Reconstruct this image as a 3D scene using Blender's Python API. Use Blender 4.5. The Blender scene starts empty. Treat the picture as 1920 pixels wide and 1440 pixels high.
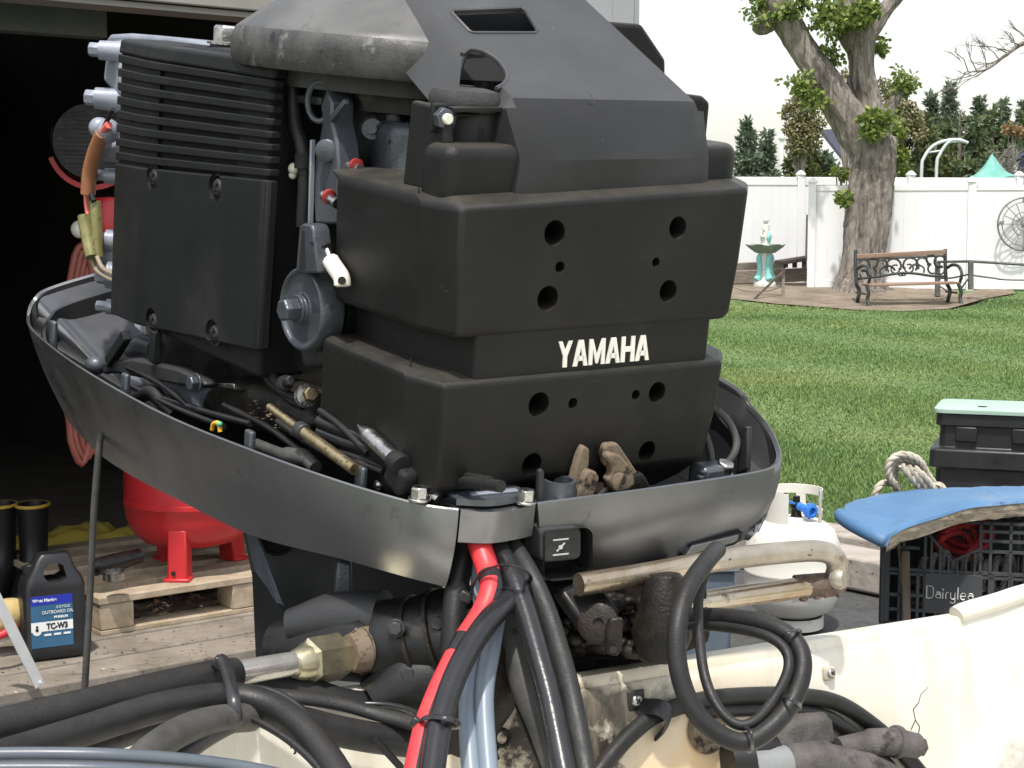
import bpy, bmesh, math, random
import numpy as np
from mathutils import Vector as V, Matrix, noise
R = math.radians
rnd = random.Random(7)
SC = bpy.context.scene
COL = SC.collection

# ------------------------------------------------------------------ camera, sky, sun, exposure
CAM_H, PITCH, FPX = 1.4, math.atan(0.1), 3000.0
cam = bpy.data.cameras.new('camera'); camo = bpy.data.objects.new('camera', cam); COL.objects.link(camo)
camo.location = (0, 0, CAM_H); camo.rotation_euler = (R(90) - PITCH, 0, 0)
cam.sensor_width = 36; cam.lens = FPX / 1920 * 36; cam.clip_end = 600; cam.clip_start = 0.05
SC.camera = camo
SUN = V((-0.06, -0.38, 0.92)).normalized()
w = bpy.data.worlds.new('World'); SC.world = w; w.use_nodes = True
nt = w.node_tree
sky = nt.nodes.new('ShaderNodeTexSky'); sky.sky_type = 'NISHITA'; sky.sun_disc = False
sky.sun_elevation = math.asin(SUN.z); sky.sun_rotation = math.atan2(SUN.x, SUN.y)
sky.air_density = 1.6; sky.dust_density = 2.0; sky.ozone_density = 1.0
veil = nt.nodes.new('ShaderNodeHueSaturation'); veil.inputs['Saturation'].default_value = 0.3      # thin white haze over the whole sky
nt.links.new(sky.outputs[0], veil.inputs['Color']); nt.links.new(veil.outputs[0], nt.nodes['Background'].inputs[0]); nt.nodes['Background'].inputs[1].default_value = 0.15
sl = bpy.data.lights.new('sun', 'SUN'); so = bpy.data.objects.new('sun', sl); COL.objects.link(so)
sl.energy = 2.8; sl.angle = R(2.0); sl.color = (1.0, 0.955, 0.89)
so.rotation_euler = (-SUN).to_track_quat('-Z', 'Y').to_euler(); so.location = SUN * 30
SC.view_settings.view_transform = 'Standard'; SC.view_settings.look = 'None'
SC.view_settings.gamma = 1.0; SC.view_settings.use_curve_mapping = False
SC.view_settings.exposure = 0.65
SC.render.engine = 'CYCLES'; SC.cycles.max_bounces = 5; SC.cycles.diffuse_bounces = 3; SC.cycles.glossy_bounces = 3; SC.cycles.use_denoising = True

# ------------------------------------------------------------------ measuring helpers (photo pixel -> place in the yard)
CP = V((0, 0, CAM_H)); CX = V((1, 0, 0)); CF = V((0, math.cos(PITCH), -math.sin(PITCH))); CU = V((0, math.sin(PITCH), math.cos(PITCH)))
def ray(px, py): return CF + CX * ((px - 960) / FPX) + CU * ((720 - py) / FPX)
def W(px, py, d): return CP + ray(px, py) * d                      # at a depth along the view axis
def G(px, py, z=0.0):
    r = ray(px, py); return CP + r * ((z - CAM_H) / r.z)            # on a level
class Frame:
    def __init__(s, yaw, tilt, o):
        a, t = R(yaw), R(tilt)
        s.ex = V((math.cos(a), math.sin(a), 0)); e0 = V((-math.sin(a), math.cos(a), 0)); z = V((0, 0, 1))
        s.ey = e0 * math.cos(t) + z * math.sin(t); s.ez = z * math.cos(t) - e0 * math.sin(t); s.o = o
        s.M = Matrix(((s.ex.x, s.ey.x, s.ez.x, o.x), (s.ex.y, s.ey.y, s.ez.y, o.y), (s.ex.z, s.ey.z, s.ez.z, o.z), (0, 0, 0, 1)))
    def loc(s, p): q = p - s.o; return V((q.dot(s.ex), q.dot(s.ey), q.dot(s.ez)))
    def w(s, x, y, z): return s.M @ V((x, y, z))
    def on(s, px, py, ax, c):
        o = s.loc(CP); r = ray(px, py); d = V((r.dot(s.ex), r.dot(s.ey), r.dot(s.ez))); return o + d * ((c - o[ax]) / d[ax])
EO = W(1120, 935, 1.72)
ENG = Frame(37, 8, EO)          # the motor, tilted towards the boat
BOAT = Frame(29, 0, EO)         # the boat, level; the motor is turned a little to one side
L = ENG.on

# ------------------------------------------------------------------ mesh helpers
OFF = {}
def cat(pts, k=6, closed=False):
    pts = [V(p) for p in pts]; n = len(pts); out = []
    rng = n if closed else n - 1
    for i in range(rng):
        g = lambda j: pts[j % n] if closed else pts[max(0, min(n - 1, j))]
        a, b, c, d = g(i - 1), g(i), g(i + 1), g(i + 2)
        for q in range(k):
            t = q / k
            out.append(0.5 * ((2 * b) + (c - a) * t + (2 * a - 5 * b + 4 * c - d) * t * t + (3 * b - a - 3 * c + d) * t ** 3))
    if not closed: out.append(pts[-1])
    return out
class MB:
    def __init__(s): s.v = []; s.f = []
    def add(s, vs, fs):
        n = len(s.v); s.v += [V(p) for p in vs]; s.f += [[i + n for i in f] for f in fs]; return s
    def box(s, c, d, rot=None):
        c = V(c); m = rot or Matrix.Identity(3)
        vs = [c + m @ V((sx * d[0] / 2, sy * d[1] / 2, sz * d[2] / 2)) for sx in (-1, 1) for sy in (-1, 1) for sz in (-1, 1)]
        return s.add(vs, [(0, 1, 3, 2), (4, 6, 7, 5), (0, 4, 5, 1), (2, 3, 7, 6), (0, 2, 6, 4), (1, 5, 7, 3)])
    def bar(s, a, b, wd, th, up=(0, 0, 1)):
        a, b = V(a), V(b); y = (b - a); l = y.length; y.normalize(); u = V(up)
        x = y.cross(u); x = x.normalized() if x.length > 1e-5 else y.orthogonal().normalized()
        z = x.cross(y)
        m = Matrix(((x.x, y.x, z.x), (x.y, y.y, z.y), (x.z, y.z, z.z)))
        return s.box((a + b) / 2, (wd, l, th), m)
    def loft(s, rings, closed=True, caps=True):
        n = len(rings[0]); vs = [p for r in rings for p in r]; fs = []
        m = n if closed else n - 1
        for i in range(len(rings) - 1):
            for j in range(m):
                a, b = i * n + j, i * n + (j + 1) % n; fs.append((a, b, b + n, a + n))
        if caps and closed: fs.append(tuple(range(n))[::-1]); fs.append(tuple(range((len(rings) - 1) * n, len(rings) * n)))
        return s.add(vs, fs)
    def tube(s, pts, r, n=10, closed=False, sy=1.0):
        pts = [V(p) for p in pts]; k = len(pts); rings = []; x = None
        rr = r if isinstance(r, (list, tuple)) else [r] * k
        for i in range(k):
            t = (pts[(i + 1) % k] - pts[i - 1]) if closed else (pts[min(k - 1, i + 1)] - pts[max(0, i - 1)])
            t = t.normalized() if t.length > 1e-9 else V((0, 0, 1))
            if x is None: x = t.orthogonal().normalized()
            x = x - t * x.dot(t); x = x.normalized() if x.length > 1e-6 else t.orthogonal().normalized(); y = t.cross(x)
            rings.append([pts[i] + (x * math.cos(2 * math.pi * q / n) + y * math.sin(2 * math.pi * q / n) * sy) * rr[i] for q in range(n)])
        if closed: rings.append(rings[0]); return s.loft(rings, True, False)
        return s.loft(rings)
    def cyl(s, a, b, r, r2=None, n=20): return s.tube([a, b], [r, r if r2 is None else r2], n)
    def lathe(s, prof, c, ax=(0, 0, 1), n=32):
        c = V(c); z = V(ax).normalized(); x = z.orthogonal().normalized(); y = z.cross(x)
        rings = [[c + z * h + (x * math.cos(2 * math.pi * q / n) + y * math.sin(2 * math.pi * q / n)) * max(r, 1e-5) for q in range(n)] for r, h in prof]
        return s.loft(rings)
    def hexh(s, c, ax, r, h, washer=True):
        c = V(c); ax = V(ax).normalized()
        if washer: s.lathe([(r * 1.25, 0), (r * 1.25, h * .25)], c, ax, 20); c = c + ax * h * .25
        return s.lathe([(r, 0), (r, h * .85), (r * .86, h)], c, ax, 6)
    def prism(s, poly, off):
        off = V(off); n = len(poly); a = [V(p) for p in poly]; return s.loft([a, [p + off for p in a]])
    def ball(s, c, r, nu=16, nv=10):
        r = V(r) if hasattr(r, '__len__') else V((r, r, r)); c = V(c)
        rings = [[c + V((r.x * math.sin(math.pi * i / nv) * math.cos(2 * math.pi * j / nu), r.y * math.sin(math.pi * i / nv) * math.sin(2 * math.pi * j / nu), -r.z * math.cos(math.pi * i / nv))) for j in range(nu)] for i in range(1, nv)]
        return s.loft(rings)
    def build(s, name, mat, parent=None, bevel=0, seg=2, smooth=35, base=None, solid=0, fix=True):
        me = bpy.data.meshes.new(name)
        vs = s.v
        if parent is not None: off = OFF.get(parent.name, V((0, 0, 0)))
        else:
            a = np.array([tuple(p) for p in vs]); off = V(base) if base is not None else V(((a[:, 0].min() + a[:, 0].max()) / 2, (a[:, 1].min() + a[:, 1].max()) / 2, a[:, 2].min()))
        me.from_pydata([tuple(p - off) for p in vs], [], s.f)
        bm = bmesh.new(); bm.from_mesh(me)
        if fix: bmesh.ops.recalc_face_normals(bm, faces=bm.faces)
        if smooth:
            ca = math.radians(smooth)
            for fc in bm.faces: fc.smooth = True
            for e in bm.edges: e.smooth = len(e.link_faces) == 2 and e.calc_face_angle(3.2) < ca
        bm.to_mesh(me); bm.free()
        o = bpy.data.objects.new(name, me); COL.objects.link(o)
        for m in (mat if isinstance(mat, (list, tuple)) else [mat]): me.materials.append(m)
        if parent is not None: o.parent = parent
        else: o.location = off
        OFF[o.name] = off
        if solid:
            md = o.modifiers.new('solid', 'SOLIDIFY'); md.thickness = solid; md.offset = -1
        if bevel:
            md = o.modifiers.new('bevel', 'BEVEL'); md.width = bevel; md.segments = seg; md.limit_method = 'ANGLE'; md.angle_limit = R(32); md.harden_normals = False
        return o
def tag(o, label, cat_, group=None, kind=None):
    o['label'] = label; o['category'] = cat_
    if group: o['group'] = group
    if kind: o['kind'] = kind
    return o
def struct(o): o['kind'] = 'structure'; return o
def thing(name, label, cat_, loc, group=None):
    o = bpy.data.objects.new(name, None); COL.objects.link(o); o.location = loc; o.empty_display_size = .1
    OFF[o.name] = V(loc); return tag(o, label, cat_, group)
def cut(o, cutters):
    """apply modifiers + boolean difference with MB cutters, then drop the cutters"""
    tmp = []
    for c in cutters:
        me = bpy.data.meshes.new('tmp'); off = OFF.get(o.name, V((0, 0, 0)))
        me.from_pydata([tuple(p - off) for p in c.v], [], c.f); bm = bmesh.new(); bm.from_mesh(me); bmesh.ops.recalc_face_normals(bm, faces=bm.faces); bm.to_mesh(me); bm.free()
        t = bpy.data.objects.new('tmp', me); COL.objects.link(t); t.parent = o.parent; t.location = o.location; tmp.append(t)
        md = o.modifiers.new('cut', 'BOOLEAN'); md.operation = 'DIFFERENCE'; md.object = t; md.solver = 'EXACT'
    bpy.context.view_layer.update()
    ev = o.evaluated_get(bpy.context.evaluated_depsgraph_get())
    me = bpy.data.meshes.new_from_object(ev); old = o.data; o.modifiers.clear(); o.data = me
    bpy.data.meshes.remove(old)
    for t in tmp:
        m = t.data; bpy.data.objects.remove(t); bpy.data.meshes.remove(m)
    return o

# ------------------------------------------------------------------ materials
def new_mat(name):
    m = bpy.data.materials.new(name); m.use_nodes = True; nt = m.node_tree
    return m, nt, nt.nodes['Principled BSDF']
def N(nt, t, **k):
    n = nt.nodes.new(t)
    for a, b in k.items():
        if a in n.inputs: n.inputs[a].default_value = b
        else: setattr(n, a, b)
    return n
def noise_n(nt, scale, detail=4, rough=.55, stretch=None, dist=0, coord='Object'):
    tc = N(nt, 'ShaderNodeTexCoord'); mp = N(nt, 'ShaderNodeMapping'); nz = N(nt, 'ShaderNodeTexNoise')
    nt.links.new(tc.outputs[coord], mp.inputs[0]); nt.links.new(mp.outputs[0], nz.inputs['Vector'])
    if stretch: mp.inputs['Scale'].default_value = stretch
    nz.inputs['Scale'].default_value = scale; nz.inputs['Detail'].default_value = detail; nz.inputs['Roughness'].default_value = rough; nz.inputs['Distortion'].default_value = dist
    return nz
def ramp(nt, src, stops):
    r = N(nt, 'ShaderNodeValToRGB'); nt.links.new(src, r.inputs[0]); e = r.color_ramp.elements
    while len(e) < len(stops): e.new(.5)
    for i, (p, c) in enumerate(stops):
        e[i].position = p; e[i].color = (c[0], c[1], c[2], 1) if hasattr(c, '__len__') else (c, c, c, 1)
    return r
def mix(nt, fac, a, b, mode='MIX'):
    m = N(nt, 'ShaderNodeMix', data_type='RGBA', blend_type=mode)
    if hasattr(fac, 'links') or hasattr(fac, 'is_linked'): nt.links.new(fac, m.inputs[0])
    else: m.inputs[0].default_value = fac
    for i, x in ((6, a), (7, b)):
        if hasattr(x, '__len__'): m.inputs[i].default_value = (x[0], x[1], x[2], 1)
        else: nt.links.new(x, m.inputs[i])
    return m.outputs[2]
def mat(name, c1, c2=None, scale=6, rough=.5, rvar=.12, metal=0, bump=0, bscale=60, spec=.5, stretch=None, spots=(), lo=.35, hi=.65, coat=0):
    """base colour c1 worn towards c2; spots = (colour, scale, threshold, softness) dirt or chips with a shape of their own"""
    m, nt, b = new_mat(name)
    nz = noise_n(nt, scale, 5, .6, stretch)
    c = ramp(nt, nz.outputs[0], [(lo, c1), (hi, c2 or c1)]).outputs[0]
    for sp_ in spots:
        sc_, ss, th, sf = sp_[:4]; n2 = noise_n(nt, ss, 6, .65, sp_[4] if len(sp_) > 4 else stretch); k = ramp(nt, n2.outputs[0], [(th, 0), (min(1, th + sf), 1)])
        c = mix(nt, k.outputs[0], c, sc_)
    nt.links.new(c, b.inputs['Base Color'])
    n3 = noise_n(nt, scale * 2.3, 4); rr = ramp(nt, n3.outputs[0], [(.3, max(.03, rough - rvar)), (.7, min(1, rough + rvar))])
    nt.links.new(rr.outputs[0], b.inputs['Roughness'])
    b.inputs['Metallic'].default_value = metal; b.inputs['Specular IOR Level'].default_value = spec
    if coat: b.inputs['Coat Weight'].default_value = coat; b.inputs['Coat Roughness'].default_value = .15
    if bump:
        n4 = noise_n(nt, bscale, 3, .6, stretch); bp = N(nt, 'ShaderNodeBump'); bp.inputs['Strength'].default_value = bump; bp.inputs['Distance'].default_value = .002
        nt.links.new(n4.outputs[0], bp.inputs['Height']); nt.links.new(bp.outputs[0], b.inputs['Normal'])
    return m
dust = (.11, .10, .085)
M_SIL = mat('black_intake_plastic', (.0080, .0078, .0077), (.0125, .0121, .0118), 9, .43, .08, 0, .35, 900, .27, spots=(((.023, .0215, .020), 4, .52, .25), ((.04, .0375, .034), 30, .66, .1, (.25, 1, 2.5)), ((.07, .065, .058), 55, .72, .05, (3, 1, .12)), (dust, 160, .72, .04), ((.005, .005, .005), 7, .62, .12)))
def blot(m, center, rad, col, sc_, lo, hi, amt):
    nt = m.node_tree; b = nt.nodes['Principled BSDF']; src = b.inputs['Base Color'].links[0].from_socket; tc = N(nt, 'ShaderNodeTexCoord')
    mp = N(nt, 'ShaderNodeMapping'); nt.links.new(tc.outputs['Object'], mp.inputs[0]); mp.inputs['Location'].default_value = [-c / r for c, r in zip(center, rad)]; mp.inputs['Scale'].default_value = [1 / r for r in rad]
    ln = N(nt, 'ShaderNodeVectorMath', operation='LENGTH'); nt.links.new(mp.outputs[0], ln.inputs[0]); nz = noise_n(nt, sc_, 7, .68)
    ml = N(nt, 'ShaderNodeMath', operation='MULTIPLY'); nt.links.new(ln.outputs['Value'], ml.inputs[0]); ml.inputs[1].default_value = .36
    md = N(nt, 'ShaderNodeMath', operation='SUBTRACT'); nt.links.new(nz.outputs[0], md.inputs[0]); nt.links.new(ml.outputs[0], md.inputs[1])
    nt.links.new(mix(nt, ramp(nt, md.outputs[0], [(lo, 0), (hi, amt)]).outputs[0], src, col), b.inputs['Base Color'])
M_SIL2 = M_SIL.copy(); M_SIL2.name = 'oil_stained_intake_plastic'
blot(M_SIL2, (.02, .03, .03), (.13, .3, .055), (.003, .003, .003), 18, .1, .28, .95)
blot(M_SIL2, (.12, .03, .03), (.09, .3, .07), (.003, .003, .003), 22, .12, .28, .95)
def settle(m, col, amt, lo=.55, hi=.95, sc_=14):
    """dust lying on level surfaces, thicker in patches"""
    nt = m.node_tree; b = nt.nodes['Principled BSDF']; src = b.inputs['Base Color'].links[0].from_socket
    ge = N(nt, 'ShaderNodeNewGeometry'); sx = N(nt, 'ShaderNodeSeparateXYZ'); nt.links.new(ge.outputs['Normal'], sx.inputs[0]); up_ = ramp(nt, sx.outputs['Z'], [(lo, 0), (hi, 1)])
    nz = ramp(nt, noise_n(nt, sc_, 6, .7).outputs[0], [(.3, .25), (.65, 1)]); mm = N(nt, 'ShaderNodeMath', operation='MULTIPLY'); nt.links.new(up_.outputs[0], mm.inputs[0]); nt.links.new(nz.outputs[0], mm.inputs[1])
    m2 = N(nt, 'ShaderNodeMath', operation='MULTIPLY'); nt.links.new(mm.outputs[0], m2.inputs[0]); m2.inputs[1].default_value = amt
    nt.links.new(mix(nt, m2.outputs[0], src, col), b.inputs['Base Color'])
settle(M_SIL, (.085, .075, .062), .7); settle(M_SIL2, (.07, .062, .052), .6)
M_COV = mat('black_cover_plastic', (.0085, .009, .0098), (.0125, .013, .0138), 7, .48, .07, 0, .45, 1100, .26, spots=(((.026, .026, .026), 5, .55, .2), ((.06, .058, .055), 50, .72, .05, (1, .15, 3)), (dust, 190, .73, .04)))
M_FLY = mat('weathered_flywheel_cover', (.062, .062, .061), (.115, .113, .11), 8, .42, .12, 0, .2, 500, .5, spots=(((.03, .03, .03), 22, .60, .14), ((.17, .165, .155), 60, .70, .08)))
M_RAMP = mat('faded_black_cover', (.034, .0345, .036), (.050, .0505, .053), 6, .44, .08, 0, .2, 700, .5, spots=(((.085, .083, .078), 6, .58, .2), ((.02, .029, .028), 13, .66, .08), ((.2, .195, .185), 70, .70, .05)))
M_HOODSHADE = mat('shade_darkened_hood', (.017, .017, .0178), (.026, .026, .027), 7, .45, .08, 0, .2, 700, .35, spots=(((.05, .049, .046), 7, .6, .2), ((.09, .088, .083), 60, .72, .05)))  # cover black made darker: shade of the hood front put into the colour
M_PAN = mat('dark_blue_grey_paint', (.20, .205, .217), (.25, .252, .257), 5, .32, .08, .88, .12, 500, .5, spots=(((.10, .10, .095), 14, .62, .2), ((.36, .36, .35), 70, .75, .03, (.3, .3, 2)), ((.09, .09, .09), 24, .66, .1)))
M_FLYS = mat('mottled_dark_skirt', (.03, .03, .03), (.085, .083, .08), 26, .5, .1, 0, .3, 300, .4, spots=(((.17, .165, .155), 34, .6, .1), ((.012, .012, .012), 40, .6, .08)))
M_BLUED = mat('dark_blue_grey_cable', (.075, .09, .11), (.10, .115, .135), 10, .35, .06, 0, .05, 200, .45)
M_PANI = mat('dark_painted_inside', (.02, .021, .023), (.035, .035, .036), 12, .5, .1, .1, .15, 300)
M_HEAD = mat('silver_blue_cast_paint', (.22, .24, .29), (.30, .32, .37), 14, .38, .08, .25, .25, 260, .5)
M_CAST = mat('dark_grey_cast_paint', (.06, .068, .082), (.10, .11, .125), 16, .33, .08, .35, .3, 240, .5, spots=(((.008, .008, .008), 45, .66, .04),))
M_BLK = mat('oily_black_metal', (.006, .006, .0065), (.016, .0152, .0145), 14, .38, .18, .15, .15, 500, .45, spots=(((.05, .038, .028), 12, .60, .12), ((.16, .15, .14), 60, .70, .05), ((.004, .004, .004), 9, .56, .1)))
M_GREASE = mat('greasy_black_brown', (.005, .0045, .004), (.022, .016, .011), 26, .5, .18, 0, .6, 260, .3, spots=(((.28, .18, .09), 55, .70, .05),))
M_RUB = mat('black_rubber_hose', (.0095, .0095, .0102), (.017, .017, .0178), 20, .48, .1, 0, .25, 300, .32, spots=(((.12, .115, .105), 140, .74, .05), ((.035, .033, .03), 9, .6, .2)))
settle(M_RUB, (.06, .056, .05), .35, .3, .95, 30)
M_RUBG = mat('dusty_grey_rubber', (.045, .044, .042), (.075, .073, .068), 24, .6, .1, 0, .3, 200, .35, spots=(((.03, .026, .022), 30, .6, .1),))
M_GLOS = mat('glossy_black_sleeve', (.016, .016, .018), (.024, .024, .026), 12, .25, .06, 0, .1, 200, .5, spots=(((.15, .15, .15), 200, .76, .04),))
M_RED = mat('red_sleeve', (.62, .035, .045), (.7, .06, .06), 20, .35, .06, 0, .05, 200, .5)
M_BLUEG = mat('blue_grey_cable', (.17, .21, .26), (.21, .26, .31), 10, .4, .06, 0, .05, 200, .5, spots=(((.1, .1, .1), 80, .72, .06),))
M_CHROME = mat('chrome', (.62, .6, .56), (.72, .7, .66), 30, .26, .07, .8, .1, 100, .5, spots=(((.35, .25, .14), 60, .62, .1),))
M_STEEL = mat('worn_steel', (.42, .41, .40), (.55, .54, .52), 40, .3, .1, 1, .3, 160, .5, spots=(((.05, .045, .04), 120, .66, .06),))
M_NUT = mat('yellow_zinc_plate', (.40, .36, .24), (.5, .46, .33), 30, .32, .08, .85, .1, 100, .5, spots=(((.15, .12, .07), 80, .66, .08),))
M_BRASS = mat('tarnished_brass_rod', (.42, .32, .17), (.5, .42, .27), 60, .33, .1, .9, .2, 160, .5, spots=(((.06, .04, .02), 160, .62, .06),))
M_RUST = mat('rusty_brown_lever', (.12, .09, .062), (.20, .155, .11), 40, .75, .08, 0, .6, 140, .3, spots=(((.02, .015, .011), 40, .53, .1),))
M_DARK = mat('deep_black', (.004, .004, .0045), (.006, .006, .006), 9, .7, .05)
M_WHITEP = mat('white_nylon', (.72, .69, .58), (.78, .75, .66), 30, .4, .05)
M_LETTER = mat('white_letter_paint', (.74, .72, .66), (.8, .78, .72), 40, .5, .05, spots=(((.05, .045, .04), 190, .68, .05),))
M_ICON = mat('grey_white_print', (.55, .55, .54), (.62, .62, .6), 40, .5, .05)
M_PLATE = mat('black_knob_plastic', (.035, .035, .036), (.05, .05, .051), 90, .6, .05, 0, .7, 700, .3)
# ------------------------------------------------------------------ the outboard motor (coordinates: x along the front, y aft, z up, rim of the pan at z = 0)
eng = bpy.data.objects.new('outboard_motor', None); COL.objects.link(eng); eng.matrix_world = ENG.M; OFF[eng.name] = V((0, 0, 0))
tag(eng, 'large black outboard motor with its cowling off, clamped on the boat transom', 'outboard motor')
def ebox(x0, x1, y0, y1, z0, z1): return MB().box(((x0 + x1) / 2, (y0 + y1) / 2, (z0 + z1) / 2), (x1 - x0, y1 - y0, z1 - z0))

# --- bottom pan -------------------------------------------------
rimL = [L(860, 957, 0, -.168), L(780, 945, 0, -.20), L(640, 905, 0, -.235), L(470, 845, 0, -.26), L(300, 775, 0, -.27), L(150, 690, 0, -.27), L(62, 622, 0, -.25), L(50, 590, 0, -.222), L(62, 560, 1, 1.10), L(90, 540, 1, 1.12), L(190, 510, 1, 1.13)]
botL = [L(836, 1100, 0, -.166), L(765, 1083, 0, -.19), L(640, 1048, 0, -.212), L(470, 1003, 0, -.222), L(330, 935, 0, -.22), L(240, 888, 0, -.205), L(172, 838, 0, -.17), L(125, 770, 0, -.13), V((-.10, .98, -.12)), V((-.07, .98, -.12)), V((-.03, .99, -.10))]
rimR = [V((.03, 1.14, .085)), V((.16, 1.12, .095)), V((.27, 1.02, .098)), V((.335, .84, .098)), V((.36, .6, .096)), V((.362, .36, .09)), L(1375, 722, 0, .352), L(1412, 762, 0, .35), L(1447, 805, 0, .343), L(1466, 852, 0, .322), L(1455, 874, 0, .30), L(1420, 886, 1, .016), L(1330, 901, 1, .007), L(1200, 920, 1, .004), L(1100, 933, 1, .004), L(1008, 945, 1, .008)]
botR = [V((.05, .98, -.08)), V((.14, .95, -.08)), V((.2, .85, -.08)), V((.25, .7, -.08)), V((.27, .5, -.08)), V((.28, .33, -.07)), V((.285, .2, -.06)), V((.29, .12, -.06)), L(1418, 990, 0, .28), L(1410, 1000, 0, .27), L(1395, 1012, 1, .03), L(1360, 1024, 1, .03), L(1275, 1048, 1, .028), L(1180, 1066, 1, .027), L(1090, 1082, 1, .027), L(1000, 1090, 1, .026)]
rim = rimL + rimR; bot = botL + botR
rimS = cat(rim, 6); botS = cat(bot, 6); PC = V((.04, .5, 0))
def toward(p, d, dz): q = V((PC.x - p.x, PC.y - p.y, 0)); q.normalize(); return p + q * d + V((0, 0, dz))
def lerp(a, b, t): return a * (1 - t) + b * t
m = MB()
rings = [[toward(p, .007, -.001) for p in rimS], [toward(p, .002, .0015) for p in rimS], rimS]
for t, bl in ((.12, .004), (.3, .008), (.5, .010), (.7, .008), (.88, .004), (1, 0)):
    rings.append([toward(lerp(a, b, t), -bl, 0) for a, b in zip(rimS, botS)])
rings.append([toward(p, .012, -.002) for p in botS]); rings = rings
m.loft(rings, False, False)
pan = m.build('bottom_pan', M_PAN, eng, smooth=40, solid=0, fix=False)
pan.modifiers.new('s', 'SOLIDIFY').thickness = .004
m = MB()
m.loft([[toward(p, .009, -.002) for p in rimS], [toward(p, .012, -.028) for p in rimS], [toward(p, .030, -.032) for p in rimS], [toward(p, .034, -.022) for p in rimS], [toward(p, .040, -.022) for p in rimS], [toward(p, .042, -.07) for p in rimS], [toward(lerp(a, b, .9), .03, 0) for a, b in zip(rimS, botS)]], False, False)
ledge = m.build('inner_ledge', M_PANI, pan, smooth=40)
m = MB(); m.add([toward(p, .02, .012) for p in botS], [list(range(len(botS)))]); m.build('pan_floor', M_BLK, pan)
for (px, py, x, hh) in ((100, 640, -.243, .05), (235, 735, -.255, .045), (468, 838, -.246, .04), (676, 908, -.213, .04)):
    p = L(px, py, 0, x); m = MB(); m.box(p + V((0, 0, hh / 2 - .02)), (.008, .017, hh)); m.build('locating_tab', M_CAST, eng, bevel=.003)
# front apron over the cable opening
a0, a1 = L(863, 957, 0, -.166), L(1003, 946, 1, .007)
fr = [a0, lerp(a0, a1, .33) + V((0, -.012, 0)), lerp(a0, a1, .7) + V((0, -.008, 0)), a1]; fr = cat(fr, 6)
m = MB(); m.loft([[p + V((0, .03, -.001)) for p in fr], [p + V((0, .001, .001)) for p in fr], [p + V((0, -.001, 0)) for p in fr], [p + V((0, 0, -.034)) for p in fr], [p + V((0, .004, -.036)) for p in fr], [p + V((0, .03, -.036)) for p in fr]], False, False)
m.build('cable_apron', M_PAN, eng, smooth=40)
br = [p + V((0, .012, .004)) for p in fr]
m = MB(); m.loft([[p + V((0, -.004, 0)) for p in br], [p + V((0, -.004, .005)) for p in br], [p + V((0, .028, .006)) for p in br], [p + V((0, .03, -.01)) for p in br]], False, False)
bk = m.build('retainer_bracket', M_CAST, eng, smooth=40, solid=.002)
m = MB(); m.bar(br[4] + V((0, .008, .008)), br[-4] + V((0, .008, .008)), .008, .004); m.build('rib', M_HEAD, bk, bevel=.002)
for (px, py) in ((786, 938), (985, 943)):
    p = L(px, py, 2, .004); m = MB(); m.hexh(p, (0, 0, 1), .0095, .012); m.build('hex_bolt', M_STEEL, eng, bevel=.0008)
# choke plate, recess and icon
def onfront(px, py, dy=0): return L(px, py, 1, .012) + V((0, -dy, 0))
def rrect(x0, y0, x1, y1, r, n=5, skew=0):
    out = []
    for cx, cy, a0 in ((x1 - r, y0 + r, -90), (x1 - r, y1 - r, 0), (x0 + r, y1 - r, 90), (x0 + r, y0 + r, 180)):
        for q in range(n + 1):
            a = R(a0 + 90 * q / n); out.append((cx + r * math.cos(a), cy + r * math.sin(a) + skew * ((cx - x0) / (x1 - x0))))
    return out
pl = [L(px, py, 1, -.001) for px, py in rrect(1014, 992, 1090, 1056, 14, 5, -7)]
m = MB(); m.prism(pl, (0, .03, 0)); ck = m.build('choke_knob', M_PLATE, eng, bevel=.002)
pl = [L(px, py, 1, .0125) for px, py in rrect(1004, 988, 1094, 1082, 16, 5, -8)]
cut(pan, [MB().prism([p + V((0, -.02, 0)) for p in pl], (0, .05, 0))])
pb = [p + V((0, .024, 0)) for p in pl]
m = MB(); m.loft([[p + V((0, -.016, 0)) for p in pl], pb], True, False); m.add(pb, [list(range(len(pb)))]); m.build('choke_recess', M_DARK, pan, smooth=0)
ic = lambda px, py: L(px, py, 1, -.0018)
m = MB()
for q in (((1037, 1013), (1066, 1010)), ((1037, 1041), (1066, 1038))):
    m.bar(ic(*q[0]), ic(*q[1]), .0006, .0016, (0, 0, 1))
m.bar(ic(1044, 1034), ic(1059, 1018), .0006, .0016, (0, 0, 1)); m.prism([ic(1051 + 4 * math.cos(a * .785), 1026 + 4 * math.sin(a * .785)) for a in range(8)], (0, -.0006, 0))
m.build('choke_symbol', M_ICON, ck, smooth=0)
pl = [L(px, py, 1, .016) for px, py in ((1280, 1046), (1296, 1019), (1393, 997), (1389, 1013), (1376, 1022))]
m = MB(); m.prism(pl, (0, .012, 0)); m.build('grip_recess', M_DARK, pan)
pl = [L(px, py, 1, .012) for px, py in ((1286, 1042), (1300, 1023), (1386, 1003), (1383, 1014), (1374, 1019))]
m = MB(); m.prism(pl, (0, .01, 0)); m.build('grip_plate', M_PAN, pan, bevel=.001)

# --- dark powerhead core ----------------------------------------
m = MB(); m.loft([[V((-.10, .30, z)), V((-.14, .5, z)), V((-.12, .9, z)), V((.0, 1.0, z)), V((.2, .9, z)), V((.22, .4, z)), V((.18, .28, z))] for z in (-.09, .0, .2, .405)])
m.build('crankcase', M_BLK, eng, bevel=.01)

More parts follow.
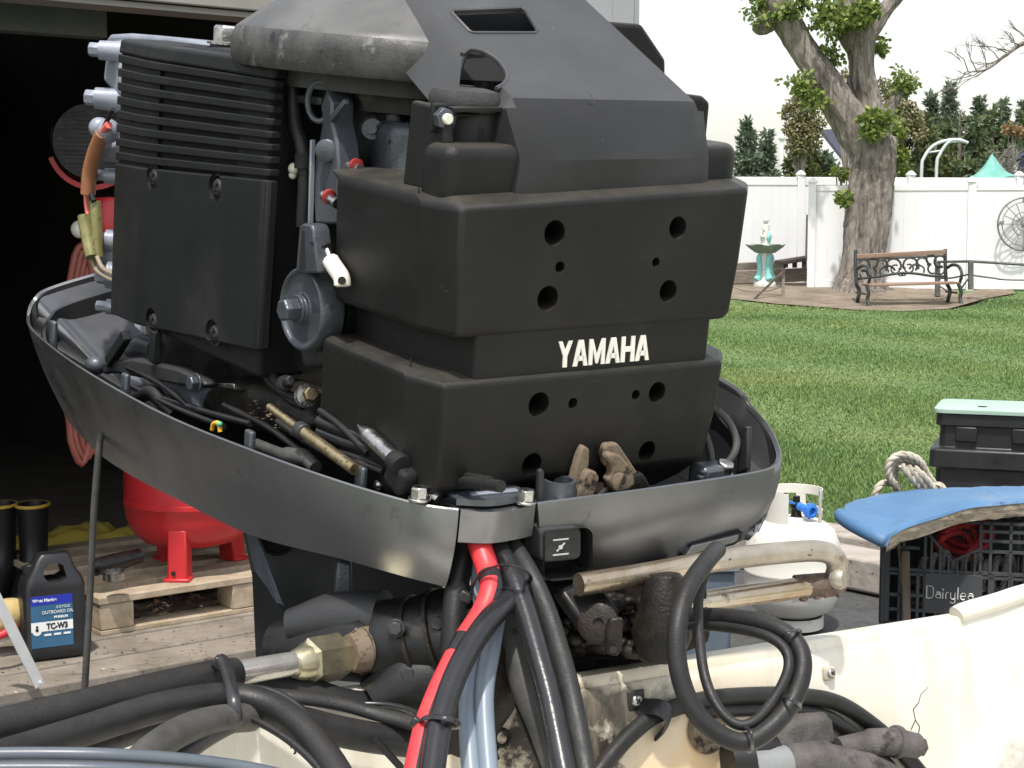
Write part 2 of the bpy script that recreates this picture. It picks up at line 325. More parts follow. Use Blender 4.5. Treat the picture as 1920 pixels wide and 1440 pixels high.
# --- intake silencer --------------------------------------------
def sect(x0, x1, y0, y1, z0, z1, k=.0, ch=.045, ins=0, back=.29):
    zz = lambda x, z: z + k * (x - x0)
    pts = [(x0 - .003, back - .03), (x0 - .008, y0 + .054), (x0 + .004, y0), (x1 - ch, y0), (x1, y0 + ch), (x1, back)]
    return pts
def ring(pts, z, k, sc=1.0, dy=0):
    return [V((.01 + (x - .01) * sc, y + dy, z + k * (x + .19))) for x, y in pts]
S = sect(-.19, .247, .03, .29, 0, 0, ch=.042)
m = MB(); m.loft([ring(S, .174, .02, .95, .008), ring(S, .182, .022, .962, .002), ring(S, .235, .04, .985), ring(S, .308, .06, 1.0, 0), ring(S, .317, .06, .965, .03)])
up = m.build('intake_silencer', M_SIL, eng, bevel=.0065, seg=4, smooth=9)
cs = []
for (px, py, r) in ((1040, 437, .0135), (1271, 427, .0125), (1028, 560, .0135), (1254, 546, .0125), (1050, 501, .0062), (1230, 492, .0055)):
    p = L(px, py, 1, .03); cs.append(MB().cyl(p + V((0, -.02, 0)), p + V((0, .09, 0)), r, n=28))
cut(up, cs)
S2 = sect(-.196, .238, .028, .29, 0, 0, ch=.045)
m = MB(); m.loft([ring(S2, -.03, .0, .88, .07), ring(S2, -.005, .0, .945, .036), ring(S2, .018, .0, .968, .010), ring(S2, .07, .008, .985, .002), ring(S2, .130, .012, 1, 0), ring(S2, .136, .014, .96, .03)])
lo = m.build('intake_silencer', M_SIL2, eng, bevel=.0065, seg=4, smooth=9)
cs = []
for (px, py, r) in ((1009, 758, .0135), (1231, 735, .012), (1073, 756, .0062), (1191, 740, .0058), (1003, 873, .013), (1219, 848, .012)):
    p = L(px, py, 1, .03); cs.append(MB().cyl(p + V((0, -.02, 0)), p + V((0, .09, 0)), r, n=28))
cut(lo, cs)
S3 = sect(-.155, .208, .036, .29, 0, 0, ch=.035)
m = MB(); m.loft([ring(S3, .11, .01), ring(S3, .20, .02)]); nk = m.build('silencer_neck', M_SIL, eng, bevel=.004)
# raised lettering, drawn stroke by stroke on the neck
def strokes(mb, P, segs, th, depth):
    for a, b in segs:
        pa, pb = P(*a), P(*b); mb.bar(pa, pb, depth, th, (0, 0, 1))
LT = {'Y': [('p', [(0, 1), (.27, 1), (.5, .62), (.73, 1), (1, 1), (.64, .42), (.64, 0), (.36, 0), (.36, .42)])],
      'A': [('p', [(0, 0), (.27, 0), (.5, .72), (.5, 1), (.33, 1)]), ('p', [(1, 0), (.73, 0), (.5, .72), (.5, 1), (.67, 1)]), ('p', [(.26, .2), (.74, .2), (.74, .38), (.26, .38)])],
      'M': [('p', [(0, 0), (.22, 0), (.22, 1), (0, 1)]), ('p', [(1, 0), (.78, 0), (.78, 1), (1, 1)]), ('p', [(.22, 1), (.22, .62), (.43, .05), (.57, .05), (.78, .62), (.78, 1), (.5, .36)])],
      'H': [('p', [(0, 0), (.28, 0), (.28, 1), (0, 1)]), ('p', [(1, 0), (.72, 0), (.72, 1), (1, 1)]), ('p', [(.28, .4), (.72, .4), (.72, .6), (.28, .6)])]}
q0, q1, q2 = L(1046, 690, 1, .0345), L(1215, 675, 1, .0345), L(1046, 641, 1, .0345)
ux = (q1 - q0); uz = (q2 - q0); pos = 0.0; wd = {'Y': .15, 'A': .155, 'M': .175, 'H': .15}
pos = 0
for i, chn in enumerate('YAMAHA'):
    m = MB()
    for _, poly in LT[chn]:
        pp = [q0 + ux * (pos + x * wd[chn]) + uz * (zq + .0) + V((0, 0, 0)) + ux * (.012 * zq) for x, zq in poly]
        m.prism(pp, (0, .004, 0))
    pos += wd[chn] + .014
    m.build('letter', M_LETTER, nk, smooth=0)
# tier under the belt cover
S4 = [(-.190, .108), (-.186, .058), (.206, .058), (.236, .088), (.236, .135)]
m = MB(); m.loft([ring(S4, .30, .02), ring(S4, .366, .03)]); m.build('silencer_shoulder', M_SIL, eng, bevel=.014, seg=6, smooth=60)
for a_, b_ in (((785, 352), (788, 600)), ((770, 672), (768, 850))):
    m = MB(); m.bar(L(*a_, 0, -.1915), L(*b_, 0, -.1885), .0012, .0012); m.build('mould_seam', M_DARK, eng)

# --- belt cover ramp --------------------------------------------
RZ = lambda x, y: .415 + .5 * (y - .09) + .03 * (x + .1)
xs = [-.10, .035, .165]
m = MB()
rows = [[V((x * .98 - .002, .0535, .308 + .05 * (x + .1))) for x in xs], [V((x * .95, .0545, .357 + .03 * x)) for x in xs], [V((x, .079, RZ(x, .079) - .006)) for x in xs], [V((x, .086, RZ(x, .086))) for x in xs]]
for y in (.15, .22, .3, .38): rows.append([V((x + (.03 if x < 0 else 0) * (y - .09), y, RZ(x, y))) for x in xs])
full = []
for i, r in enumerate(rows):
    a, b = r[0], r[-1]; dz = .055 if i > 3 else .09; fl = .03 if i > 3 else .010; y_in = .012 if i > 3 else .03
    full.append([V((a.x - fl, a.y + y_in, max(.335, a.z - dz) if i > 1 else a.z)), V((a.x - .004, a.y + .002, a.z - .012 if i > 2 else a.z)), a + V((.006, 0, 0))] + r[1:-1] + [b + V((-.006, 0, 0)), V((b.x + .004, b.y + .002, b.z - .012 if i > 2 else b.z)), V((b.x + .008, b.y + y_in, max(.335, b.z - dz) if i > 1 else b.z))])
m.loft(full, False, False)
rc = m.build('belt_cover', [M_RAMP, M_HOODSHADE], eng, smooth=24, fix=True)
md = rc.modifiers.new('s', 'SOLIDIFY'); md.thickness = .005; md.offset = 0
def onramp(px, py):
    o = ENG.loc(CP); r = ray(px, py); d = V((r.dot(ENG.ex), r.dot(ENG.ey), r.dot(ENG.ez)))
    k = (RZ(o.x, o.y) - o.z) / (d.z - .5 * d.y - .03 * d.x); return o + d * k
win = [onramp(*q) for q in ((850, 24), (976, 19), (984, 22), (1008, 60), (1002, 66), (886, 66), (880, 63), (847, 28))]
cres = [onramp(*q) for q in ((850, 215), (860, 150), (866, 104), (880, 95), (905, 99), (930, 113), (946, 132), (951, 147), (944, 160), (930, 168), (922, 182), (924, 215))]
cut(rc, [MB().prism([p + V((0, 0, -.09)) for p in win], (0, 0, .18)), MB().prism([p + V((0, 0, -.06)) for p in cres], (0, 0, .16))])
for pol in rc.data.polygons: pol.material_index = 1 if pol.center.y < .0845 or (pol.center.y < .1 and abs(pol.normal.x) > .6) else 0  # hood front and its sides get the black with shade painted in
m = MB(); m.tube([p + V((0, 0, .002)) for p in win], .0024, 6, True); m.build('window_lip', M_RAMP, rc)
lip = cat(cres[2:-2], 4); m = MB(); m.tube([p + V((0, 0, .001)) for p in lip], .0026, 6); m.build('opening_lip', M_RAMP, rc)
M_SCR = mat('pale_scratch', (.13, .128, .122), None, 20, .6, .05)
for q in (((1062, 264), (1070, 270), (1080, 270), (1086, 265)), ((1102, 272), (1115, 273), (1124, 268), (1128, 262)), ((1104, 286), (1112, 284), (1118, 279)), ((1100, 170), (1108, 178), (1114, 188))):
    m = MB(); m.tube([L(a, b, 1, .064 if b > 200 else .079) + V((0, -.002 + (.0 if b > 200 else .002), 0)) for a, b in q], .0007, 5); m.build('scuff_mark', M_SCR, rc)
m = MB(); m.loft([[V((x, y, z)) for x, y, z in q] for q in ([(-.085, .22, .385), (-.085, .22, .425), (-.08, .36, .50), (-.08, .42, .385)], [(.155, .22, .385), (.155, .22, .43), (.155, .36, .51), (.155, .42, .385)])]); m.build('dark_filler_block', M_DARK, eng)  # dark block added under the cover so the window reads as shade
# --- flywheel cover, ring gear ----------------------------------
FC = V((.02, .42, 0))
wedge = lambda: MB().prism([V((-.07, .10, .35)), V((.4, .10, .35)), V((.4, .5, .35)), V((-.02, .5, .35)), V((-.085, .26, .35))], (0, 0, .3))
m = MB(); m.lathe([(.225, .421), (.232, .419), (.236, .424), (.237, .45), (.231, .463), (.222, .470), (.13, .54), (.10, .552), (0, .556)], FC, n=96); fw = m.build('flywheel_cover', [M_FLY, M_FLYS], eng, smooth=50); cut(fw, [wedge()])
for pol in fw.data.polygons: pol.material_index = 1 if pol.center.z < .462 else 0
m = MB(); ng = 96
m.lathe([(.10, .40), (.20, .40), (.20, .425), (.1, .425)], FC, n=64)
for i in range(ng):
    a = 2 * math.pi * i / ng
    if not 4.12 < a < 4.75: continue
    m.box(FC + V((math.cos(a) * .203, math.sin(a) * .203, .4125)), (.010, .006, .024), Matrix.Rotation(a, 3, 'Z'))
m.build('ring_gear', M_PANI, eng, smooth=0)
m = MB(); m.cyl(FC + V((0, 0, .38)), FC + V((0, 0, .42)), .17, n=48); m.build('flywheel', M_BLK, eng)
# round cap and its bracket at the front corner
cc = V((-.122, .128, 0))
m = MB(); m.lathe([(.037, .397), (.039, .400), (.039, .411), (.035, .418), (.02, .421), (0, .4215)], cc, n=40); cp = m.build('round_cap', M_PLATE, eng, smooth=45)
m = MB(); m.lathe([(.008, .421), (.008, .423), (0, .423)], cc, n=16); m.build('boss', M_PLATE, cp)
m = MB(); m.lathe([(.036, .33), (.038, .34), (.038, .394), (.036, .397)], cc, n=40); m.build('canister', M_DARK, eng)
pr = [V((-.176, y, z)) for y, z in ((.082, .315), (.082, .37), (.088, .392), (.102, .402), (.15, .404), (.155, .315))]
m = MB(); m.prism(pr, (.012, 0, 0)); bw = m.build('canister_bracket', M_SIL, eng, bevel=.004, seg=3)
m = MB(); m.bar((-.166, .093, .3995), (-.075, .093, .4035), .016, .005); m.bar((-.162, .093, .394), (-.078, .093, .397), .005, .002); m.build('rail', M_SIL, bw, bevel=.001)
for x, t in ((-.128, .003), (-.098, .004)):
    m = MB(); m.bar((x, .094, .398), (x + .004, .09, .347), .007, .005, (0, 1, 0)); m.build('strut', M_SIL, bw, bevel=.001)
p = L(832, 222, 1, .092)
m = MB(); m.box(p + V((.002, .008, 0)), (.026, .006, .03)); m.build('mount_pad', M_COV, bw, bevel=.003)
m = MB(); m.lathe([(.0115, 0), (.0115, .008), (.009, .009)], p + V((0, .004, 0)), (0, -1, 0), 6); bl = m.build('nut', M_CAST, bw, bevel=.0006)
m = MB(); m.lathe([(.0055, 0), (.0055, .013), (.0045, .014)], p + V((0, .004, 0)), (0, -1, 0), 16); m.build('stud', M_WHITEP, bl)
# parts that show on the far side
def esil(name, px4, y, dy, mt, bev=.01):
    m = MB(); m.prism([L(px, py, 1, y) for px, py in px4], (0, dy, 0)); return m.build(name, mt, eng, bevel=bev, seg=3)
esil('air_box', ((1110, 38), (1205, 45), (1250, 112), (1250, 158), (1190, 168), (1080, 100)), .34, .12, M_SIL, .006)
esil('shoulder_box', ((1230, 168), (1320, 180), (1334, 192), (1326, 272), (1260, 284), (1230, 250)), .2, .1, M_SIL, .006)

# --- electrical cover with louvres on the visible flank ----------
XC = -.205
def cv(y, z, dx=0): return V((XC + dx, y, z))
zt = lambda y: .418 + .006 * (y - .4); zb = lambda y: .09 - .10 * (y - .4)
prof_y = [(.398, .006), (.404, 0), (.70, 0), (.745, .002), (.905, .035)]            # plan of the outer face: flat, then turning away aft
m = MB()
def slab(z0f, z1f, inset=0, thick=.013):
    out = [V((XC + dx + inset, y, 0)) for y, dx in prof_y]; inn = [V((XC + dx + thick, y, 0)) for y, dx in prof_y[::-1]]
    pl = out + inn
    return [[V((p.x, p.y, z0f(p.y))) for p in pl], [V((p.x, p.y, z1f(p.y))) for p in pl]]
lz = lambda y: .292 - .028 * (y - .4) / .4
m.loft(slab(zb, lz)); cover = m.build('electrical_cover', M_COV, eng, bevel=.003, seg=2)
cs = []
scr = [L(284, 332, 0, XC), L(403, 351, 0, XC), L(283, 602, 0, XC), L(397, 625, 0, XC)]
for p in scr: cs.append(MB().cyl(p + V((-.02, 0, 0)), p + V((.012, 0, 0)), .0175, n=28))
cut(cover, cs)
for p in scr:
    m = MB(); m.lathe([(.0168, 0), (.0168, .004), (.014, .004), (.014, .001), (0, .001)], p + V((.008, 0, 0)), (-1, 0, 0), 26); s_ = m.build('screw_well', M_COV, cover)
    m = MB(); m.lathe([(.0108, 0), (.0108, .004), (.0085, .0065), (0, .007)], p + V((.008, 0, 0)), (-1, 0, 0), 22); s_ = m.build('screw', M_PANI, cover)
    m = MB(); c0 = p + V((.0008, 0, 0)); a = .6
    for k in (0, 1):
        d = V((0, math.cos(a + k * 1.571), math.sin(a + k * 1.571))) * .007; m.bar(c0 - d, c0 + d, .0025, .0016, (1, 0, 0))
    m.build('cross_slot', M_DARK, s_, smooth=0)
def seg_slab(ya, yb, dxa, dxb, z0f, z1f, inset, thick=.0125):
    pl = [(ya, dxa + inset), (yb, dxb + inset), (yb, dxb + thick), (ya, dxa + thick)]
    return [[V((XC + dx, y, z0f(y))) for y, dx in pl], [V((XC + dx, y, z1f(y))) for y, dx in pl]]
for ya, yb, da, db, ins, mt_ in ((.404, .475, 0, 0, .0045, M_COV), (.475, .70, 0, 0, .0095, M_COV), (.70, .745, 0, .002, .0045, M_COV), (.745, .900, .002, .034, .0045, M_COV)):
    m = MB(); m.loft(seg_slab(ya, yb, da, db, lambda y: lz(y) - .01, lambda y: zt(y) - .004, ins)); m.build('louvre_backing', mt_, cover)
nl = 8
for i in range(nl):
    def zl(f, i=i): return lambda y: lz(y) + (zt(y) - .010 - lz(y)) * ((i + f) / nl)
    a, b = zl(.24), zl(.84)
    # the slat is full depth at the ends and proud in the middle
    m = MB(); m.loft(slab(a, b, 0, .013)); m.build('louvre', M_COV, cover, bevel=.0015)
# top lid of the cover with three slots
tp = [V((XC + dx, y, zt(y))) for y, dx in prof_y] + [V((-.12, .86, zt(.8) + .004)), V((-.105, .6, zt(.6) + .005)), V((-.12, .42, zt(.44) + .004))]
m = MB(); m.loft([[p + V((0, 0, -.012)) for p in tp], [p + V((.003, 0, .008)) for p in tp]]); lid = m.build('cover_lid', M_COV, eng, bevel=.004, seg=3)
cs = []
for k in range(3):
    x = -.168 + .015 * k; cs.append(MB().box((x, .58 + .02 * k, zt(.6) + .0095 + .0008 * k), (.0055, .26, .012)))
cut(lid, cs)
m = MB(); m.loft([[V((-.186, .425, z)), V((-.186, .80, z)), V((-.09, .80, z)), V((-.09, .425, z))] for z in (.05, .405)]); m.build('electrical_box', M_DARK, eng, bevel=.006)
# --- silver cylinder head behind it ------------------------------
m = MB(); m.loft([[V((-.10, .88, z)), V((-.11, .93, z)), V((-.10, .98, z)), V((.0, 1.02, z)), V((.02, .7, z)), V((-.08, .62, z)), V((-.09, .8, z))] for z in (.0, .25, .418, .425)])
head = m.build('cylinder_head', M_HEAD, eng, bevel=.012, seg=3)
m = MB(); m.prism([L(q[0], q[1], 0, -.11) for q in ((190, 85), (205, 64), (240, 62), (345, 72), (440, 92), (440, 118), (230, 118))], (.05, 0, 0)); m.build('thermostat_housing', M_HEAD, head, bevel=.006, seg=3)
m = MB(); m.bar(L(265, 68, 0, -.095), L(275, 90, 0, -.095), .012, .006); m.build('seam_rib', M_CAST, head)
for (px, py, r, l) in ((200, 95, .015, .05), (192, 185, .017, .05), (205, 278, .020, .03), (205, 330, .012, .03), (207, 452, .018, .03), (200, 475, .02, .03), (208, 515, .022, .03), (205, 575, .012, .02)):
    p = L(px, py, 0, -.13); dr = V((-.8, .6, 0)); a = p - dr * .06
    m = MB(); m.tube([a, p - dr * .01, p + dr * l * .2], [r * 1.5, r, r * .95], 18); bb = m.build('bolt_boss', M_HEAD, head, smooth=50)
    m = MB(); m.hexh(p + dr * l * .2, dr, r * .72, .016, False); m.build('hex_bolt', M_HEAD, bb, bevel=.001)
for (px, py, r) in ((187, 240, .016), (203, 246, .018)):
    m = MB(); m.ball(L(px, py, 0, -.15), (r, r, r)); m.build('rounded_plug', M_HEAD, head, smooth=80)
m = MB(); m.prism([L(q[0], q[1], 0, -.12) for q in ((192, 150), (197, 108), (225, 108), (225, 180), (205, 165))], (.05, 0, 0)); m.build('head_rib', M_HEAD, head, bevel=.005)
p = L(425, 84, 0, -.10); m = MB(); m.cyl(p + V((0, 0, -.03)), p + V((0, 0, .0)), .022, n=24); lb = m.build('lifting_boss', M_PANI, head)
m = MB(); m.lathe([(.026, 0), (.026, .003), (.022, .004)], p, (0, 0, 1), 24); m.build('washer', M_STEEL, lb)
m = MB(); m.hexh(p + V((0, 0, .003)), (0, 0, 1), .0185, .022, False); m.build('hex_bolt', M_STEEL, lb, bevel=.001)
# wiring by the head
def etube(name, pts, r, mt, par, n=10, k=6, x=-.16):
    m = MB(); m.tube(cat([L(px, py, 0, x) for px, py in pts], k), r, n); return m.build(name, mt, par, smooth=60)
M_BRN = mat('brown_sleeve', (.30, .12, .055), (.36, .15, .075), 30, .45, .05)
M_OLV = mat('olive_connector_sleeve', (.16, .15, .05), (.24, .22, .09), 60, .3, .08, spots=(((.05, .045, .02), 90, .6, .1),))
M_PINK = mat('pink_wire', (.7, .16, .13), None, 20, .4, .04)
h0 = etube('wire_sleeve', ((192, 250), (178, 285), (168, 325), (165, 364)), .011, M_BRN, eng)
etube('red_wire', ((204, 234), (194, 246), (190, 254)), .006, M_PINK, h0); etube('black_wire', ((213, 205), (200, 228), (188, 252)), .0035, M_COV, h0)
etube('pink_wire', ((161, 364), (162, 385), (165, 402)), .0035, M_PINK, h0); etube('black_lead', ((171, 364), (176, 378)), .004, M_COV, h0)
etube('bullet_connector', ((157, 404), (160, 425), (165, 450), (172, 482)), .0095, M_OLV, h0, x=-.165); etube('bullet_connector', ((178, 377), (180, 410), (182, 445), (184, 482)), .0085, M_OLV, h0, x=-.155)
M_TAN = mat('tan_wire', (.25, .2, .14), None, 20, .5, .05)
etube('tan_wire', ((172, 482), (180, 505), (200, 520), (225, 530)), .0035, M_TAN, h0); etube('tan_wire', ((182, 482), (192, 502), (208, 512), (225, 518)), .0035, M_TAN, h0)
# --- linkage in the gap between cover and silencer ----------------
def on_x(x): return lambda px, py: L(px, py, 0, x)
PX = on_x(-.19)
# upright bracket with eye
PB = on_x(-.165)
m = MB(); m.prism([PB(*q) for q in ((598, 262), (604, 225), (600, 200), (612, 165), (622, 190), (622, 230), (630, 262), (634, 300), (634, 330), (632, 420), (590, 420), (584, 330))], (.03, 0, 0)); lk = m.build('linkage_bracket', M_CAST, eng, bevel=.003)
m = MB(); c = PB(600, 190); m.tube([c + V((.45 * math.cos(a), -.9 * math.cos(a), 1.35 * math.sin(a))) * .0165 for a in [2 * math.pi * i / 24 for i in range(24)]], .0035, 8, True); m.build('bracket_eye', M_CAST, lk, smooth=40)
m = MB(); c = PB(615, 282); m.lathe([(.013, 0), (.013, .008), (.01, .010), (0, .010)], c, (-.7, -.7, 0), 24); m.build('pivot_boss', M_CAST, lk, smooth=40)
m = MB(); m.bar(PB(592, 262) + V((-.004, 0, 0)), PB(588, 420) + V((-.004, 0, 0)), .006, .004); m.build('edge_rib', M_HEAD, lk, bevel=.001)
m = MB(); m.tube(cat([PB(549, 150), PB(552, 220), PB(565, 270), PB(572, 320), PB(568, 425)], 6), .0085, 12); m.build('breather_hose', M_RUB, eng, smooth=60)
m = MB(); m.cyl(PB(572, 288), PB(572, 316), .0125, n=16); m.build('hose_clip', M_COV, eng)
m = MB(); m.prism([PB(*q) for q in ((530, 175), (600, 182), (600, 197), (530, 190))], (.02, 0, 0)); m.build('coil_lead_holder', M_PANI, eng, bevel=.002)
m = MB(); m.ball(PB(551, 316), .007); m.ball(PB(549, 328), .005); m.build('spark_connector', M_WHITEP, eng, smooth=70)
m = MB(); m.bar(PB(622, 225), PB(650, 190), .006, .006); m.build('link_rod', M_CAST, eng)
# carburettor casting
m = MB(); m.loft([[V((-.075, .19, z)), V((-.12, .27, z)), V((-.105, .34, z)), V((.02, .34, z)), V((.02, .19, z))] for z in (.28, .35, .372)]); cb = m.build('carburettor_body', M_CAST, eng, bevel=.012, seg=3)
p = L(700, 243, 0, -.105); m = MB(); m.lathe([(.011, -.03), (.011, 0), (.016, .0), (.016, .004), (.012, .006), (.012, .012), (.006, .012), (.006, .018), (0, .018)], p, (-.6, -.75, .1), 20); m.build('idle_bolt', M_CAST, cb, smooth=30)
m = MB(); m.tube(cat([L(690, 215, 0, -.10), L(705, 195, 0, -.09), L(735, 188, 0, -.08)], 5), .012, 12); m.build('intake_runner', M_CAST, cb, smooth=60)
m = MB(); m.tube(cat([L(735, 300, 0, -.09), L(735, 240, 0, -.085), L(745, 205, 0, -.08)], 5), .011, 12); m.build('intake_runner', M_CAST, cb, smooth=60)
p = L(655, 265, 0, -.11); m = MB(); m.lathe([(.016, 0), (.02, .004), (.02, .012), (.012, .016)], p, (-.5, -.8, 0), 20); m.build('oil_stained_cap', M_GREASE, cb, smooth=40)
M_REDR = mat('red_grommet', (.30, .03, .025), None, 20, .5, .05)
for (a, b, g, x) in (((640, 308), (676, 318), (668, 311), -.15), ((608, 366), (632, 382), (617, 369), -.185)):
    m = MB(); m.cyl(L(*a, 0, x), L(*b, 0, x), .006, n=12); bo = m.build('ball_stud', M_STEEL, eng, smooth=40)
    m = MB(); c = L(*g, 0, x); d = (L(*b, 0, x) - L(*a, 0, x)).normalized(); m.lathe([(.005, -.003), (.0085, -.002), (.0085, .002), (.005, .003)], c, d, 18); m.build('red_grommet', M_REDR, bo, smooth=50)
# throttle cam lever
c = L(562, 580, 0, -.205); ax = V((-1, -.02, 0)).normalized()
m = MB(); m.lathe([(0, -.03), (.048, -.03), (.048, -.005), (.046, 0), (.042, 0), (.039, -.004), (.018, -.004), (.017, .002), (0, .002)], c, ax, 40); cam_l = m.build('cam_lever', M_CAST, eng, bevel=.0015, smooth=40)
m = MB(); m.hexh(c + ax * .001, ax, .0135, .018, True); m.build('hex_bolt', M_CAST, cam_l, bevel=.0008)
PL = on_x(-.215)
arm = [PL(553, 512), PL(560, 424), PL(568, 418), PL(582, 420), PL(587, 430), PL(596, 512)]
m = MB(); m.prism(arm, (.022, 0, 0)); la = m.build('lever_arm', M_CAST, cam_l, bevel=.003)
m = MB(); m.prism([p + V((-.0005, 0, 0)) for p in (PL(561, 505), PL(567, 432), PL(571, 432), PL(573, 505))], (.004, 0, 0)); m.build('arm_groove', M_DARK, la)
m = MB(); m.lathe([(.046, -.055), (.046, -.034)], c, ax, 36); m.build('cam_disc', M_BLK, cam_l)
m = MB(); m.prism([L(*q, 0, -.18) for q in ((556, 640), (606, 640), (604, 685), (566, 692))], (.03, 0, 0)); m.build('cam_pedestal', M_PANI, cam_l, bevel=.008, seg=3)
m = MB(); a, b = L(595, 445, 0, -.2), L(612, 468, 0, -.2); m.tube([a, lerp(a, b, .4), b], [.003, .006, .008], 12); rd = m.build('link_boot', M_COV, eng, smooth=50)
m = MB(); m.cyl(b, L(621, 490, 0, -.2), .0035, n=10); m.build('link_shaft', M_STEEL, rd)
m = MB(); cy = cat([L(618, 486, 0, -.2), L(627, 500, 0, -.2), L(640, 520, 0, -.2), L(642, 538, 0, -.2)], 4); m.tube(cy, [.006] + [.0095] * (len(cy) - 2) + [.006], 10); nl_ = m.build('nylon_ball_joint', M_WHITEP, rd, smooth=60)
m = MB(); m.cyl(L(641, 526, 0, -.209), L(641, 526, 0, -.203), .0045, n=12); m.build('joint_hole', M_DARK, nl_)

# --- what lies in the pan ----------------------------------------
PZ = lambda z: (lambda px, py: L(px, py, 2, z))
# long bracket arm at the left
Pf = on_x(-.20)
m = MB(); m.prism([Pf(*q) for q in ((190, 678), (250, 672), (330, 690), (378, 712), (384, 722), (375, 728), (330, 722), (215, 700), (192, 702))], (.02, 0, 0)); ar = m.build('shift_arm', M_PANI, eng, bevel=.004, seg=2)
m = MB(); m.ball(Pf(180, 685), (.016, .016, .014)); m.build('arm_end', M_CAST, ar, smooth=80)
m = MB(); m.hexh(Pf(372, 718) + V((-.001, 0, 0)), (-1, 0, 0), .010, .01); m.build('hex_bolt', M_CAST, ar, bevel=.001)
m = MB(); m.bar(Pf(238, 628), Pf(205, 680), .016, .012, (1, 0, 0)); m.build('black_strut', M_COV, eng, bevel=.002)
m = MB(); m.bar(Pf(292, 620), Pf(290, 680), .016, .012, (1, 0, 0)); m.build('black_strut', M_COV, eng, bevel=.002)
m = MB(); m.tube([L(245, 655, 0, -.16), L(270, 648, 0, -.16), L(292, 655, 0, -.16)], [.012, .016, .014], 16); m.build('exhaust_elbow', M_CAST, eng, smooth=60)
m = MB(); m.prism([L(q[0], q[1], 0, -.17) for q in ((240, 700), (360, 735), (372, 775), (330, 775), (235, 730))], (.05, 0, 0)); m.build('grey_cast_foot', M_HEAD, eng, bevel=.008)
m = MB(); m.tube(cat([Pf(250, 750), Pf(285, 735), Pf(305, 755), Pf(330, 780)], 5), .010, 10); m.build('drain_hose', M_RUB, eng, smooth=60)
# oily black lump (starter end) and debris
Pg = on_x(-.17)
m = MB(); rr = [[Pg(*q) for q in ((372, 765), (380, 735), (430, 722), (500, 735), (570, 770), (585, 800), (560, 830), (470, 815), (385, 790))]]
rr.append([p + V((.03, 0, .012)) for p in rr[0]]); rr.append([p + V((.09, 0, .012)) for p in rr[0]]); m.loft(rr); m.build('oily_starter_housing', M_GREASE, eng, bevel=.012, seg=3)
m = MB()
r2 = random.Random(3)
for i in range(46):
    t = r2.random(); px, py = 470 + 90 * t + r2.uniform(-18, 18), 765 + 60 * t + r2.uniform(-16, 12); p = Pg(px, py) + V((-.006, 0, .006)); s_ = r2.uniform(.0008, .0024); m.ball(p, (s_ * 1.6, s_, s_ * .7), 6, 4)
o = m.build('oily_debris', M_RUST, eng, smooth=0); o['kind'] = 'stuff'
m = MB(); m.prism([Pg(*q) for q in ((424, 722), (455, 724), (455, 734), (424, 730))], (-.012, 0, .004)); m.build('wet_clip', M_STEEL, eng, bevel=.001)
# rods
def erod(name, a, b, r, mt, x, x2=None, n=12):
    m = MB(); A, B = L(*a, 0, x), L(*b, 0, x if x2 is None else x2); m.cyl(A, B, r, n=n); return m.build(name, mt, eng, smooth=50), A, B
rd, A, B = erod('throttle_rod', (505, 763), (665, 880), .0046, M_BRASS, -.222)
m = MB(); m.cyl(lerp(A, B, .4), B, .0066, n=14); m.build('rod_sleeve', M_BRASS, rd, smooth=50)
m = MB(); m.cyl(lerp(A, B, .36), lerp(A, B, .43), .0095, n=16); m.build('rod_collar', M_PANI, rd, bevel=.002)
rd, A, B = erod('shift_rod', (690, 815), (738, 860), .0085, M_STEEL, -.207)
m = MB(); m.tube([A + (A - B).normalized() * .022, A], [.001, .0085], 12); m.build('rod_tip', M_STEEL, rd, smooth=50)
m = MB(); m.tube([B, lerp(A, B, 1.25), lerp(A, B, 1.3)], [.011, .013, .011], 12); m.build('rod_boot', M_COV, rd, smooth=50)
c = L(752, 893, 0, -.2); m = MB(); m.box(c, (.022, .035, .03), Matrix.Rotation(.4, 3, 'X')); m.build('cable_clamp_block', M_COV, eng, bevel=.006, seg=3)
m = MB(); m.cyl(L(770, 898, 0, -.19), L(822, 936, 0, -.175), .0075, n=12); m.build('cable_ferrule', M_STEEL, eng)
m = MB(); m.ball(L(711, 909, 0, -.195), .0062); m.build('pin_end', M_STEEL, eng, smooth=80)
m = MB(); m.prism([L(q[0], q[1], 0, -.18) for q in ((655, 882), (690, 866), (725, 868), (722, 880), (700, 880), (672, 902))], (.02, 0, 0)); m.build('cable_saddle', M_CAST, eng, bevel=.002)
for dz in (0, .014):
    m = MB(); m.tube(cat([L(600, 790 + 1500 * dz, 0, -.194), L(640, 806 + 1500 * dz, 0, -.192), L(700, 826 + 1500 * dz, 0, -.19)], 5), .0075, 12); m.build('fuel_hose', M_GLOS, eng, smooth=60)
m = MB(); m.tube(cat([L(480, 833, 0, -.225), L(530, 852, 0, -.22), L(570, 858, 0, -.215), L(592, 878, 0, -.215)], 5), [.007] * 6 + [.010] * 5 + [.008] * 5, 12); m.build('crinkled_hose', M_RUBG, eng, smooth=60)
m = MB(); m.tube(cat([L(398, 806, 0, -.235), L(401, 795, 0, -.235), L(410, 794, 0, -.235), L(413, 810, 0, -.235)], 5), .003, 8); m.build('yellow_wire', mat('yellow_wire', (.75, .42, .03), None, 10, .4, .04), eng, smooth=60)
m = MB(); m.ball(L(412, 795, 0, -.236), .0035); m.build('green_cap', mat('green_cap', (.1, .45, .25), None, 10, .4, .04), eng, smooth=60)
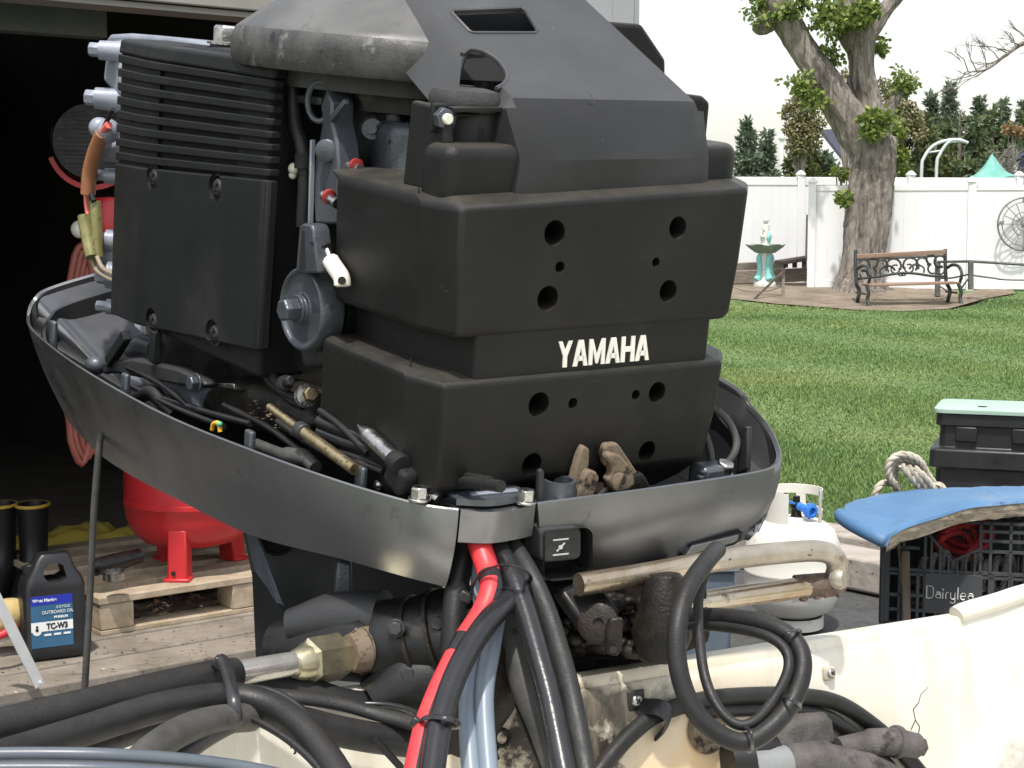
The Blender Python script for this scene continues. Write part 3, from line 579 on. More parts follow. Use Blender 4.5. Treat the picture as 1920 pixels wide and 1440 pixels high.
for i, (px, py, s_) in enumerate(((580, 740, 1), (540, 716, .7))):
    p = L(px, py, 0, -.175); d = V((-.3, -1, .35)).normalized()
    m = MB(); m.lathe([(.014 * s_, -.02), (.014 * s_, -.016), (.010 * s_, -.016), (.010 * s_, -.012), (.013 * s_, -.012), (.013 * s_, -.008), (.009 * s_, -.008), (.009 * s_, 0)], p, d, 18); b_ = m.build('lock_bolt', M_STEEL if i == 0 else M_PANI, eng, smooth=20)
    m = MB(); m.hexh(p, d, .0095 * s_, .014, False); m.build('hex_head', M_BRASS if i == 0 else M_PANI, b_, bevel=.0008)
for q in (((480, 660), (510, 720), (560, 750)), ((500, 690), (540, 745), (570, 760))):
    m = MB(); m.tube(cat([L(a, b, 0, -.165) for a, b in q], 5), .006, 8); m.build('black_lead', M_RUB, eng, smooth=60)
r4 = random.Random(31)
for i, (a_, b_, c_) in enumerate((((250, 725), (330, 765), (420, 800)), ((300, 745), (380, 770), (470, 795)), ((420, 760), (500, 800), (560, 845)), ((520, 790), (600, 845), (660, 875)), ((560, 800), (630, 850), (720, 885)), ((240, 690), (300, 720), (350, 760)), ((600, 770), (640, 800), (690, 850)), ((640, 850), (700, 872), (790, 925)), ((820, 925), (870, 905), (940, 912)), ((780, 900), (840, 890), (920, 900)))):
    m = MB(); m.tube(cat([L(q[0], q[1], 0, -.205 + .004 * (i % 4) + (.05 if i > 7 else 0)) for q in (a_, b_, c_)], 6), r4.choice((.004, .005, .0065)), 8); m.build('wiring_lead', r4.choice((M_RUB, M_GLOS, M_BLK)), eng, smooth=60)
p = L(868, 920, 0, -.12); m = MB(); m.tube([p + V((0, 0, -.03)), p, p + V((.004, .01, .02)), p + V((.01, .025, .03))], [.014, .015, .015, .013], 16); m.build('drain_elbow', M_RUBG, eng, smooth=60)
m = MB(); m.lathe([(.0165, -.004), (.0165, .004)], p, (0, 0, 1), 18); m.build('elbow_band', M_CAST, eng)
# front of pan: tube stub, rusty levers, clamp, cable loops
PF = lambda y: (lambda px, py: L(px, py, 1, y))
c = PF(.030)(1045, 935)
m = MB(); n = 26; prof = []
for z0, z1, r0 in ((-.03, .022, .019),):
    ro = [V((c.x + math.cos(a) * r0, c.y + math.sin(a) * r0, 0)) for a in [R(-200 + 270 * i / n) for i in range(n + 1)]]
    ri = [V((c.x + math.cos(a) * (r0 - .004), c.y + math.sin(a) * (r0 - .004), 0)) for a in [R(-200 + 270 * i / n) for i in range(n + 1)]]
    m.loft([[p + V((0, 0, c.z + z0)) for p in ro], [p + V((0, 0, c.z + z1)) for p in ro], [p + V((0, 0, c.z + z1)) for p in ri], [p + V((0, 0, c.z + z0)) for p in ri]], False, False)
m.build('split_tube_guide', M_CAST, eng, smooth=40)
P4 = PF(.018); m = MB(); m.prism([P4(*q) for q in ((1009, 945), (1011, 885), (1016, 879), (1021, 884), (1020, 945))], (0, .006, 0)); m.build('guide_plate', M_PANI, eng, bevel=.001)
P5 = PF(.026)
m = MB(); m.prism([P5(*q) for q in ((1070, 925), (1088, 848), (1094, 834), (1107, 842), (1106, 870), (1092, 925))], (0, .012, 0)); m.build('shift_lever', M_RUST, eng, bevel=.003)
m = MB(); m.prism([PF(.018)(*q) for q in ((1078, 940), (1100, 886), (1106, 881), (1118, 884), (1125, 895), (1110, 945))], (0, .012, 0)); m.build('shift_lever', M_RUST, eng, bevel=.003)
m = MB(); m.prism([P5(*q) for q in ((1130, 850), (1136, 832), (1158, 830), (1168, 842), (1196, 885), (1205, 925), (1160, 900), (1135, 870))], (0, .010, 0)); m.build('hook_plate', M_RUST, eng, bevel=.003)
m = MB(); m.prism([PF(.016)(*q) for q in ((1138, 856), (1146, 848), (1165, 854), (1188, 882), (1192, 908), (1178, 920), (1155, 925), (1140, 900), (1148, 890), (1148, 872), (1141, 864))], (0, .012, 0)); hk = m.build('hook_cam', M_RUST, eng, bevel=.003)
m = MB(); p = PF(.015)(1158, 902); m.lathe([(.010, 0), (.010, .004), (.007, .006), (0, .006)], p, (0, -1, 0), 18); m.build('pivot_rivet', M_RUST, hk, smooth=40)
m = MB(); m.prism([PF(.022)(*q) for q in ((1120, 930), (1150, 905), (1205, 885), (1212, 895), (1225, 920), (1225, 945), (1120, 950))], (0, .02, 0)); m.build('lever_base', M_GREASE, eng, bevel=.003)
p = PF(.05)(1330, 892); m = MB(); m.box(p, (.045, .03, .03)); kc = m.build('grey_clamp', M_CAST, eng, bevel=.006, seg=2)
m = MB(); m.hexh(PF(.045)(1354, 890), (0, -.3, 1), .011, .014); m.build('hex_bolt', M_STEEL, kc, bevel=.001)
for k in range(4): m = MB(); m.box(p + V((-.026 + .003 * (k % 2), -.012, -.008 + .006 * k)), (.006, .008, .004)); m.build('clamp_tooth', M_CAST, kc, bevel=.001)
m = MB(); m.tube(cat([L(1346, 886, 0, .235), L(1374, 855, 0, .25), L(1380, 825, 0, .26), L(1366, 790, 0, .255), L(1345, 770, 0, .245)], 6), .0045, 10); m.build('grey_lead', M_RUBG, eng, smooth=60)
m = MB(); m.tube(cat([L(1336, 880, 0, .23), L(1332, 845, 0, .23), L(1322, 812, 0, .225)], 6), .0045, 10); m.build('grey_lead', M_RUBG, eng, smooth=60)
m = MB(); m.prism([L(q[0], q[1], 0, .285) for q in ((1393, 800), (1402, 800), (1400, 880), (1378, 890))], (.008, 0, 0)); m.build('locating_tab', M_PANI, eng, bevel=.002)

# --- below the pan: midsection, steering tube, greasy clamp bracket ----
zd = lambda px, py, d: ENG.loc(W(px, py, d))
m = MB(); rr = []
outl = ((452, 985), (640, 1005), (830, 1000), (835, 1160), (640, 1280), (490, 1240), (480, 1120))
m.prism([zd(a, b, 2.02) for a, b in outl], ENG.loc(W(0, 0, 1) + V((-.03, .2, 0))) - ENG.loc(W(0, 0, 1))); m.build('exhaust_casing', M_PANI, eng, bevel=.015, seg=3)
# inclined plate that catches the light
m = MB(); m.prism([zd(*q) for q in ((456, 985, 1.98), (478, 990, 1.95), (534, 1140, 1.90), (520, 1130, 1.90), (478, 1070, 1.95))], (.004, .004, 0)); m.build('casing_edge', M_CAST, eng, bevel=.002)
m = MB(); m.prism([zd(*q) for q in ((480, 1075, 1.96), (532, 1142, 1.90), (505, 1260, 1.90), (488, 1250, 1.93))], (.004, .02, 0)); m.build('casing_side', M_COV, eng, bevel=.004)
m = MB(); c = zd(520, 1010, 1.99); m.lathe([(.022, 0), (.022, .003), (.018, .003), (.018, .001), (0, .001)], c, (-.4, -.9, 0), 28); m.build('casing_plug', M_COV, eng, smooth=30)
m = MB(); m.prism([zd(*q) for q in ((632, 1050, 1.9), (660, 1055, 1.9), (662, 1122, 1.9), (626, 1128, 1.9))], (.01, .02, 0)); m.build('casing_web', M_CAST, eng, bevel=.004)
def wtube(pts, r, k=6, n=12, conv=True):
    p = cat([zd(*q) if conv else W(*q) for q in pts], k); return MB().tube(p, r, n)
# swivel housing
hp = [zd(*q) for q in ((520, 1215, 1.83), (600, 1212, 1.80), (690, 1215, 1.76), (722, 1216, 1.765), (728, 1216, 1.762), (790, 1212, 1.75), (850, 1195, 1.74), (900, 1180, 1.76))]
m = MB(); m.tube(hp, [.030, .036, .038, .040, .054, .055, .055, .05], 36); sw = m.build('swivel_housing', M_BLK, eng, smooth=35, bevel=.002)
m = MB(); m.tube([zd(*q) for q in ((545, 1175, 1.80), (620, 1160, 1.79), (720, 1165, 1.77))], [.02, .03, .035], 24); m.build('housing_shoulder', M_PANI, eng, smooth=50)
m = MB(); m.tube([zd(*q) for q in ((700, 1325, 1.72), (760, 1290, 1.73), (850, 1270, 1.74))], [.03, .045, .05], 24); m.build('swivel_boss', M_BLK, eng, smooth=50)
m = MB(); m.tube([zd(*q) for q in ((900, 1150, 1.68), (905, 1230, 1.66), (895, 1310, 1.65), (860, 1400, 1.66))], [.02, .036, .04, .026], 24); m.build('tilt_ram', M_GREASE, eng, smooth=50)
m = MB(); m.tube([zd(678, 1221, 1.728), zd(722, 1217, 1.745)], [.026, .0275], 24); m.build('rusty_collar', M_RUST, eng, smooth=30)
m = MB(); m.tube([zd(655, 1225, 1.715), zd(679, 1221, 1.724)], [.020, .025], 24); m.build('steel_collar', M_RUST, eng, smooth=30)
hx = (hp[6] - hp[5]).normalized()
for c_, r_ in ((lerp(hp[5], hp[6], .05), .0562), (lerp(hp[5], hp[6], .75), .056)):
    m = MB(); m.lathe([(r_ - .002, -.003), (r_ + .0015, -.002), (r_ + .0015, .002), (r_ - .002, .003)], c_, hx, 36); m.build('cast_ring', M_GREASE, eng, smooth=30)
for px, py in ((742, 1178), (765, 1262), (820, 1168)):
    m = MB(); m.hexh(zd(px, py, 1.70), ENG.M.to_3x3().transposed() @ V((0, -1, .2)), .008, .008); m.build('hex_bolt', M_PANI, eng, bevel=.0006)
m = MB(); r5 = random.Random(77)
for i in range(60):
    p = zd(r5.gauss(800, 18), r5.gauss(1240, 16), 1.70 + r5.uniform(0, .01)); q_ = r5.uniform(.0008, .003); m.ball(p, (q_ * 1.5, q_, q_), 6, 4)
o = m.build('corrosion_flakes', M_RUST, eng, smooth=0); o['kind'] = 'stuff'
# greasy clamp bracket at the right
m = MB(); m.prism([zd(a, b, 1.80) for a, b in ((1020, 1085), (1100, 1075), (1290, 1060), (1330, 1080), (1340, 1210), (1250, 1245), (1110, 1240), (1050, 1260))], (.0, .06, 0)); cl = m.build('clamp_bracket', M_GREASE, eng, bevel=.012, seg=3)
m = MB(); m.bar(zd(1070, 1090, 1.74), zd(1130, 1175, 1.72), .05, .02, (0, -1, 0)); m.build('bracket_arm', M_BLK, cl, bevel=.006, seg=2)
m = MB(); c = zd(1122, 1170, 1.705); m.lathe([(.022, .012), (.022, -.003), (.018, -.005), (.006, -.005), (.006, -.002), (0, -.002)], c, ENG.M.to_3x3().transposed() @ V((.1, .95, -.3)), 30); m.build('pivot_washer', M_GREASE, cl, smooth=40)
m = MB(); m.prism([zd(a, b, 1.69) for a, b in ((1147, 1160), (1170, 1158), (1168, 1220), (1158, 1232), (1138, 1228), (1140, 1180))], (.0, .006, 0)); tb = m.build('hanging_strap', M_GREASE, cl, bevel=.002)
m = MB(); m.cyl(zd(1150, 1218, 1.686), zd(1150, 1218, 1.68), .004, n=12); m.build('strap_hole', M_DARK, tb)
m = MB(); m.tube([zd(*q) for q in ((1245, 1075, 1.72), (1248, 1130, 1.72), (1240, 1190, 1.72), (1238, 1240, 1.72))], [.018, .028, .033, .022], 22); m.build('clamp_ear', M_GREASE, cl, smooth=50, bevel=.003)
m = MB(); r3 = random.Random(11)
for i in range(120):
    p = zd(r3.uniform(1040, 1240), r3.uniform(1120, 1225), r3.uniform(1.74, 1.79)); s_ = r3.uniform(.004, .013); m.ball(p, (s_, s_, s_ * .8), 7, 5)
o = m.build('grease_lumps', M_GREASE, cl, smooth=60); o['kind'] = 'stuff'
m = MB(); m.prism([zd(a, b, 1.86) for a, b in ((1040, 1200), (1230, 1180), (1240, 1280), (1060, 1330))], (0, .03, 0)); m.build('transom_clamp_plate', M_BLK, cl, bevel=.006)
# ------------------------------------------------------------------ the boat
def gelcoat():
    m, nt, b = new_mat('stained_white_gelcoat')
    c = ramp(nt, noise_n(nt, 3, 5, .6).outputs[0], [(.35, (.60, .57, .49)), (.65, (.66, .64, .57))]).outputs[0]
    tc = N(nt, 'ShaderNodeTexCoord')
    def blot(center, rx, ry, col, sc, lo, hi, amt):
        nonlocal c
        mp = N(nt, 'ShaderNodeMapping'); nt.links.new(tc.outputs['Object'], mp.inputs[0])
        mp.inputs['Location'].default_value = (-center[0] / rx, -center[1] / .3, -center[2] / ry); mp.inputs['Scale'].default_value = (1 / rx, 1 / .3, 1 / ry)
        ln = N(nt, 'ShaderNodeVectorMath', operation='LENGTH'); nt.links.new(mp.outputs[0], ln.inputs[0])
        nz = noise_n(nt, sc, 7, .68); md = N(nt, 'ShaderNodeMath', operation='SUBTRACT'); nt.links.new(nz.outputs[0], md.inputs[0])
        ml = N(nt, 'ShaderNodeMath', operation='MULTIPLY'); nt.links.new(ln.outputs['Value'], ml.inputs[0]); ml.inputs[1].default_value = .36
        nt.links.new(ml.outputs[0], md.inputs[1]); k = ramp(nt, md.outputs[0], [(lo, 0), (hi, amt)])
        c = mix(nt, k.outputs[0], c, col)
    blot((.03, -.03, -.30), .28, .12, (.58, .42, .22), 9, .02, .5, .6)
    blot((.12, -.02, -.33), .12, .09, (.55, .34, .14), 14, .05, .4, .6)
    blot((-.045, -.03, -.27), .055, .075, (.035, .027, .02), 24, .06, .18, 1)
    blot((.02, -.02, -.232), .10, .025, (.05, .04, .03), 20, .08, .3, .9)
    blot((.62, -.05, -.40), .06, .05, (.3, .29, .27), 30, .12, .3, .7)
    rn = ramp(nt, noise_n(nt, 7, 6, .7, (3, 3, .25)).outputs[0], [(.5, 0), (.75, .55)]); c = mix(nt, rn.outputs[0], c, (.45, .38, .27))
    sc2 = ramp(nt, noise_n(nt, 40, 5, .7, (.15, 1, 3)).outputs[0], [(.68, 0), (.72, .5)]); c = mix(nt, sc2.outputs[0], c, (.5, .47, .42))
    sp = ramp(nt, noise_n(nt, 85, 6, .7).outputs[0], [(.72, 0), (.77, .8)]); c = mix(nt, sp.outputs[0], c, (.25, .18, .1))
    nt.links.new(c, b.inputs['Base Color']); b.inputs['Roughness'].default_value = .42; b.inputs['Coat Weight'].default_value = .15; b.inputs['Coat Roughness'].default_value = .3
    return m
M_GEL = gelcoat()
boat = bpy.data.objects.new('boat', None); COL.objects.link(boat); boat.matrix_world = BOAT.M; OFF[boat.name] = V((0, 0, 0))
tag(boat, 'white fibreglass boat stern with stained transom under the motor', 'boat')
SL = .22                                                  # the face of the well leans this much towards the cockpit per metre of drop
zL, zR = -.203, -.195
def well(x, ztop, dy=0, sl=SL):
    return [V((p[0], p[1] + dy, p[2])) for p in ((x, .036, ztop - .75), (x, .034, ztop - .012), (x, .028, ztop - .003), (x, .022, ztop), (x, .004, ztop), (x, .001, ztop - .004), (x, 0, ztop - .012), (x, -.004, ztop - .014), (x, -.007, ztop - .022), (x, -sl * .10, ztop - .10), (x, -sl * .30, ztop - .30), (x, -sl * .30 - .12, ztop - .40), (x, -sl * .30 - .5, ztop - .42))]
m = MB(); m.loft([well(-1.2, zL, .10, .1), well(-.6, zL, .10, .1), well(-.24, zL, .10, .1), well(-.19, zL, .09, .12), well(-.13, zR, .05, .15), well(-.10, zR, .02, .2), well(-.07, zR), well(.3, zR), well(.55, zR), well(.60, zR + .002), well(.66, zR + .006), well(.72, zR + .012), well(1.0, zR + .02), well(1.3, zR + .022)], False, False)
m.build('transom_well', M_GEL, boat, smooth=45)
m = MB(); m.tube([V((-.07, .0, zR - .016)), V((.54, .0, zR - .016))], .0022, 8); m.build('cap_seam', M_RUST, boat)
cm = cat([V((.535, .008, zR + .0)), V((.55, .008, zR + .004)), V((.60, .008, zR + .009)), V((.70, .01, zR + .018)), V((1.0, .01, zR + .030)), V((1.3, .01, zR + .032))], 5)
m = MB(); m.tube(cm, [.004] + [.012] * (len(cm) - 1), 16); m.build('coaming', M_GEL, boat, smooth=60)
def FACE(px, py, lift=0):                                  # point on the leaning face of the well
    o = BOAT.loc(CP); r = ray(px, py); d = V((r.dot(BOAT.ex), r.dot(BOAT.ey), r.dot(BOAT.ez)))
    zt_ = zR; k = ((SL * (o.z - zt_)) - o.y) / (d.y - SL * d.z); return o + d * k + V((0, -.93, .36)) * lift
FN = V((0, -1, SL)).normalized()
def fw(px, py, lift): return BOAT.M @ FACE(px, py, lift)
def phillips(par, p, nrm, r, mt):
    m = MB(); m.lathe([(r, 0), (r * .95, r * .3), (r * .6, r * .55), (0, r * .6)], p, nrm, 20); s = m.build('screw', mt, par, smooth=50)
    u = nrm.orthogonal().normalized(); v = nrm.cross(u); m = MB(); c = p + nrm * (r * .56)
    for k in (u, v): m.bar(c - k * r * .55, c + k * r * .55, r * .26, r * .18, tuple(nrm))
    m.build('cross_slot', M_DARK, s, smooth=0); return s
M_CLIP = mat('weathered_clip_plastic', (.42, .38, .30), (.5, .46, .38), 40, .6, .05, spots=(((.15, .12, .08), 90, .6, .1),))
p = FACE(1550, 1262); m = MB(); m.box(p + FN * .004, (.017, .007, .017)); m.build('line_clip', M_CLIP, boat, bevel=.003, seg=2); phillips(boat, p + FN * .008, FN, .0058, M_STEEL)
p = FACE(1190, 1314); m = MB(); m.box(p + FN * .002, (.022, .004, .024)); m.build('clamp_tab', M_PANI, boat, bevel=.002); phillips(boat, p + FN * .004, FN, .007, M_STEEL)
pc = [FACE(1198, 1325, .004), FACE(1212, 1330, .024), FACE(1230, 1345, .026), FACE(1236, 1368, .012), FACE(1228, 1385, .002)]
m = MB(); m.tube(cat(pc, 5), .0105, 10, sy=.22); m.build('pipe_clamp', M_PANI, boat, smooth=50)
m = MB(); c = FACE(1322, 1370); m.lathe([(.024, 0), (.026, .004), (.022, .010), (.014, .011), (.013, .004), (0, .004)], c, FN, 32); m.build('through_hull_ring', M_RUST, boat, smooth=40)
c = FACE(938, 1384, .004); m = MB(); u, v = V((1, 0, 0)), FN.cross(V((1, 0, 0))); m.tube([c + (u * math.cos(a) + v * math.sin(a)) * .0085 for a in [2 * math.pi * i / 20 for i in range(20)]], .0024, 8, True)
m.tube(cat([FACE(932, 1398, .004), FACE(926, 1410, .004), FACE(931, 1424, .003)], 4), .0024, 8); m.build('cotter_ring', M_GREASE, boat, smooth=60)
m = MB(); m.lathe([(.004, 0), (.003, .002), (0, .002)], FACE(929, 1424), FN, 12); m.build('ring_screw', M_STEEL, boat)
m = MB(); m.bar(FACE(700, 1388, .006), FACE(752, 1445, .006), .016, .006); m.build('black_strap', M_COV, boat)
m = MB(); r2 = random.Random(5)
for i in range(26):
    p = FACE(r2.gauss(556, 7), r2.gauss(1403, 4), .001); m.ball(p, (.0014, .001, .0012), 6, 4)
m.build('dirt_fleck', M_GREASE, boat)
for q in (((1740, 1288), (1726, 1302), (1722, 1318), (1712, 1330), (1716, 1350), (1708, 1368)), ((1716, 1350), (1724, 1362), (1722, 1378)), ((1650, 1236), (1655, 1240), (1662, 1240))):
    m = MB(); m.tube([FACE(a, b, .0003) for a, b in q], .0006, 5); m.build('hairline_crack', M_GREASE, boat)
# cockpit in front of the transom, where the photographer stands
m = MB(); m.loft([[V((x, -.62, -.61)), V((x, -3.6, -.63))] for x in (-1.15, 1.25)], False, False); m.build('cockpit_deck', M_GEL, boat)
for x in (-1.15, 1.25): m = MB(); m.box((x, -2.1, -.5), (.06, 3.0, .5)); m.build('cockpit_side', M_GEL, boat, bevel=.01)

# ------------------------------------------------------------------ hoses and cables (every one a thing of its own)
def pxr(w_, d): return w_ * .5 * d / FPX
def cable(name, pts, wpx, mt, label, cat_='hose', k=8, n=14, sy=1.0, group=None, cols=None):
    p = cat([W(*q) for q in pts], k); d = sum(q[2] for q in pts) / len(pts)
    m = MB(); m.tube(p, pxr(wpx, d), n, sy=sy); o = m.build(name, mt, None, smooth=70); tag(o, label, cat_, group); return o, p
def tie(pts, wpx, d0, mt, label, head=None, hs=.010):
    p = cat([W(*q) for q in pts], 6, True); m = MB(); m.tube(p, pxr(wpx, d0), 8, True, sy=.45); o = m.build('cable_tie', mt, None, smooth=60); tag(o, label, 'cable tie')
    if head:
        m = MB(); m.box(W(*head), (hs, hs * .8, hs * .8), Matrix.Rotation(.5, 3, 'Y')); m.build('tie_head', mt, o, bevel=.002)
    return o
M_TIE = mat('black_nylon_tie', (.018, .018, .02), (.03, .03, .032), 20, .28, .06)
# steering cable: sheath, chrome tube, big nut
st = thing('steering_cable', 'thick black steering cable ending in a chrome tube and big hex nut', 'steering cable', W(430, 1265, 1.60))
p = cat([W(*q) for q in ((-160, 1405, 1.36), (0, 1366, 1.42), (150, 1330, 1.48), (300, 1294, 1.55), (442, 1262, 1.62))], 8)
m = MB(); m.tube(p, [.0185] * (len(p) - 3) + [.0175, .0165, .016], 18); m.build('sheath', M_RUB, st, smooth=70)
m = MB(); a, b = W(438, 1263, 1.62), W(585, 1238, 1.70); m.tube([a, lerp(a, b, .03), b, b + (b - a) * .1], [.010, .0128, .0128, .015], 24); m.build('chrome_tube', M_CHROME, st, smooth=40)
ax = (W(650, 1226, 1.735) - b).normalized()
m = MB(); m.lathe([(.0215, .0), (.0255, .004), (.0255, .046), (.0215, .050)], W(574, 1242, 1.692), ax, 6); m.build('hex_nut', M_NUT, st, smooth=15)
m = MB(); m.lathe([(.014, -.018), (.017, -.012), (.019, -.002), (.0195, .001)], W(576, 1242, 1.692), ax, 24); m.build('nut_collar', M_NUT, st, smooth=50)
# left bundle
cable('engine_hose', ((-120, 1450, 1.30), (0, 1418, 1.36), (150, 1372, 1.43), (300, 1326, 1.49), (420, 1308, 1.53), (500, 1322, 1.53), (570, 1370, 1.50), (625, 1440, 1.46), (660, 1510, 1.42)), 60, M_RUB, 'thick dull black hose arching under the chrome tube and down the boat face')
cable('thin_cable', ((-100, 1462, 1.33), (60, 1412, 1.40), (200, 1372, 1.455), (330, 1342, 1.50), (430, 1336, 1.52), (500, 1362, 1.50), (570, 1412, 1.47), (640, 1490, 1.43)), 15, M_RUB, 'thin black cable hugging the underside of the arched hose', 'cable')
cable('thin_cable', ((400, 1296, 1.55), (450, 1288, 1.55), (520, 1300, 1.54), (575, 1340, 1.52), (620, 1405, 1.49), (670, 1500, 1.45)), 14, M_GLOS, 'thin glossy black cable riding on top of the arched hose', 'cable')
cable('dusty_hose', ((215, 1480, 1.33), (270, 1418, 1.37), (330, 1376, 1.42), (395, 1352, 1.47), (470, 1345, 1.53)), 58, M_RUBG, 'dusty grey-brown hose bending up from the bottom of the left bundle')
cable('dusty_cable', ((330, 1428, 1.42), (390, 1385, 1.46), (440, 1358, 1.50), (480, 1345, 1.53)), 30, M_RUBG, 'short dusty grey cable just under the dusty hose', 'cable')
cable('conduit', ((430, 1275, 1.66), (500, 1276, 1.68), (580, 1290, 1.69), (650, 1312, 1.70), (712, 1318, 1.72)), 46, M_DARK, 'matt black conduit behind the big hex nut', 'conduit', sy=.6)
cable('black_cable', ((470, 1302, 1.62), (560, 1308, 1.63), (640, 1320, 1.64), (720, 1342, 1.64), (800, 1362, 1.62)), 30, M_RUB, 'flat black cable running right to the lower cable tie', 'cable', sy=.6)
cable('black_lead', ((620, 1325, 1.66), (690, 1320, 1.67), (750, 1326, 1.66), (800, 1346, 1.62)), 12, M_GLOS, 'thin glossy lead looping over the flat cable to the lower tie', 'cable')
cable('thick_hose', ((560, 1352, 1.60), (640, 1372, 1.62), (720, 1386, 1.64), (800, 1392, 1.66), (870, 1380, 1.68)), 58, M_RUB, 'short thick black hose lying level behind the red-striped hose')
cable('blue_grey_cable', ((-60, 1416, 1.26), (60, 1414, 1.27), (200, 1416, 1.28), (330, 1424, 1.30), (460, 1440, 1.32), (560, 1462, 1.33)), 27, M_BLUED, 'upper of two blue-grey cables along the bottom left edge', 'cable')
cable('blue_grey_cable', ((-60, 1441, 1.25), (80, 1440, 1.26), (200, 1442, 1.27), (330, 1450, 1.29), (430, 1464, 1.30)), 25, M_BLUED, 'lower of two blue-grey cables along the bottom left edge', 'cable')
tie(((408, 1238, 1.58), (420, 1242, 1.565), (436, 1300, 1.50), (442, 1345, 1.49), (436, 1362, 1.50), (420, 1352, 1.55), (410, 1300, 1.60)), 24, 1.52, M_TIE, 'black cable tie round the left hose bundle beside the chrome tube', (413, 1243, 1.575), .014)
cable('thin_cable', ((-60, 1398, 1.40), (100, 1362, 1.46), (230, 1330, 1.52), (340, 1312, 1.56), (430, 1300, 1.60)), 14, M_RUB, 'thin black cable squeezed between the sheath and the arched hose', 'cable')
cable('dusty_cable', ((-60, 1478, 1.36), (80, 1440, 1.42), (190, 1400, 1.47), (300, 1365, 1.52), (400, 1350, 1.55)), 34, M_RUBG, 'dusty dark cable filling the gap below the arched hose at far left', 'cable')
# bundle from the cable opening
cable('grey_hose', ((878, 990, 1.71), (872, 1030, 1.695), (858, 1090, 1.68), (850, 1180, 1.66), (848, 1280, 1.65), (850, 1370, 1.66)), 46, M_RUB, 'straight dark grey hose hanging leftmost from the cable opening')
# red striped sleeve, stripes wound round the tube
pp = cat([W(*q) for q in ((888, 985, 1.69), (900, 1025, 1.665), (915, 1070, 1.645), (921, 1105, 1.625), (905, 1150, 1.605), (870, 1205, 1.575), (832, 1280, 1.535), (800, 1362, 1.495), (778, 1460, 1.45))], 10)
m = MB(); n = 24; m.tube(pp, .0122, n); striped = m.build('striped_hose', [M_GLOS, M_RED], None, smooth=70); tag(striped, 'black hose with a bold red spiral stripe at the centre of the bundle', 'hose')
me = striped.data; npp = len(pp)
for fi, pol in enumerate(me.polygons):
    if fi >= (npp - 1) * n: continue
    i, j = fi // n, fi % n; c = pol.center + striped.location; tcam = (CP - c).normalized(); side = pol.normal.dot(CX); t = i / npp
    red = t < .26 or (.33 <= t < .60 and side < .6 - (t - .33) * 1.3) or (t >= .66 and side < -.05)
    if .60 < t < .66: red = False
    pol.material_index = 1 if red else 0
cable('black_hose', ((985, 1085, 1.66), (958, 1120, 1.63), (915, 1165, 1.585), (875, 1225, 1.55), (845, 1290, 1.515), (822, 1370, 1.475), (808, 1470, 1.43)), 46, M_GLOS, 'glossy black hose crossing the striped hose in a long S curve')
cable('blue_grey_hose', ((905, 1040, 1.69), (900, 1090, 1.68), (905, 1150, 1.655), (890, 1230, 1.62), (878, 1330, 1.58), (885, 1470, 1.53)), 36, M_BLUEG, 'pale blue-grey hose nearest the striped hose', 'hose')
cable('blue_grey_hose', ((925, 1080, 1.68), (932, 1140, 1.65), (922, 1210, 1.62), (908, 1310, 1.58), (918, 1470, 1.53)), 36, M_BLUEG, 'pale blue-grey hose on the inner side next to the ram', 'hose')
cable('glossy_hose', ((922, 990, 1.70), (938, 1035, 1.675), (962, 1085, 1.645), (985, 1150, 1.615), (1008, 1230, 1.58), (1032, 1320, 1.545), (1062, 1470, 1.49)), 44, M_GLOS, 'shiny black hose slanting down from the cable opening with a long highlight')
cable('flat_hose', ((960, 1030, 1.69), (990, 1080, 1.66), (1022, 1150, 1.63), (1050, 1240, 1.59), (1072, 1330, 1.55), (1098, 1470, 1.50)), 50, M_RUB, 'flattened black hose rightmost in the slanting bundle', sy=.75)
cable('dusty_hose', ((950, 1130, 1.665), (960, 1190, 1.655), (985, 1280, 1.63), (1020, 1360, 1.60), (1062, 1470, 1.55)), 62, M_RUBG, 'fat dusty grey hose behind the shiny slanting hose')
cable('drain_hose', ((955, 1260, 1.70), (975, 1310, 1.69), (1010, 1400, 1.66), (1040, 1480, 1.63)), 30, M_RUB, 'black hose showing below the dusty hose on the white face')
tie(((885, 1108, 1.63), (900, 1078, 1.62), (935, 1060, 1.61), (975, 1064, 1.605), (995, 1085, 1.63), (960, 1110, 1.70), (905, 1125, 1.69)), 10, 1.62, M_TIE, 'thin black cable tie looped round the bundle under the cable opening', (873, 1118, 1.635), .013)
tie(((790, 1350, 1.485), (808, 1344, 1.475), (840, 1346, 1.465), (862, 1358, 1.49), (840, 1362, 1.53), (800, 1362, 1.53)), 14, 1.47, M_TIE, 'black cable tie round the striped hose above the thick level hose', (783, 1355, 1.49), .012)
# right side loops
cable('loop_hose', ((1345, 1030, 1.70), (1325, 1052, 1.66), (1292, 1100, 1.61), (1272, 1165, 1.58), (1270, 1240, 1.565), (1292, 1315, 1.555), (1335, 1368, 1.55), (1395, 1392, 1.55), (1448, 1362, 1.555), (1488, 1310, 1.57), (1505, 1250, 1.585), (1492, 1205, 1.60), (1450, 1175, 1.62), (1385, 1160, 1.65), (1300, 1156, 1.70), (1230, 1158, 1.76)), 36, M_RUB, 'thick black hose coiled in one open loop over the white transom', k=7)
cable('loop_cable', ((1326, 1060, 1.675), (1310, 1120, 1.66), (1312, 1200, 1.62), (1322, 1270, 1.59), (1345, 1325, 1.57), (1380, 1358, 1.56), (1415, 1352, 1.56), (1452, 1310, 1.565), (1478, 1255, 1.575), (1470, 1215, 1.59), (1430, 1190, 1.61), (1360, 1176, 1.65), (1290, 1172, 1.70)), 20, M_RUB, 'thin black cable following the inside of the open hose loop', 'cable', k=7)
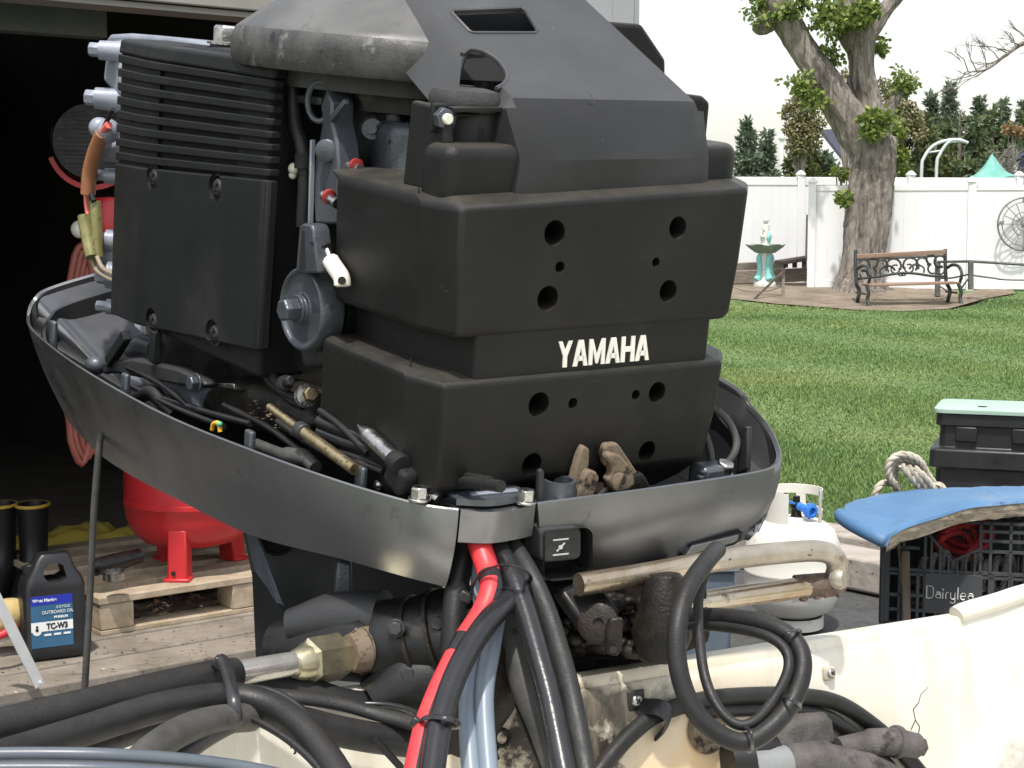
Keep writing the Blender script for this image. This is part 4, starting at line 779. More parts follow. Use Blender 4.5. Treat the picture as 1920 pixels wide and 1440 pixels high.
for q, lab in ((((1470, 1306, 1.56), (1484, 1312, 1.545), (1500, 1322, 1.555), (1500, 1330, 1.60), (1476, 1318, 1.60)), 'tie at the right bottom of the open hose loop'), (((1396, 1364, 1.55), (1408, 1375, 1.53), (1410, 1402, 1.54), (1402, 1410, 1.58), (1394, 1380, 1.58)), 'tie at the very bottom of the open hose loop'), (((1466, 1190, 1.60), (1478, 1186, 1.585), (1500, 1180, 1.60), (1496, 1190, 1.635), (1470, 1200, 1.63)), 'tie at the top right of the open hose loop')):
    tie(q, 7, 1.55, M_TIE, 'black ' + lab)
f3 = lambda px, py, l: tuple((px, py, (fw(px, py, l) - CP).dot(CF)))
cable('battery_cable', [f3(a, b, l) for a, b, l in ((1105, 1470, .03), (1150, 1412, .024), (1190, 1370, .018), (1235, 1338, .014), (1320, 1312, .018), (1400, 1304, .022), (1490, 1304, .022), (1570, 1318, .018), (1640, 1362, .016), (1700, 1420, .016), (1750, 1480, .02))], 32, M_RUB, 'black battery cable clipped across the white face, upper of the pair', 'cable')
cable('battery_cable', [f3(a, b, l) for a, b, l in ((1300, 1336, .012), (1380, 1330, .012), (1480, 1330, .012), (1550, 1345, .012), (1610, 1385, .012), (1660, 1430, .012), (1700, 1480, .012))], 28, M_RUB, 'black battery cable on the white face, lower of the pair', 'cable')
# bent painted pipe
bp = cat([W(*q) for q in ((1085, 1096, 1.70), (1200, 1078, 1.735), (1340, 1052, 1.775), (1450, 1038, 1.81), (1530, 1033, 1.835), (1562, 1043, 1.845), (1570, 1066, 1.85), (1562, 1092, 1.855))], 6)
M_PIPE = mat('peeling_cream_paint', (.30, .26, .21), (.46, .42, .36), 14, .36, .1, .6, .4, 120, .5, spots=(((.16, .10, .055), 22, .54, .14), ((.05, .04, .03), 70, .66, .05)))
M_PIPE2 = mat('stained_steel_pipe', (.36, .28, .19), (.52, .46, .38), 12, .28, .1, .85, .2, 120, .5, spots=(((.12, .07, .035), 30, .60, .1),))
pipe = thing('tilt_support_bar', 'cream painted bent pipe bar sticking out right below the motor pan', 'pipe', W(1330, 1055, 1.77))
m = MB(); m.tube(bp[12:], .0125, 20); m.build('bent_pipe', M_PIPE, pipe, smooth=60)
m = MB(); m.tube(bp[:13], .0124, 20); m.build('stained_pipe', M_PIPE2, pipe, smooth=60)
m = MB(); m.tube([W(1250, 1138, 1.80), W(1360, 1122, 1.82), W(1480, 1105, 1.845), W(1520, 1099, 1.85)], .0125, 20); m.build('straight_pipe', M_PIPE2, pipe, smooth=60)
m = MB(); r2 = random.Random(9); sl_ = [W(1490, 1100, 1.85), W(1530, 1098, 1.852), W(1560, 1096, 1.855), W(1582, 1092, 1.858)]; m.tube(sl_, [.0138, .0145, .0145, .009], 18)
for i in range(70):
    t = r2.random(); p = W(1492 + 80 * t, 1100 - 6 * t + r2.uniform(-12, 24) , 1.845); s_ = r2.uniform(.002, .0055); m.ball(p, s_, 6, 4)
m.build('grease_sleeve', mat('brown_grease', (.05, .032, .022), (.13, .085, .06), 60, .6, .15, 0, 1.0, 220), pipe, smooth=60)
m = MB(); c = W(1574, 1085, 1.842); m.lathe([(.011, -.008), (.013, 0), (.010, .007), (0, .008)], c, (.7, -.5, .1), 16); m.build('pipe_end_cap', M_PIPE, pipe, smooth=50)
# corroded casting at the bottom right
M_COR = mat('corroded_grey_casting', (.06, .055, .052), (.12, .11, .105), 30, .8, .08, .1, .8, 300, .3, spots=(((.035, .03, .028), 24, .58, .1), ((.22, .205, .19), 45, .66, .08)))
cas = thing('steering_ram_casting', 'corroded grey metal casting screwed to the white face, cut off by the lower edge', 'casting', fw(1540, 1430, .01))
F_ = lambda px, py, l: BOAT.M @ FACE(px, py, l)
m = MB(); rr = [F_(a, b, .0) for a, b in ((1425, 1360), (1470, 1335), (1530, 1330), (1545, 1345), (1552, 1395), (1480, 1420), (1420, 1420))]; nrm = BOAT.M.to_3x3() @ FN
m.loft([rr, [p + nrm * .014 for p in rr], [lerp(p, F_(1490, 1385, .02), .25) + nrm * .022 for p in rr]]); m.build('flange', M_COR, cas, bevel=.005, seg=2)
m = MB(); m.tube([F_(1440, 1442, .02), F_(1455, 1440, .022), F_(1458, 1440, .022), F_(1520, 1436, .026), F_(1524, 1436, .026), F_(1590, 1450, .026), F_(1640, 1475, .026)], [.022, .022, .027, .028, .024, .025, .025], 28); m.build('barrel', M_COR, cas, smooth=50)
m = MB(); m.tube([F_(1548, 1405, .022), F_(1600, 1396, .026), F_(1605, 1396, .026), F_(1650, 1394, .027), F_(1690, 1402, .027)], [.012, .014, .0165, .0165, .015], 20); nb = m.build('branch_fitting', M_COR, cas, smooth=40)
m = MB(); m.tube([F_(1648, 1394, .027), F_(1658, 1395, .027)], .0195, 20); m.build('hose_band', M_COR, nb, bevel=.002)
m = MB(); m.hexh(F_(1688, 1402, .027), F_(1688, 1402, .027) - F_(1650, 1394, .027), .012, .012, False); m.build('end_nut', M_COR, nb, bevel=.001)
m = MB(); m.tube([F_(1378, 1445, .03), F_(1440, 1435, .034)], [.02, .02], 24); m.build('grey_pipe', mat('grey_pvc', (.16, .17, .17), (.22, .23, .23), 20, .45, .05), cas, smooth=40)
m = MB(); m.tube([F_(1345, 1432, .02), F_(1380, 1428, .025)], [.022, .024], 24); m.build('black_end_cap', M_BLK, cas, smooth=40)
m = MB(); m.tube([F_(1372, 1415, .02), F_(1405, 1410, .022), F_(1430, 1408, .02)], [.014, .018, .016], 18); m.build('ridged_collar', M_BLK, cas, smooth=40)
pw = F_(1530, 1357, .016); m = MB()
phillips(cas, pw, nrm, .009, M_STEEL)
# cord hanging from the motor
o, _ = cable('cord', ((189, 815, 2.20), (184, 860, 2.20), (176, 960, 2.21), (170, 1090, 2.22), (163, 1220, 2.22), (157, 1330, 2.23), (150, 1500, 2.24)), 13, M_RUBG, 'thin dark cord hanging straight down from the pan beside the oil jug', 'cord')
# ------------------------------------------------------------------ ground, lawn, bed
def terr(y):
    a = max(0, min(1, (y - 14) / 11.5)); b = max(0, min(1, (y - 25.2) / 2.2)); return .11 * a * a * (3 - 2 * a) + .19 * b * b * (3 - 2 * b)
def grid(x0, x1, y0, y1, nx, ny, zf):
    vs = [V((x0 + (x1 - x0) * i / nx, y0 + (y1 - y0) * j / ny, 0)) for j in range(ny + 1) for i in range(nx + 1)]
    for p in vs: p.z = zf(p.x, p.y)
    return MB().add(vs, [(j * (nx + 1) + i, j * (nx + 1) + i + 1, (j + 1) * (nx + 1) + i + 1, (j + 1) * (nx + 1) + i) for j in range(ny) for i in range(nx)])
M_ASPH = mat('asphalt', (.05, .05, .051), (.075, .075, .074), 30, .8, .08, 0, 1.0, 160, .4, spots=(((.28, .27, .26), 140, .70, .03), ((.03, .03, .03), 5, .55, .2)))
M_SOIL = mat('lawn_soil', (.09, .14, .045), (.12, .17, .06), 3, .9, .05)
M_BED = mat('dry_mulch', (.145, .117, .085), (.235, .195, .148), 2.5, .95, .03, 0, 1.0, 30, .2, spots=(((.13, .085, .055), 9, .58, .1), ((.38, .32, .26), 22, .64, .08)))
m = MB(); ys = [-40, -5, 0, 3, 5, 8, 11, 14, 16, 18, 20, 22, 24, 25.2, 25.7, 26.2, 26.7, 27.2, 27.6, 30, 60, 120, 400]; xs = [-300, -60, -20, -5, 0, 5, 10, 20, 60, 300]
m.add([V((x, y, terr(y) - .03)) for y in ys for x in xs], [(j * 10 + i, j * 10 + i + 1, j * 10 + i + 11, j * 10 + i + 10) for j in range(len(ys) - 1) for i in range(9)])
struct(m.build('ground', M_SOIL, None, base=(0, 0, 0)))
m = grid(-6, 9, -2, 8.2, 4, 4, lambda x, y: -.010); struct(m.build('driveway', M_ASPH, None))
# bed of mulch round the tree: lies on the lawn's far end
def bedf(x, y): return terr(y) + .012 + .03 * abs(noise.noise(V((x * .9, y * .9, 0))))
def Gt(px, py):
    lo_, hi_ = 18.0, 27.6
    for _ in range(40):
        md_ = (lo_ + hi_) / 2
        if 420 + (CAM_H - terr(md_)) * 3000 / md_ > py: lo_ = md_
        else: hi_ = md_
    return V(((px - 960) / FPX * lo_ * 1.0, lo_, terr(lo_)))
BE = [(Gt(px, py).x, Gt(px, py).y) for px, py in ((1290, 560), (1380, 562), (1460, 571), (1540, 577), (1620, 583), (1700, 584), (1780, 580), (1850, 560), (1900, 552))]
m = MB(); vs = []; nb = len(BE); rows = 12
for x, y in BE:
    for j in range(rows + 1):
        yy = y + (31 - y) * j / rows; xx = x * (1 + (yy - y) / y * .9); vs.append(V((xx, yy, bedf(xx, yy))))
m.add(vs, [(i * (rows + 1) + j, (i + 1) * (rows + 1) + j, (i + 1) * (rows + 1) + j + 1, i * (rows + 1) + j + 1) for i in range(nb - 1) for j in range(rows)])
struct(m.build('mulch_bed', M_BED, None, smooth=60))
# lawn surface and grass blades
LW = [(G(px, py).x, G(px, py).y) for px, py in ((1180, 900), (1440, 962), (1545, 985), (1640, 998), (1760, 1015), (1960, 1040), (2300, 1080))]
def bed_y(x):
    for (xa, ya), (xb, yb) in zip(BE, BE[1:]):
        if xa <= x <= xb: return ya + (yb - ya) * (x - xa) / (xb - xa)
    return 30 if x > BE[-1][0] else BE[0][1]
def lawn_y0(x):
    for (xa, ya), (xb, yb) in zip(LW, LW[1:]):
        if xa <= x <= xb: return ya + (yb - ya) * (x - xa) / (xb - xa)
    return LW[-1][1] if x > LW[-1][0] else LW[0][1]
def grass_mat():
    m, nt, b = new_mat('grass_blades')
    at = N(nt, 'ShaderNodeAttribute', attribute_name='tint'); tc = N(nt, 'ShaderNodeTexCoord')
    mp = N(nt, 'ShaderNodeMapping'); nt.links.new(tc.outputs['Object'], mp.inputs[0]); mp.inputs['Scale'].default_value = (.35, 1, 1)
    nz = N(nt, 'ShaderNodeTexNoise'); nt.links.new(mp.outputs[0], nz.inputs['Vector']); nz.inputs['Scale'].default_value = .55; nz.inputs['Detail'].default_value = 5
    c1 = ramp(nt, nz.outputs[0], [(.34, (.10, .17, .055)), (.5, (.14, .215, .072)), (.66, (.195, .25, .09))])
    c2 = ramp(nt, at.outputs['Fac'], [(0, (.8, .82, .75)), (.5, (1, 1, 1)), (.94, (1.25, 1.2, 1.05)), (1, (1.8, 1.55, 1.4))])
    c = mix(nt, 1.0, c1.outputs[0], c2.outputs[0], 'MULTIPLY'); nt.links.new(c, b.inputs['Base Color']); b.inputs['Roughness'].default_value = .55; b.inputs['Specular IOR Level'].default_value = .3
    return m
M_GRASS = grass_mat()
m = MB(); nx, ny = 40, 60; X0, X1 = LW[0][0] - .2, 11.0
vs = []
for i in range(nx + 1):
    x = X0 + (X1 - X0) * i / nx; y0 = lawn_y0(x)
    for j in range(ny + 1):
        y = y0 + (30 - y0) * j / ny; vs.append(V((x, y, terr(y) - .004 if y > 24 else terr(y))))
m.add(vs, [(i * (ny + 1) + j, (i + 1) * (ny + 1) + j, (i + 1) * (ny + 1) + j + 1, i * (ny + 1) + j + 1) for i in range(nx) for j in range(ny)])
struct(m.build('lawn', M_SOIL, None, smooth=60))
rng = np.random.default_rng(4)
NB = 330000
d = 7.0 * (27.5 / 7.0) ** rng.random(NB); pxs = rng.uniform(1150, 2150, NB); gx = (pxs - 960) / FPX * d; gy = d
ok = np.array([lawn_y0(a) < b < bed_y(a) + .25 * noise.noise(V((a * 2.1, 0, 0))) + .25 * noise.noise(V((a * 9, b * 3, 0))) for a, b in zip(gx, gy)]); gx, gy = gx[ok], gy[ok]; n = len(gx)
gz = np.array([terr(b) for b in gy]) - .004
hh = rng.uniform(.012, .034, n) * (1 + .35 * np.sin(gx * 2.3 + gy * 1.1)); wd_ = .0022 + .00028 * gy; an = rng.uniform(0, 2 * np.pi, n); ln = rng.uniform(0, .035, n); la = rng.uniform(0, 2 * np.pi, n)
P = np.empty((n, 3, 3)); cx, sx = np.cos(an) * wd_, np.sin(an) * wd_
P[:, 0] = np.stack([gx - cx, gy - sx, gz], 1); P[:, 1] = np.stack([gx + cx, gy + sx, gz], 1); P[:, 2] = np.stack([gx + np.cos(la) * ln, gy + np.sin(la) * ln, gz + hh], 1)
me = bpy.data.meshes.new('grass'); me.vertices.add(n * 3); me.vertices.foreach_set('co', P.ravel()); me.loops.add(n * 3); me.loops.foreach_set('vertex_index', np.arange(n * 3, dtype=np.int32))
me.polygons.add(n); me.polygons.foreach_set('loop_start', np.arange(0, n * 3, 3, dtype=np.int32)); me.polygons.foreach_set('loop_total', np.full(n, 3, dtype=np.int32)); me.update()
at = me.attributes.new('tint', 'FLOAT', 'POINT'); at.data.foreach_set('value', np.repeat(rng.random(n), 3).astype(np.float32)); me.materials.append(M_GRASS)
go = bpy.data.objects.new('grass', me); COL.objects.link(go); tag(go, 'mown green lawn grass stretching back to the white fence', 'grass', kind='stuff')

# ------------------------------------------------------------------ white fences
M_VIN = mat('white_vinyl', (.78, .78, .78), (.82, .82, .82), 2, .4, .05)
def dz(py, d): return CAM_H - (py - 420) / FPX * d * 1.0
def pd(px, d, z): r = ray(px, 420); return V((r.x / r.y * d, d, z))
def fence(name, label, pa, pb, n, h, z0, post_h, group, cap=True, endpost=True, rail=.09):
    a, b = V(pa), V(pb); t = thing(name, label, 'fence', a, group); u = (b - a).normalized(); nrm = V((u.y, -u.x, 0))
    L_ = (b - a).length / n
    for i in range(n + 1):
        p = a + u * L_ * i; m = MB(); m.box(p + V((0, 0, post_h / 2)), (.13, .13, post_h), Matrix.Rotation(math.atan2(u.y, u.x), 3, 'Z')); po = m.build('post', M_VIN, t, bevel=.006)
        if cap:
            m = MB(); m.lathe([(.115, 0), (.115, .025), (.085, .04), (.05, .075), (0, .09)], p + V((0, 0, post_h)), (0, 0, 1), 4); m.build('post_cap', M_VIN, po)
    for i in range(n):
        p, q = a + u * (L_ * i + .065), a + u * (L_ * (i + 1) - .065)
        m = MB(); m.bar(p + V((0, 0, h - rail / 2)), q + V((0, 0, h - rail / 2)), .05, rail); m.build('top_rail', M_VIN, t, bevel=.006)
        m = MB(); m.bar(p + V((0, 0, .10)), q + V((0, 0, .10)), .05, .14); m.build('bottom_rail', M_VIN, t, bevel=.006)
        k = 12
        for j in range(k):
            c0, c1 = p + (q - p) * (j / k), p + (q - p) * ((j + 1) / k - .0006); m = MB(); m.bar(c0 + V((0, 0, (h - rail + .17) / 2)), c1 + V((0, 0, (h - rail + .17) / 2)), .022, h - rail - .17); m.build('board', M_VIN, t)
    return t
fence('vinyl_fence', 'bright white vinyl fence behind the bench and tree', pd(1522, 27.6, .27), pd(2130, 26.7, .27), 2, 1.78, .2, 1.83, 'white vinyl fences')
fence('vinyl_fence', 'taller white vinyl fence rising behind the fountain and the tree', pd(1290, 29.8, .25), pd(1908, 30.6, .25), 3, 2.02, .2, 2.06, 'white vinyl fences', rail=.15)

# ------------------------------------------------------------------ big pollarded tree
def bark():
    m, nt, b = new_mat('furrowed_bark')
    nz = noise_n(nt, 9, 8, .75, (1, 1, .2), .8); c = ramp(nt, nz.outputs[0], [(.36, (.07, .057, .048)), (.48, (.20, .17, .145)), (.62, (.34, .30, .265))])
    nt.links.new(c.outputs[0], b.inputs['Base Color']); b.inputs['Roughness'].default_value = .92
    bp = N(nt, 'ShaderNodeBump'); bp.inputs['Strength'].default_value = 1; bp.inputs['Distance'].default_value = .06; nt.links.new(nz.outputs[0], bp.inputs['Height']); nt.links.new(bp.outputs[0], b.inputs['Normal'])
    return m
M_BARK = bark()
def leafmat(name, a, b_, c_, tr=.25):
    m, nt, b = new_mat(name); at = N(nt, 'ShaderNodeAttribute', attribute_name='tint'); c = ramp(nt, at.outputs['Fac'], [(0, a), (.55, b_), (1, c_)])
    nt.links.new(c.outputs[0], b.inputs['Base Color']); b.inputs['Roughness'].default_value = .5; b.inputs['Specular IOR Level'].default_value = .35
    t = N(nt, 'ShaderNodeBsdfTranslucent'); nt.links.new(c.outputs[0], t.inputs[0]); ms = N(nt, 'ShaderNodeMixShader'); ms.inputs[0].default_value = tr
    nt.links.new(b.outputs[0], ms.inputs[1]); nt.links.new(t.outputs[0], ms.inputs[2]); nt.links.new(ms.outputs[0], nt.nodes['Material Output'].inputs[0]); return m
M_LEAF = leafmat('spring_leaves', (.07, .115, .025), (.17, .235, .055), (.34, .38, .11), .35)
def leaves(name, clusters, size, mt, par, seed, shape='leaf', droop=.3):
    """clusters: (centre, radii, count); small pointed leaf faces spread through each cluster"""
    rg = np.random.default_rng(seed); vs, tn = [], []
    for c, r, n in clusters:
        q = rg.normal(size=(n, 3)); q /= np.linalg.norm(q, axis=1)[:, None]; q *= (rg.random((n, 1)) ** .5); base = np.array(c) + q * np.array(r)
        dr = q + rg.normal(size=(n, 3)) * .7 + np.array([0, 0, -droop]); dr /= np.linalg.norm(dr, axis=1)[:, None]
        sd = np.cross(dr, rg.normal(size=(n, 3))); sd /= np.linalg.norm(sd, axis=1)[:, None]; s = size * rg.uniform(.55, 1.35, (n, 1)); w_ = .34 if shape == 'leaf' else .16
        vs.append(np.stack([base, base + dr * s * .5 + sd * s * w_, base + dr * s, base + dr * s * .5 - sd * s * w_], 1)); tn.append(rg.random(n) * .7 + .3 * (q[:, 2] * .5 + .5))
    P = np.concatenate(vs) - np.array(OFF[par.name])[None, None]; n = len(P); me = bpy.data.meshes.new(name)
    me.vertices.add(n * 4); me.vertices.foreach_set('co', P.ravel()); me.loops.add(n * 4); me.loops.foreach_set('vertex_index', np.arange(n * 4, dtype=np.int32)); me.polygons.add(n)
    me.polygons.foreach_set('loop_start', np.arange(0, n * 4, 4, dtype=np.int32)); me.polygons.foreach_set('loop_total', np.full(n, 4, dtype=np.int32)); me.update()
    a = me.attributes.new('tint', 'FLOAT', 'POINT'); a.data.foreach_set('value', np.repeat(np.concatenate(tn), 4).astype(np.float32)); me.materials.append(mt)
    o = bpy.data.objects.new(name, me); COL.objects.link(o); o.parent = par; OFF[o.name] = OFF[par.name]; return o
TD = 27.0
def T(px, py, dd=0): return W(px, py, TD + dd)
def limb(pts, n=88, k=12, seed=0, flute=.10):
    """(px, py, width px, depth offset) -> fluted limb"""
    c = cat([T(p[0], p[1], p[3] if len(p) > 3 else 0) for p in pts], k); rad = cat([V((p[2], 0, 0)) for p in pts], k); rings = []
    for i, (p, r) in enumerate(zip(c, rad)):
        r0 = r.x * .455 * TD / FPX; ring_ = []
        t = (c[min(i + 1, len(c) - 1)] - c[max(0, i - 1)]).normalized(); x = t.cross(V((0, 1, 0))).normalized(); y = t.cross(x)
        for j in range(n):
            a = 2 * math.pi * j / n; q = V((math.cos(a) * 2.2, math.sin(a) * 2.2, i * .05 + seed)); f = 1 + flute * noise.noise(q * 1.3) + .05 * noise.noise(q * 4 + V((0, 0, i * .2))) + .07 * abs(noise.noise(V((math.cos(a) * 9, math.sin(a) * 9, i * .16 + seed))))
            ring_.append(p + (x * math.cos(a) + y * math.sin(a)) * r0 * f)
        rings.append(ring_)
    return MB().loft(rings)
tree = thing('pollarded_tree', 'thick old tree with two cut limbs and tufts of fresh leaves behind the bench', 'tree', T(1612, 556))
m = limb(((1614, 575, 150), (1612, 553, 118), (1613, 525, 96), (1618, 480, 86), (1626, 420, 90), (1631, 370, 90), (1634, 330, 88), (1638, 295, 92), (1642, 262, 84, .1)), seed=1, flute=.13)
tk = m.build('trunk', M_BARK, tree, smooth=60)
m = limb(((1646, 300, 60, -.1), (1612, 255, 82), (1580, 205, 74), (1545, 150, 62), (1508, 95, 56), (1475, 40, 58), (1450, -10, 62), (1430, -60, 60)), seed=4); m.build('limb', M_BARK, tree, smooth=60)
m = limb(((1645, 300, 60), (1636, 240, 72), (1628, 190, 52), (1618, 140, 50), (1614, 100, 54), (1608, 70, 74), (1600, 40, 84), (1595, 0, 70), (1590, -40, 60)), seed=7); m.build('limb', M_BARK, tree, smooth=60)
m = limb(((1618, 80, 40), (1640, 45, 36), (1662, 15, 30), (1685, -10, 28), (1710, -40, 26)), seed=9); m.build('branch', M_BARK, tree, smooth=60)
m = limb(((1615, 265, 50, .1), (1606, 215, 36, .1), (1600, 175, 28, .1), (1596, 142, 16, .1)), seed=12); m.build('stub', M_BARK, tree, smooth=60)
m = limb(((1660, 240, 30), (1668, 205, 24), (1682, 180, 20), (1692, 168, 12)), seed=13); m.build('stub', M_BARK, tree, smooth=60)
m = limb(((1545, 140, 24), (1544, 118, 20), (1541, 100, 10)), seed=15); m.build('stub', M_BARK, tree, smooth=60)
m = limb(((1440, 40, 44), (1425, 50, 34), (1415, 45, 20)), seed=16); m.build('stub', M_BARK, tree, smooth=60)
for pts in (((1600, 540, 40), (1585, 556, 26), (1568, 566, 12)), ((1640, 540, 40), (1665, 552, 28), (1700, 562, 12)), ((1620, 548, 40, -.3), (1630, 566, 24, -.5), (1640, 580, 8, -.6))):
    m = limb(pts, seed=20); m.build('root', M_BARK, tree, smooth=60)
px2m = TD / FPX
def clus(lst): return [(T(x, y, dd), (r * px2m, r * px2m * .9, r2 * px2m), n) for x, y, r, r2, dd, n in lst]
for k_, grp_ in enumerate((((1412, 5, 24, 26, 0, 130), (1440, 22, 16, 18, -.2, 50)), ((1418, 46, 18, 18, 0, 80),), ((1490, 5, 22, 22, -.3, 120), (1470, 22, 14, 10, -.4, 30)), ((1545, 15, 28, 34, -.4, 260), (1565, 50, 24, 24, -.5, 150), (1600, 25, 26, 26, -.6, 190), (1630, 8, 28, 26, -.5, 200), (1612, 35, 18, 12, -.7, 60)), ((1652, 86, 12, 20, .1, 60),), ((1555, 105, 18, 26, -.1, 120),), ((1490, 150, 26, 20, -.3, 130), (1515, 178, 28, 22, -.4, 190), (1535, 190, 20, 18, -.5, 70)), ((1696, 158, 24, 28, 0, 230),), ((1630, 240, 24, 18, -.6, 190), (1650, 222, 26, 18, -.5, 170), (1618, 222, 12, 12, -.6, 50)), ((1582, 375, 6, 14, -.3, 10),))):
    r6 = random.Random(k_); cl6 = []; m = MB()
    for a, b, c, d_, e, n_ in grp_:                                   # sprigs: twigs that carry their own leaves
        ns_ = max(3, n_ // 23); cen = T(a, b, e); root = T(a + (1613 - a) * .12, b + d_ * .5, e + .15)
        for q in range(ns_):
            v_ = V((r6.gauss(0, 1), r6.gauss(0, 1), r6.gauss(.25, .9))).normalized() * r6.uniform(.55, 1.25); tip = cen + V((v_.x * c * px2m, v_.y * c * px2m, v_.z * d_ * px2m)); m.tube([root, lerp(root, tip, .5) + V((0, 0, .03)), tip], [.008, .006, .003], 4)
            for f_ in (.5, .75, 1.0): cl6.append((lerp(root, tip, f_), (.11, .11, .10), 11))
    m.build('sprig', M_BARK, tree)
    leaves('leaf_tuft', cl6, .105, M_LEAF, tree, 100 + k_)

# ------------------------------------------------------------------ trees beyond the fences
M_EVER = leafmat('evergreen_sprays', (.075, .11, .075), (.14, .185, .12), (.21, .255, .175), .25)
M_EVY = leafmat('yellow_green_sprays', (.055, .07, .025), (.11, .13, .045), (.18, .19, .08), .2)
M_EVG = leafmat('mid_green_sprays', (.06, .09, .045), (.115, .155, .07), (.19, .23, .11), .25)
M_BUD = leafmat('brown_buds', (.12, .12, .05), (.22, .21, .10), (.36, .32, .19), .25)
M_LIME = leafmat('lime_leaves', (.07, .11, .02), (.15, .20, .03), (.26, .30, .06), .25)
def conifer(label, px, d, top, wpx, mt, seed, base=350, dens=1.0, name='evergreen_tree', sz=1.0, pw_=1.25):
    b, t_ = W(px, base, d), W(px, top, d); b = V((b.x, b.y, .2)); h = t_.z - b.z; t = thing(name, label, 'tree', b, 'trees beyond the fences')
    m = MB(); m.tube([b, lerp(b, t_, .5), t_], [.16, .08, .012], 8); m.build('trunk', M_BARK, t, smooth=60)
    rg = random.Random(seed); cl_ = []; r0 = wpx * .9 * d / FPX; nlay = int(18 * h / 6) + 10
    for i in range(nlay):
        f = (i / nlay); z = b.z + h * (.1 + .9 * f); r = r0 * (1 - f) ** pw_ * rg.uniform(.6, 1.3) + .03
        for k in range(max(3, int(18 * (1 - f) + 3))):
            a = rg.uniform(0, 6.28); rr_ = r * rg.uniform(.45, 1); c = (b.x + math.cos(a) * rr_, b.y + math.sin(a) * rr_, z - rr_ * .12 + rg.uniform(-.1, .1)); e = .24 * sz * (1 - .68 * f); cl_.append((c, (e, e, e * .5), int(44 * dens * (1 - .4 * f)) + 8))
    leaves('crown', cl_, .18 * sz, mt, t, seed, 'needle', -.1); return t
conifer('slim dark evergreen just right of the motor, tallest of that pair', 1400, 40, 222, 78, M_EVER, 31)
conifer('small dark evergreen left of the brown budding tree', 1437, 42, 246, 52, M_EVER, 32)
conifer('evergreen behind the fence right of the trunk with a sharp spire', 1778, 42, 158, 110, M_EVER, 33)
conifer('evergreen with a thin leaning leader near the metal arch', 1744, 44, 172, 80, M_EVER, 34)
conifer('evergreen spire directly above the green tarp peak', 1832, 43, 180, 76, M_EVER, 35)
conifer('evergreen next to last before the right edge of the view', 1876, 44, 190, 80, M_EVER, 36)
conifer('evergreen rising behind the blue shed at the right edge', 1915, 44, 186, 80, M_EVER, 37)
for i, (px, top, wd2, lab) in enumerate(((1722, 215, 190, 'bushy yellow-green conifer under the metal arch'), (1800, 205, 220, 'broad yellow-green conifer between the arch and the tarp'), (1862, 203, 190, 'broad yellow-green conifer behind the tarp peak'), (1930, 212, 190, 'broad yellow-green conifer behind the shed roof'), (1505, 240, 90, 'rounded yellow-green conifer left of the white gable'), (1545, 285, 90, 'low dark conifer in front of the white gable'))):
    conifer(lab, px, 38 + i * .5, top, wd2, (M_EVY, M_EVG, M_EVG, M_EVY, M_EVY, M_EVER)[i], 50 + i, sz=1.1, pw_=.8)
def bushy(name, label, px, d, blobs, mt, seed, n=900, sz=.2, shape='leaf', cat_='tree', base=350):
    b = W(px, base, d); b.z = .2; t = thing(name, label, cat_, b, 'trees beyond the fences'); top = W(px, blobs[0][1], d)
    m = MB(); m.tube([b, lerp(b, top, .5) + V((.1, 0, 0)), top], [.09, .05, .012], 8)
    rg = random.Random(seed)
    for x, y, r in blobs:
        m.tube([lerp(b, top, rg.uniform(.35, .8)), W(x, y, d)], [.03, .008], 6)
    m.build('trunk', M_BARK, t, smooth=60)
    s = d / FPX; leaves('crown', [(W(x, y, d), (r * s, r * s, r * s), int(n * (r / 30) ** 2)) for x, y, r in blobs], sz, mt, t, seed, shape); return t
bushy('budding_tree', 'brownish budding tree left of the trunk with a ragged top', 1500, 36, ((1503, 186, 14), (1486, 200, 15), (1516, 205, 18), (1495, 222, 18), (1472, 212, 10), (1528, 232, 20), (1506, 245, 20), (1484, 244, 16), (1520, 262, 22), (1496, 272, 22)), M_BUD, 61, 1000, .085)
bushy('budding_tree', 'tan budding tree seen between the two big limbs', 1590, 37, ((1572, 148, 12), (1588, 140, 11), (1605, 150, 12), (1568, 170, 14), (1585, 172, 15), (1602, 185, 16), (1578, 200, 16), (1595, 215, 18), (1565, 190, 10)), M_BUD, 62, 800, .085)
bushy('budding_tree', 'tan budding tree just right of the upright limb', 1685, 37, ((1656, 158, 12), (1664, 178, 14), (1688, 196, 16), (1706, 204, 14), (1676, 214, 18), (1716, 224, 16), (1698, 232, 20), (1722, 248, 18), (1680, 248, 18)), M_BUD, 63, 900, .085)
bushy('lime_shrub', 'lime green shrub peeping over the fence right of the trunk', 1678, 31.6, ((1678, 250, 20), (1672, 275, 20), (1688, 290, 16), (1690, 318, 10), (1702, 325, 10)), M_LIME, 64, 1100, .08, cat_='shrub')
bushy('vine', 'small climbing vine on the fence left of the trunk', 1575, 29.0, ((1568, 322, 9), (1590, 325, 10), (1580, 330, 8)), M_LIME, 65, 1100, .06, cat_='vine', base=335)
bushy('orange_shrub', 'small orange-leaved tree top at the far right', 1898, 37, ((1890, 240, 11), (1905, 248, 10), (1912, 244, 8)), leafmat('orange_leaves', (.22, .14, .06), (.34, .22, .1), (.42, .3, .15)), 66, 1100, .08)
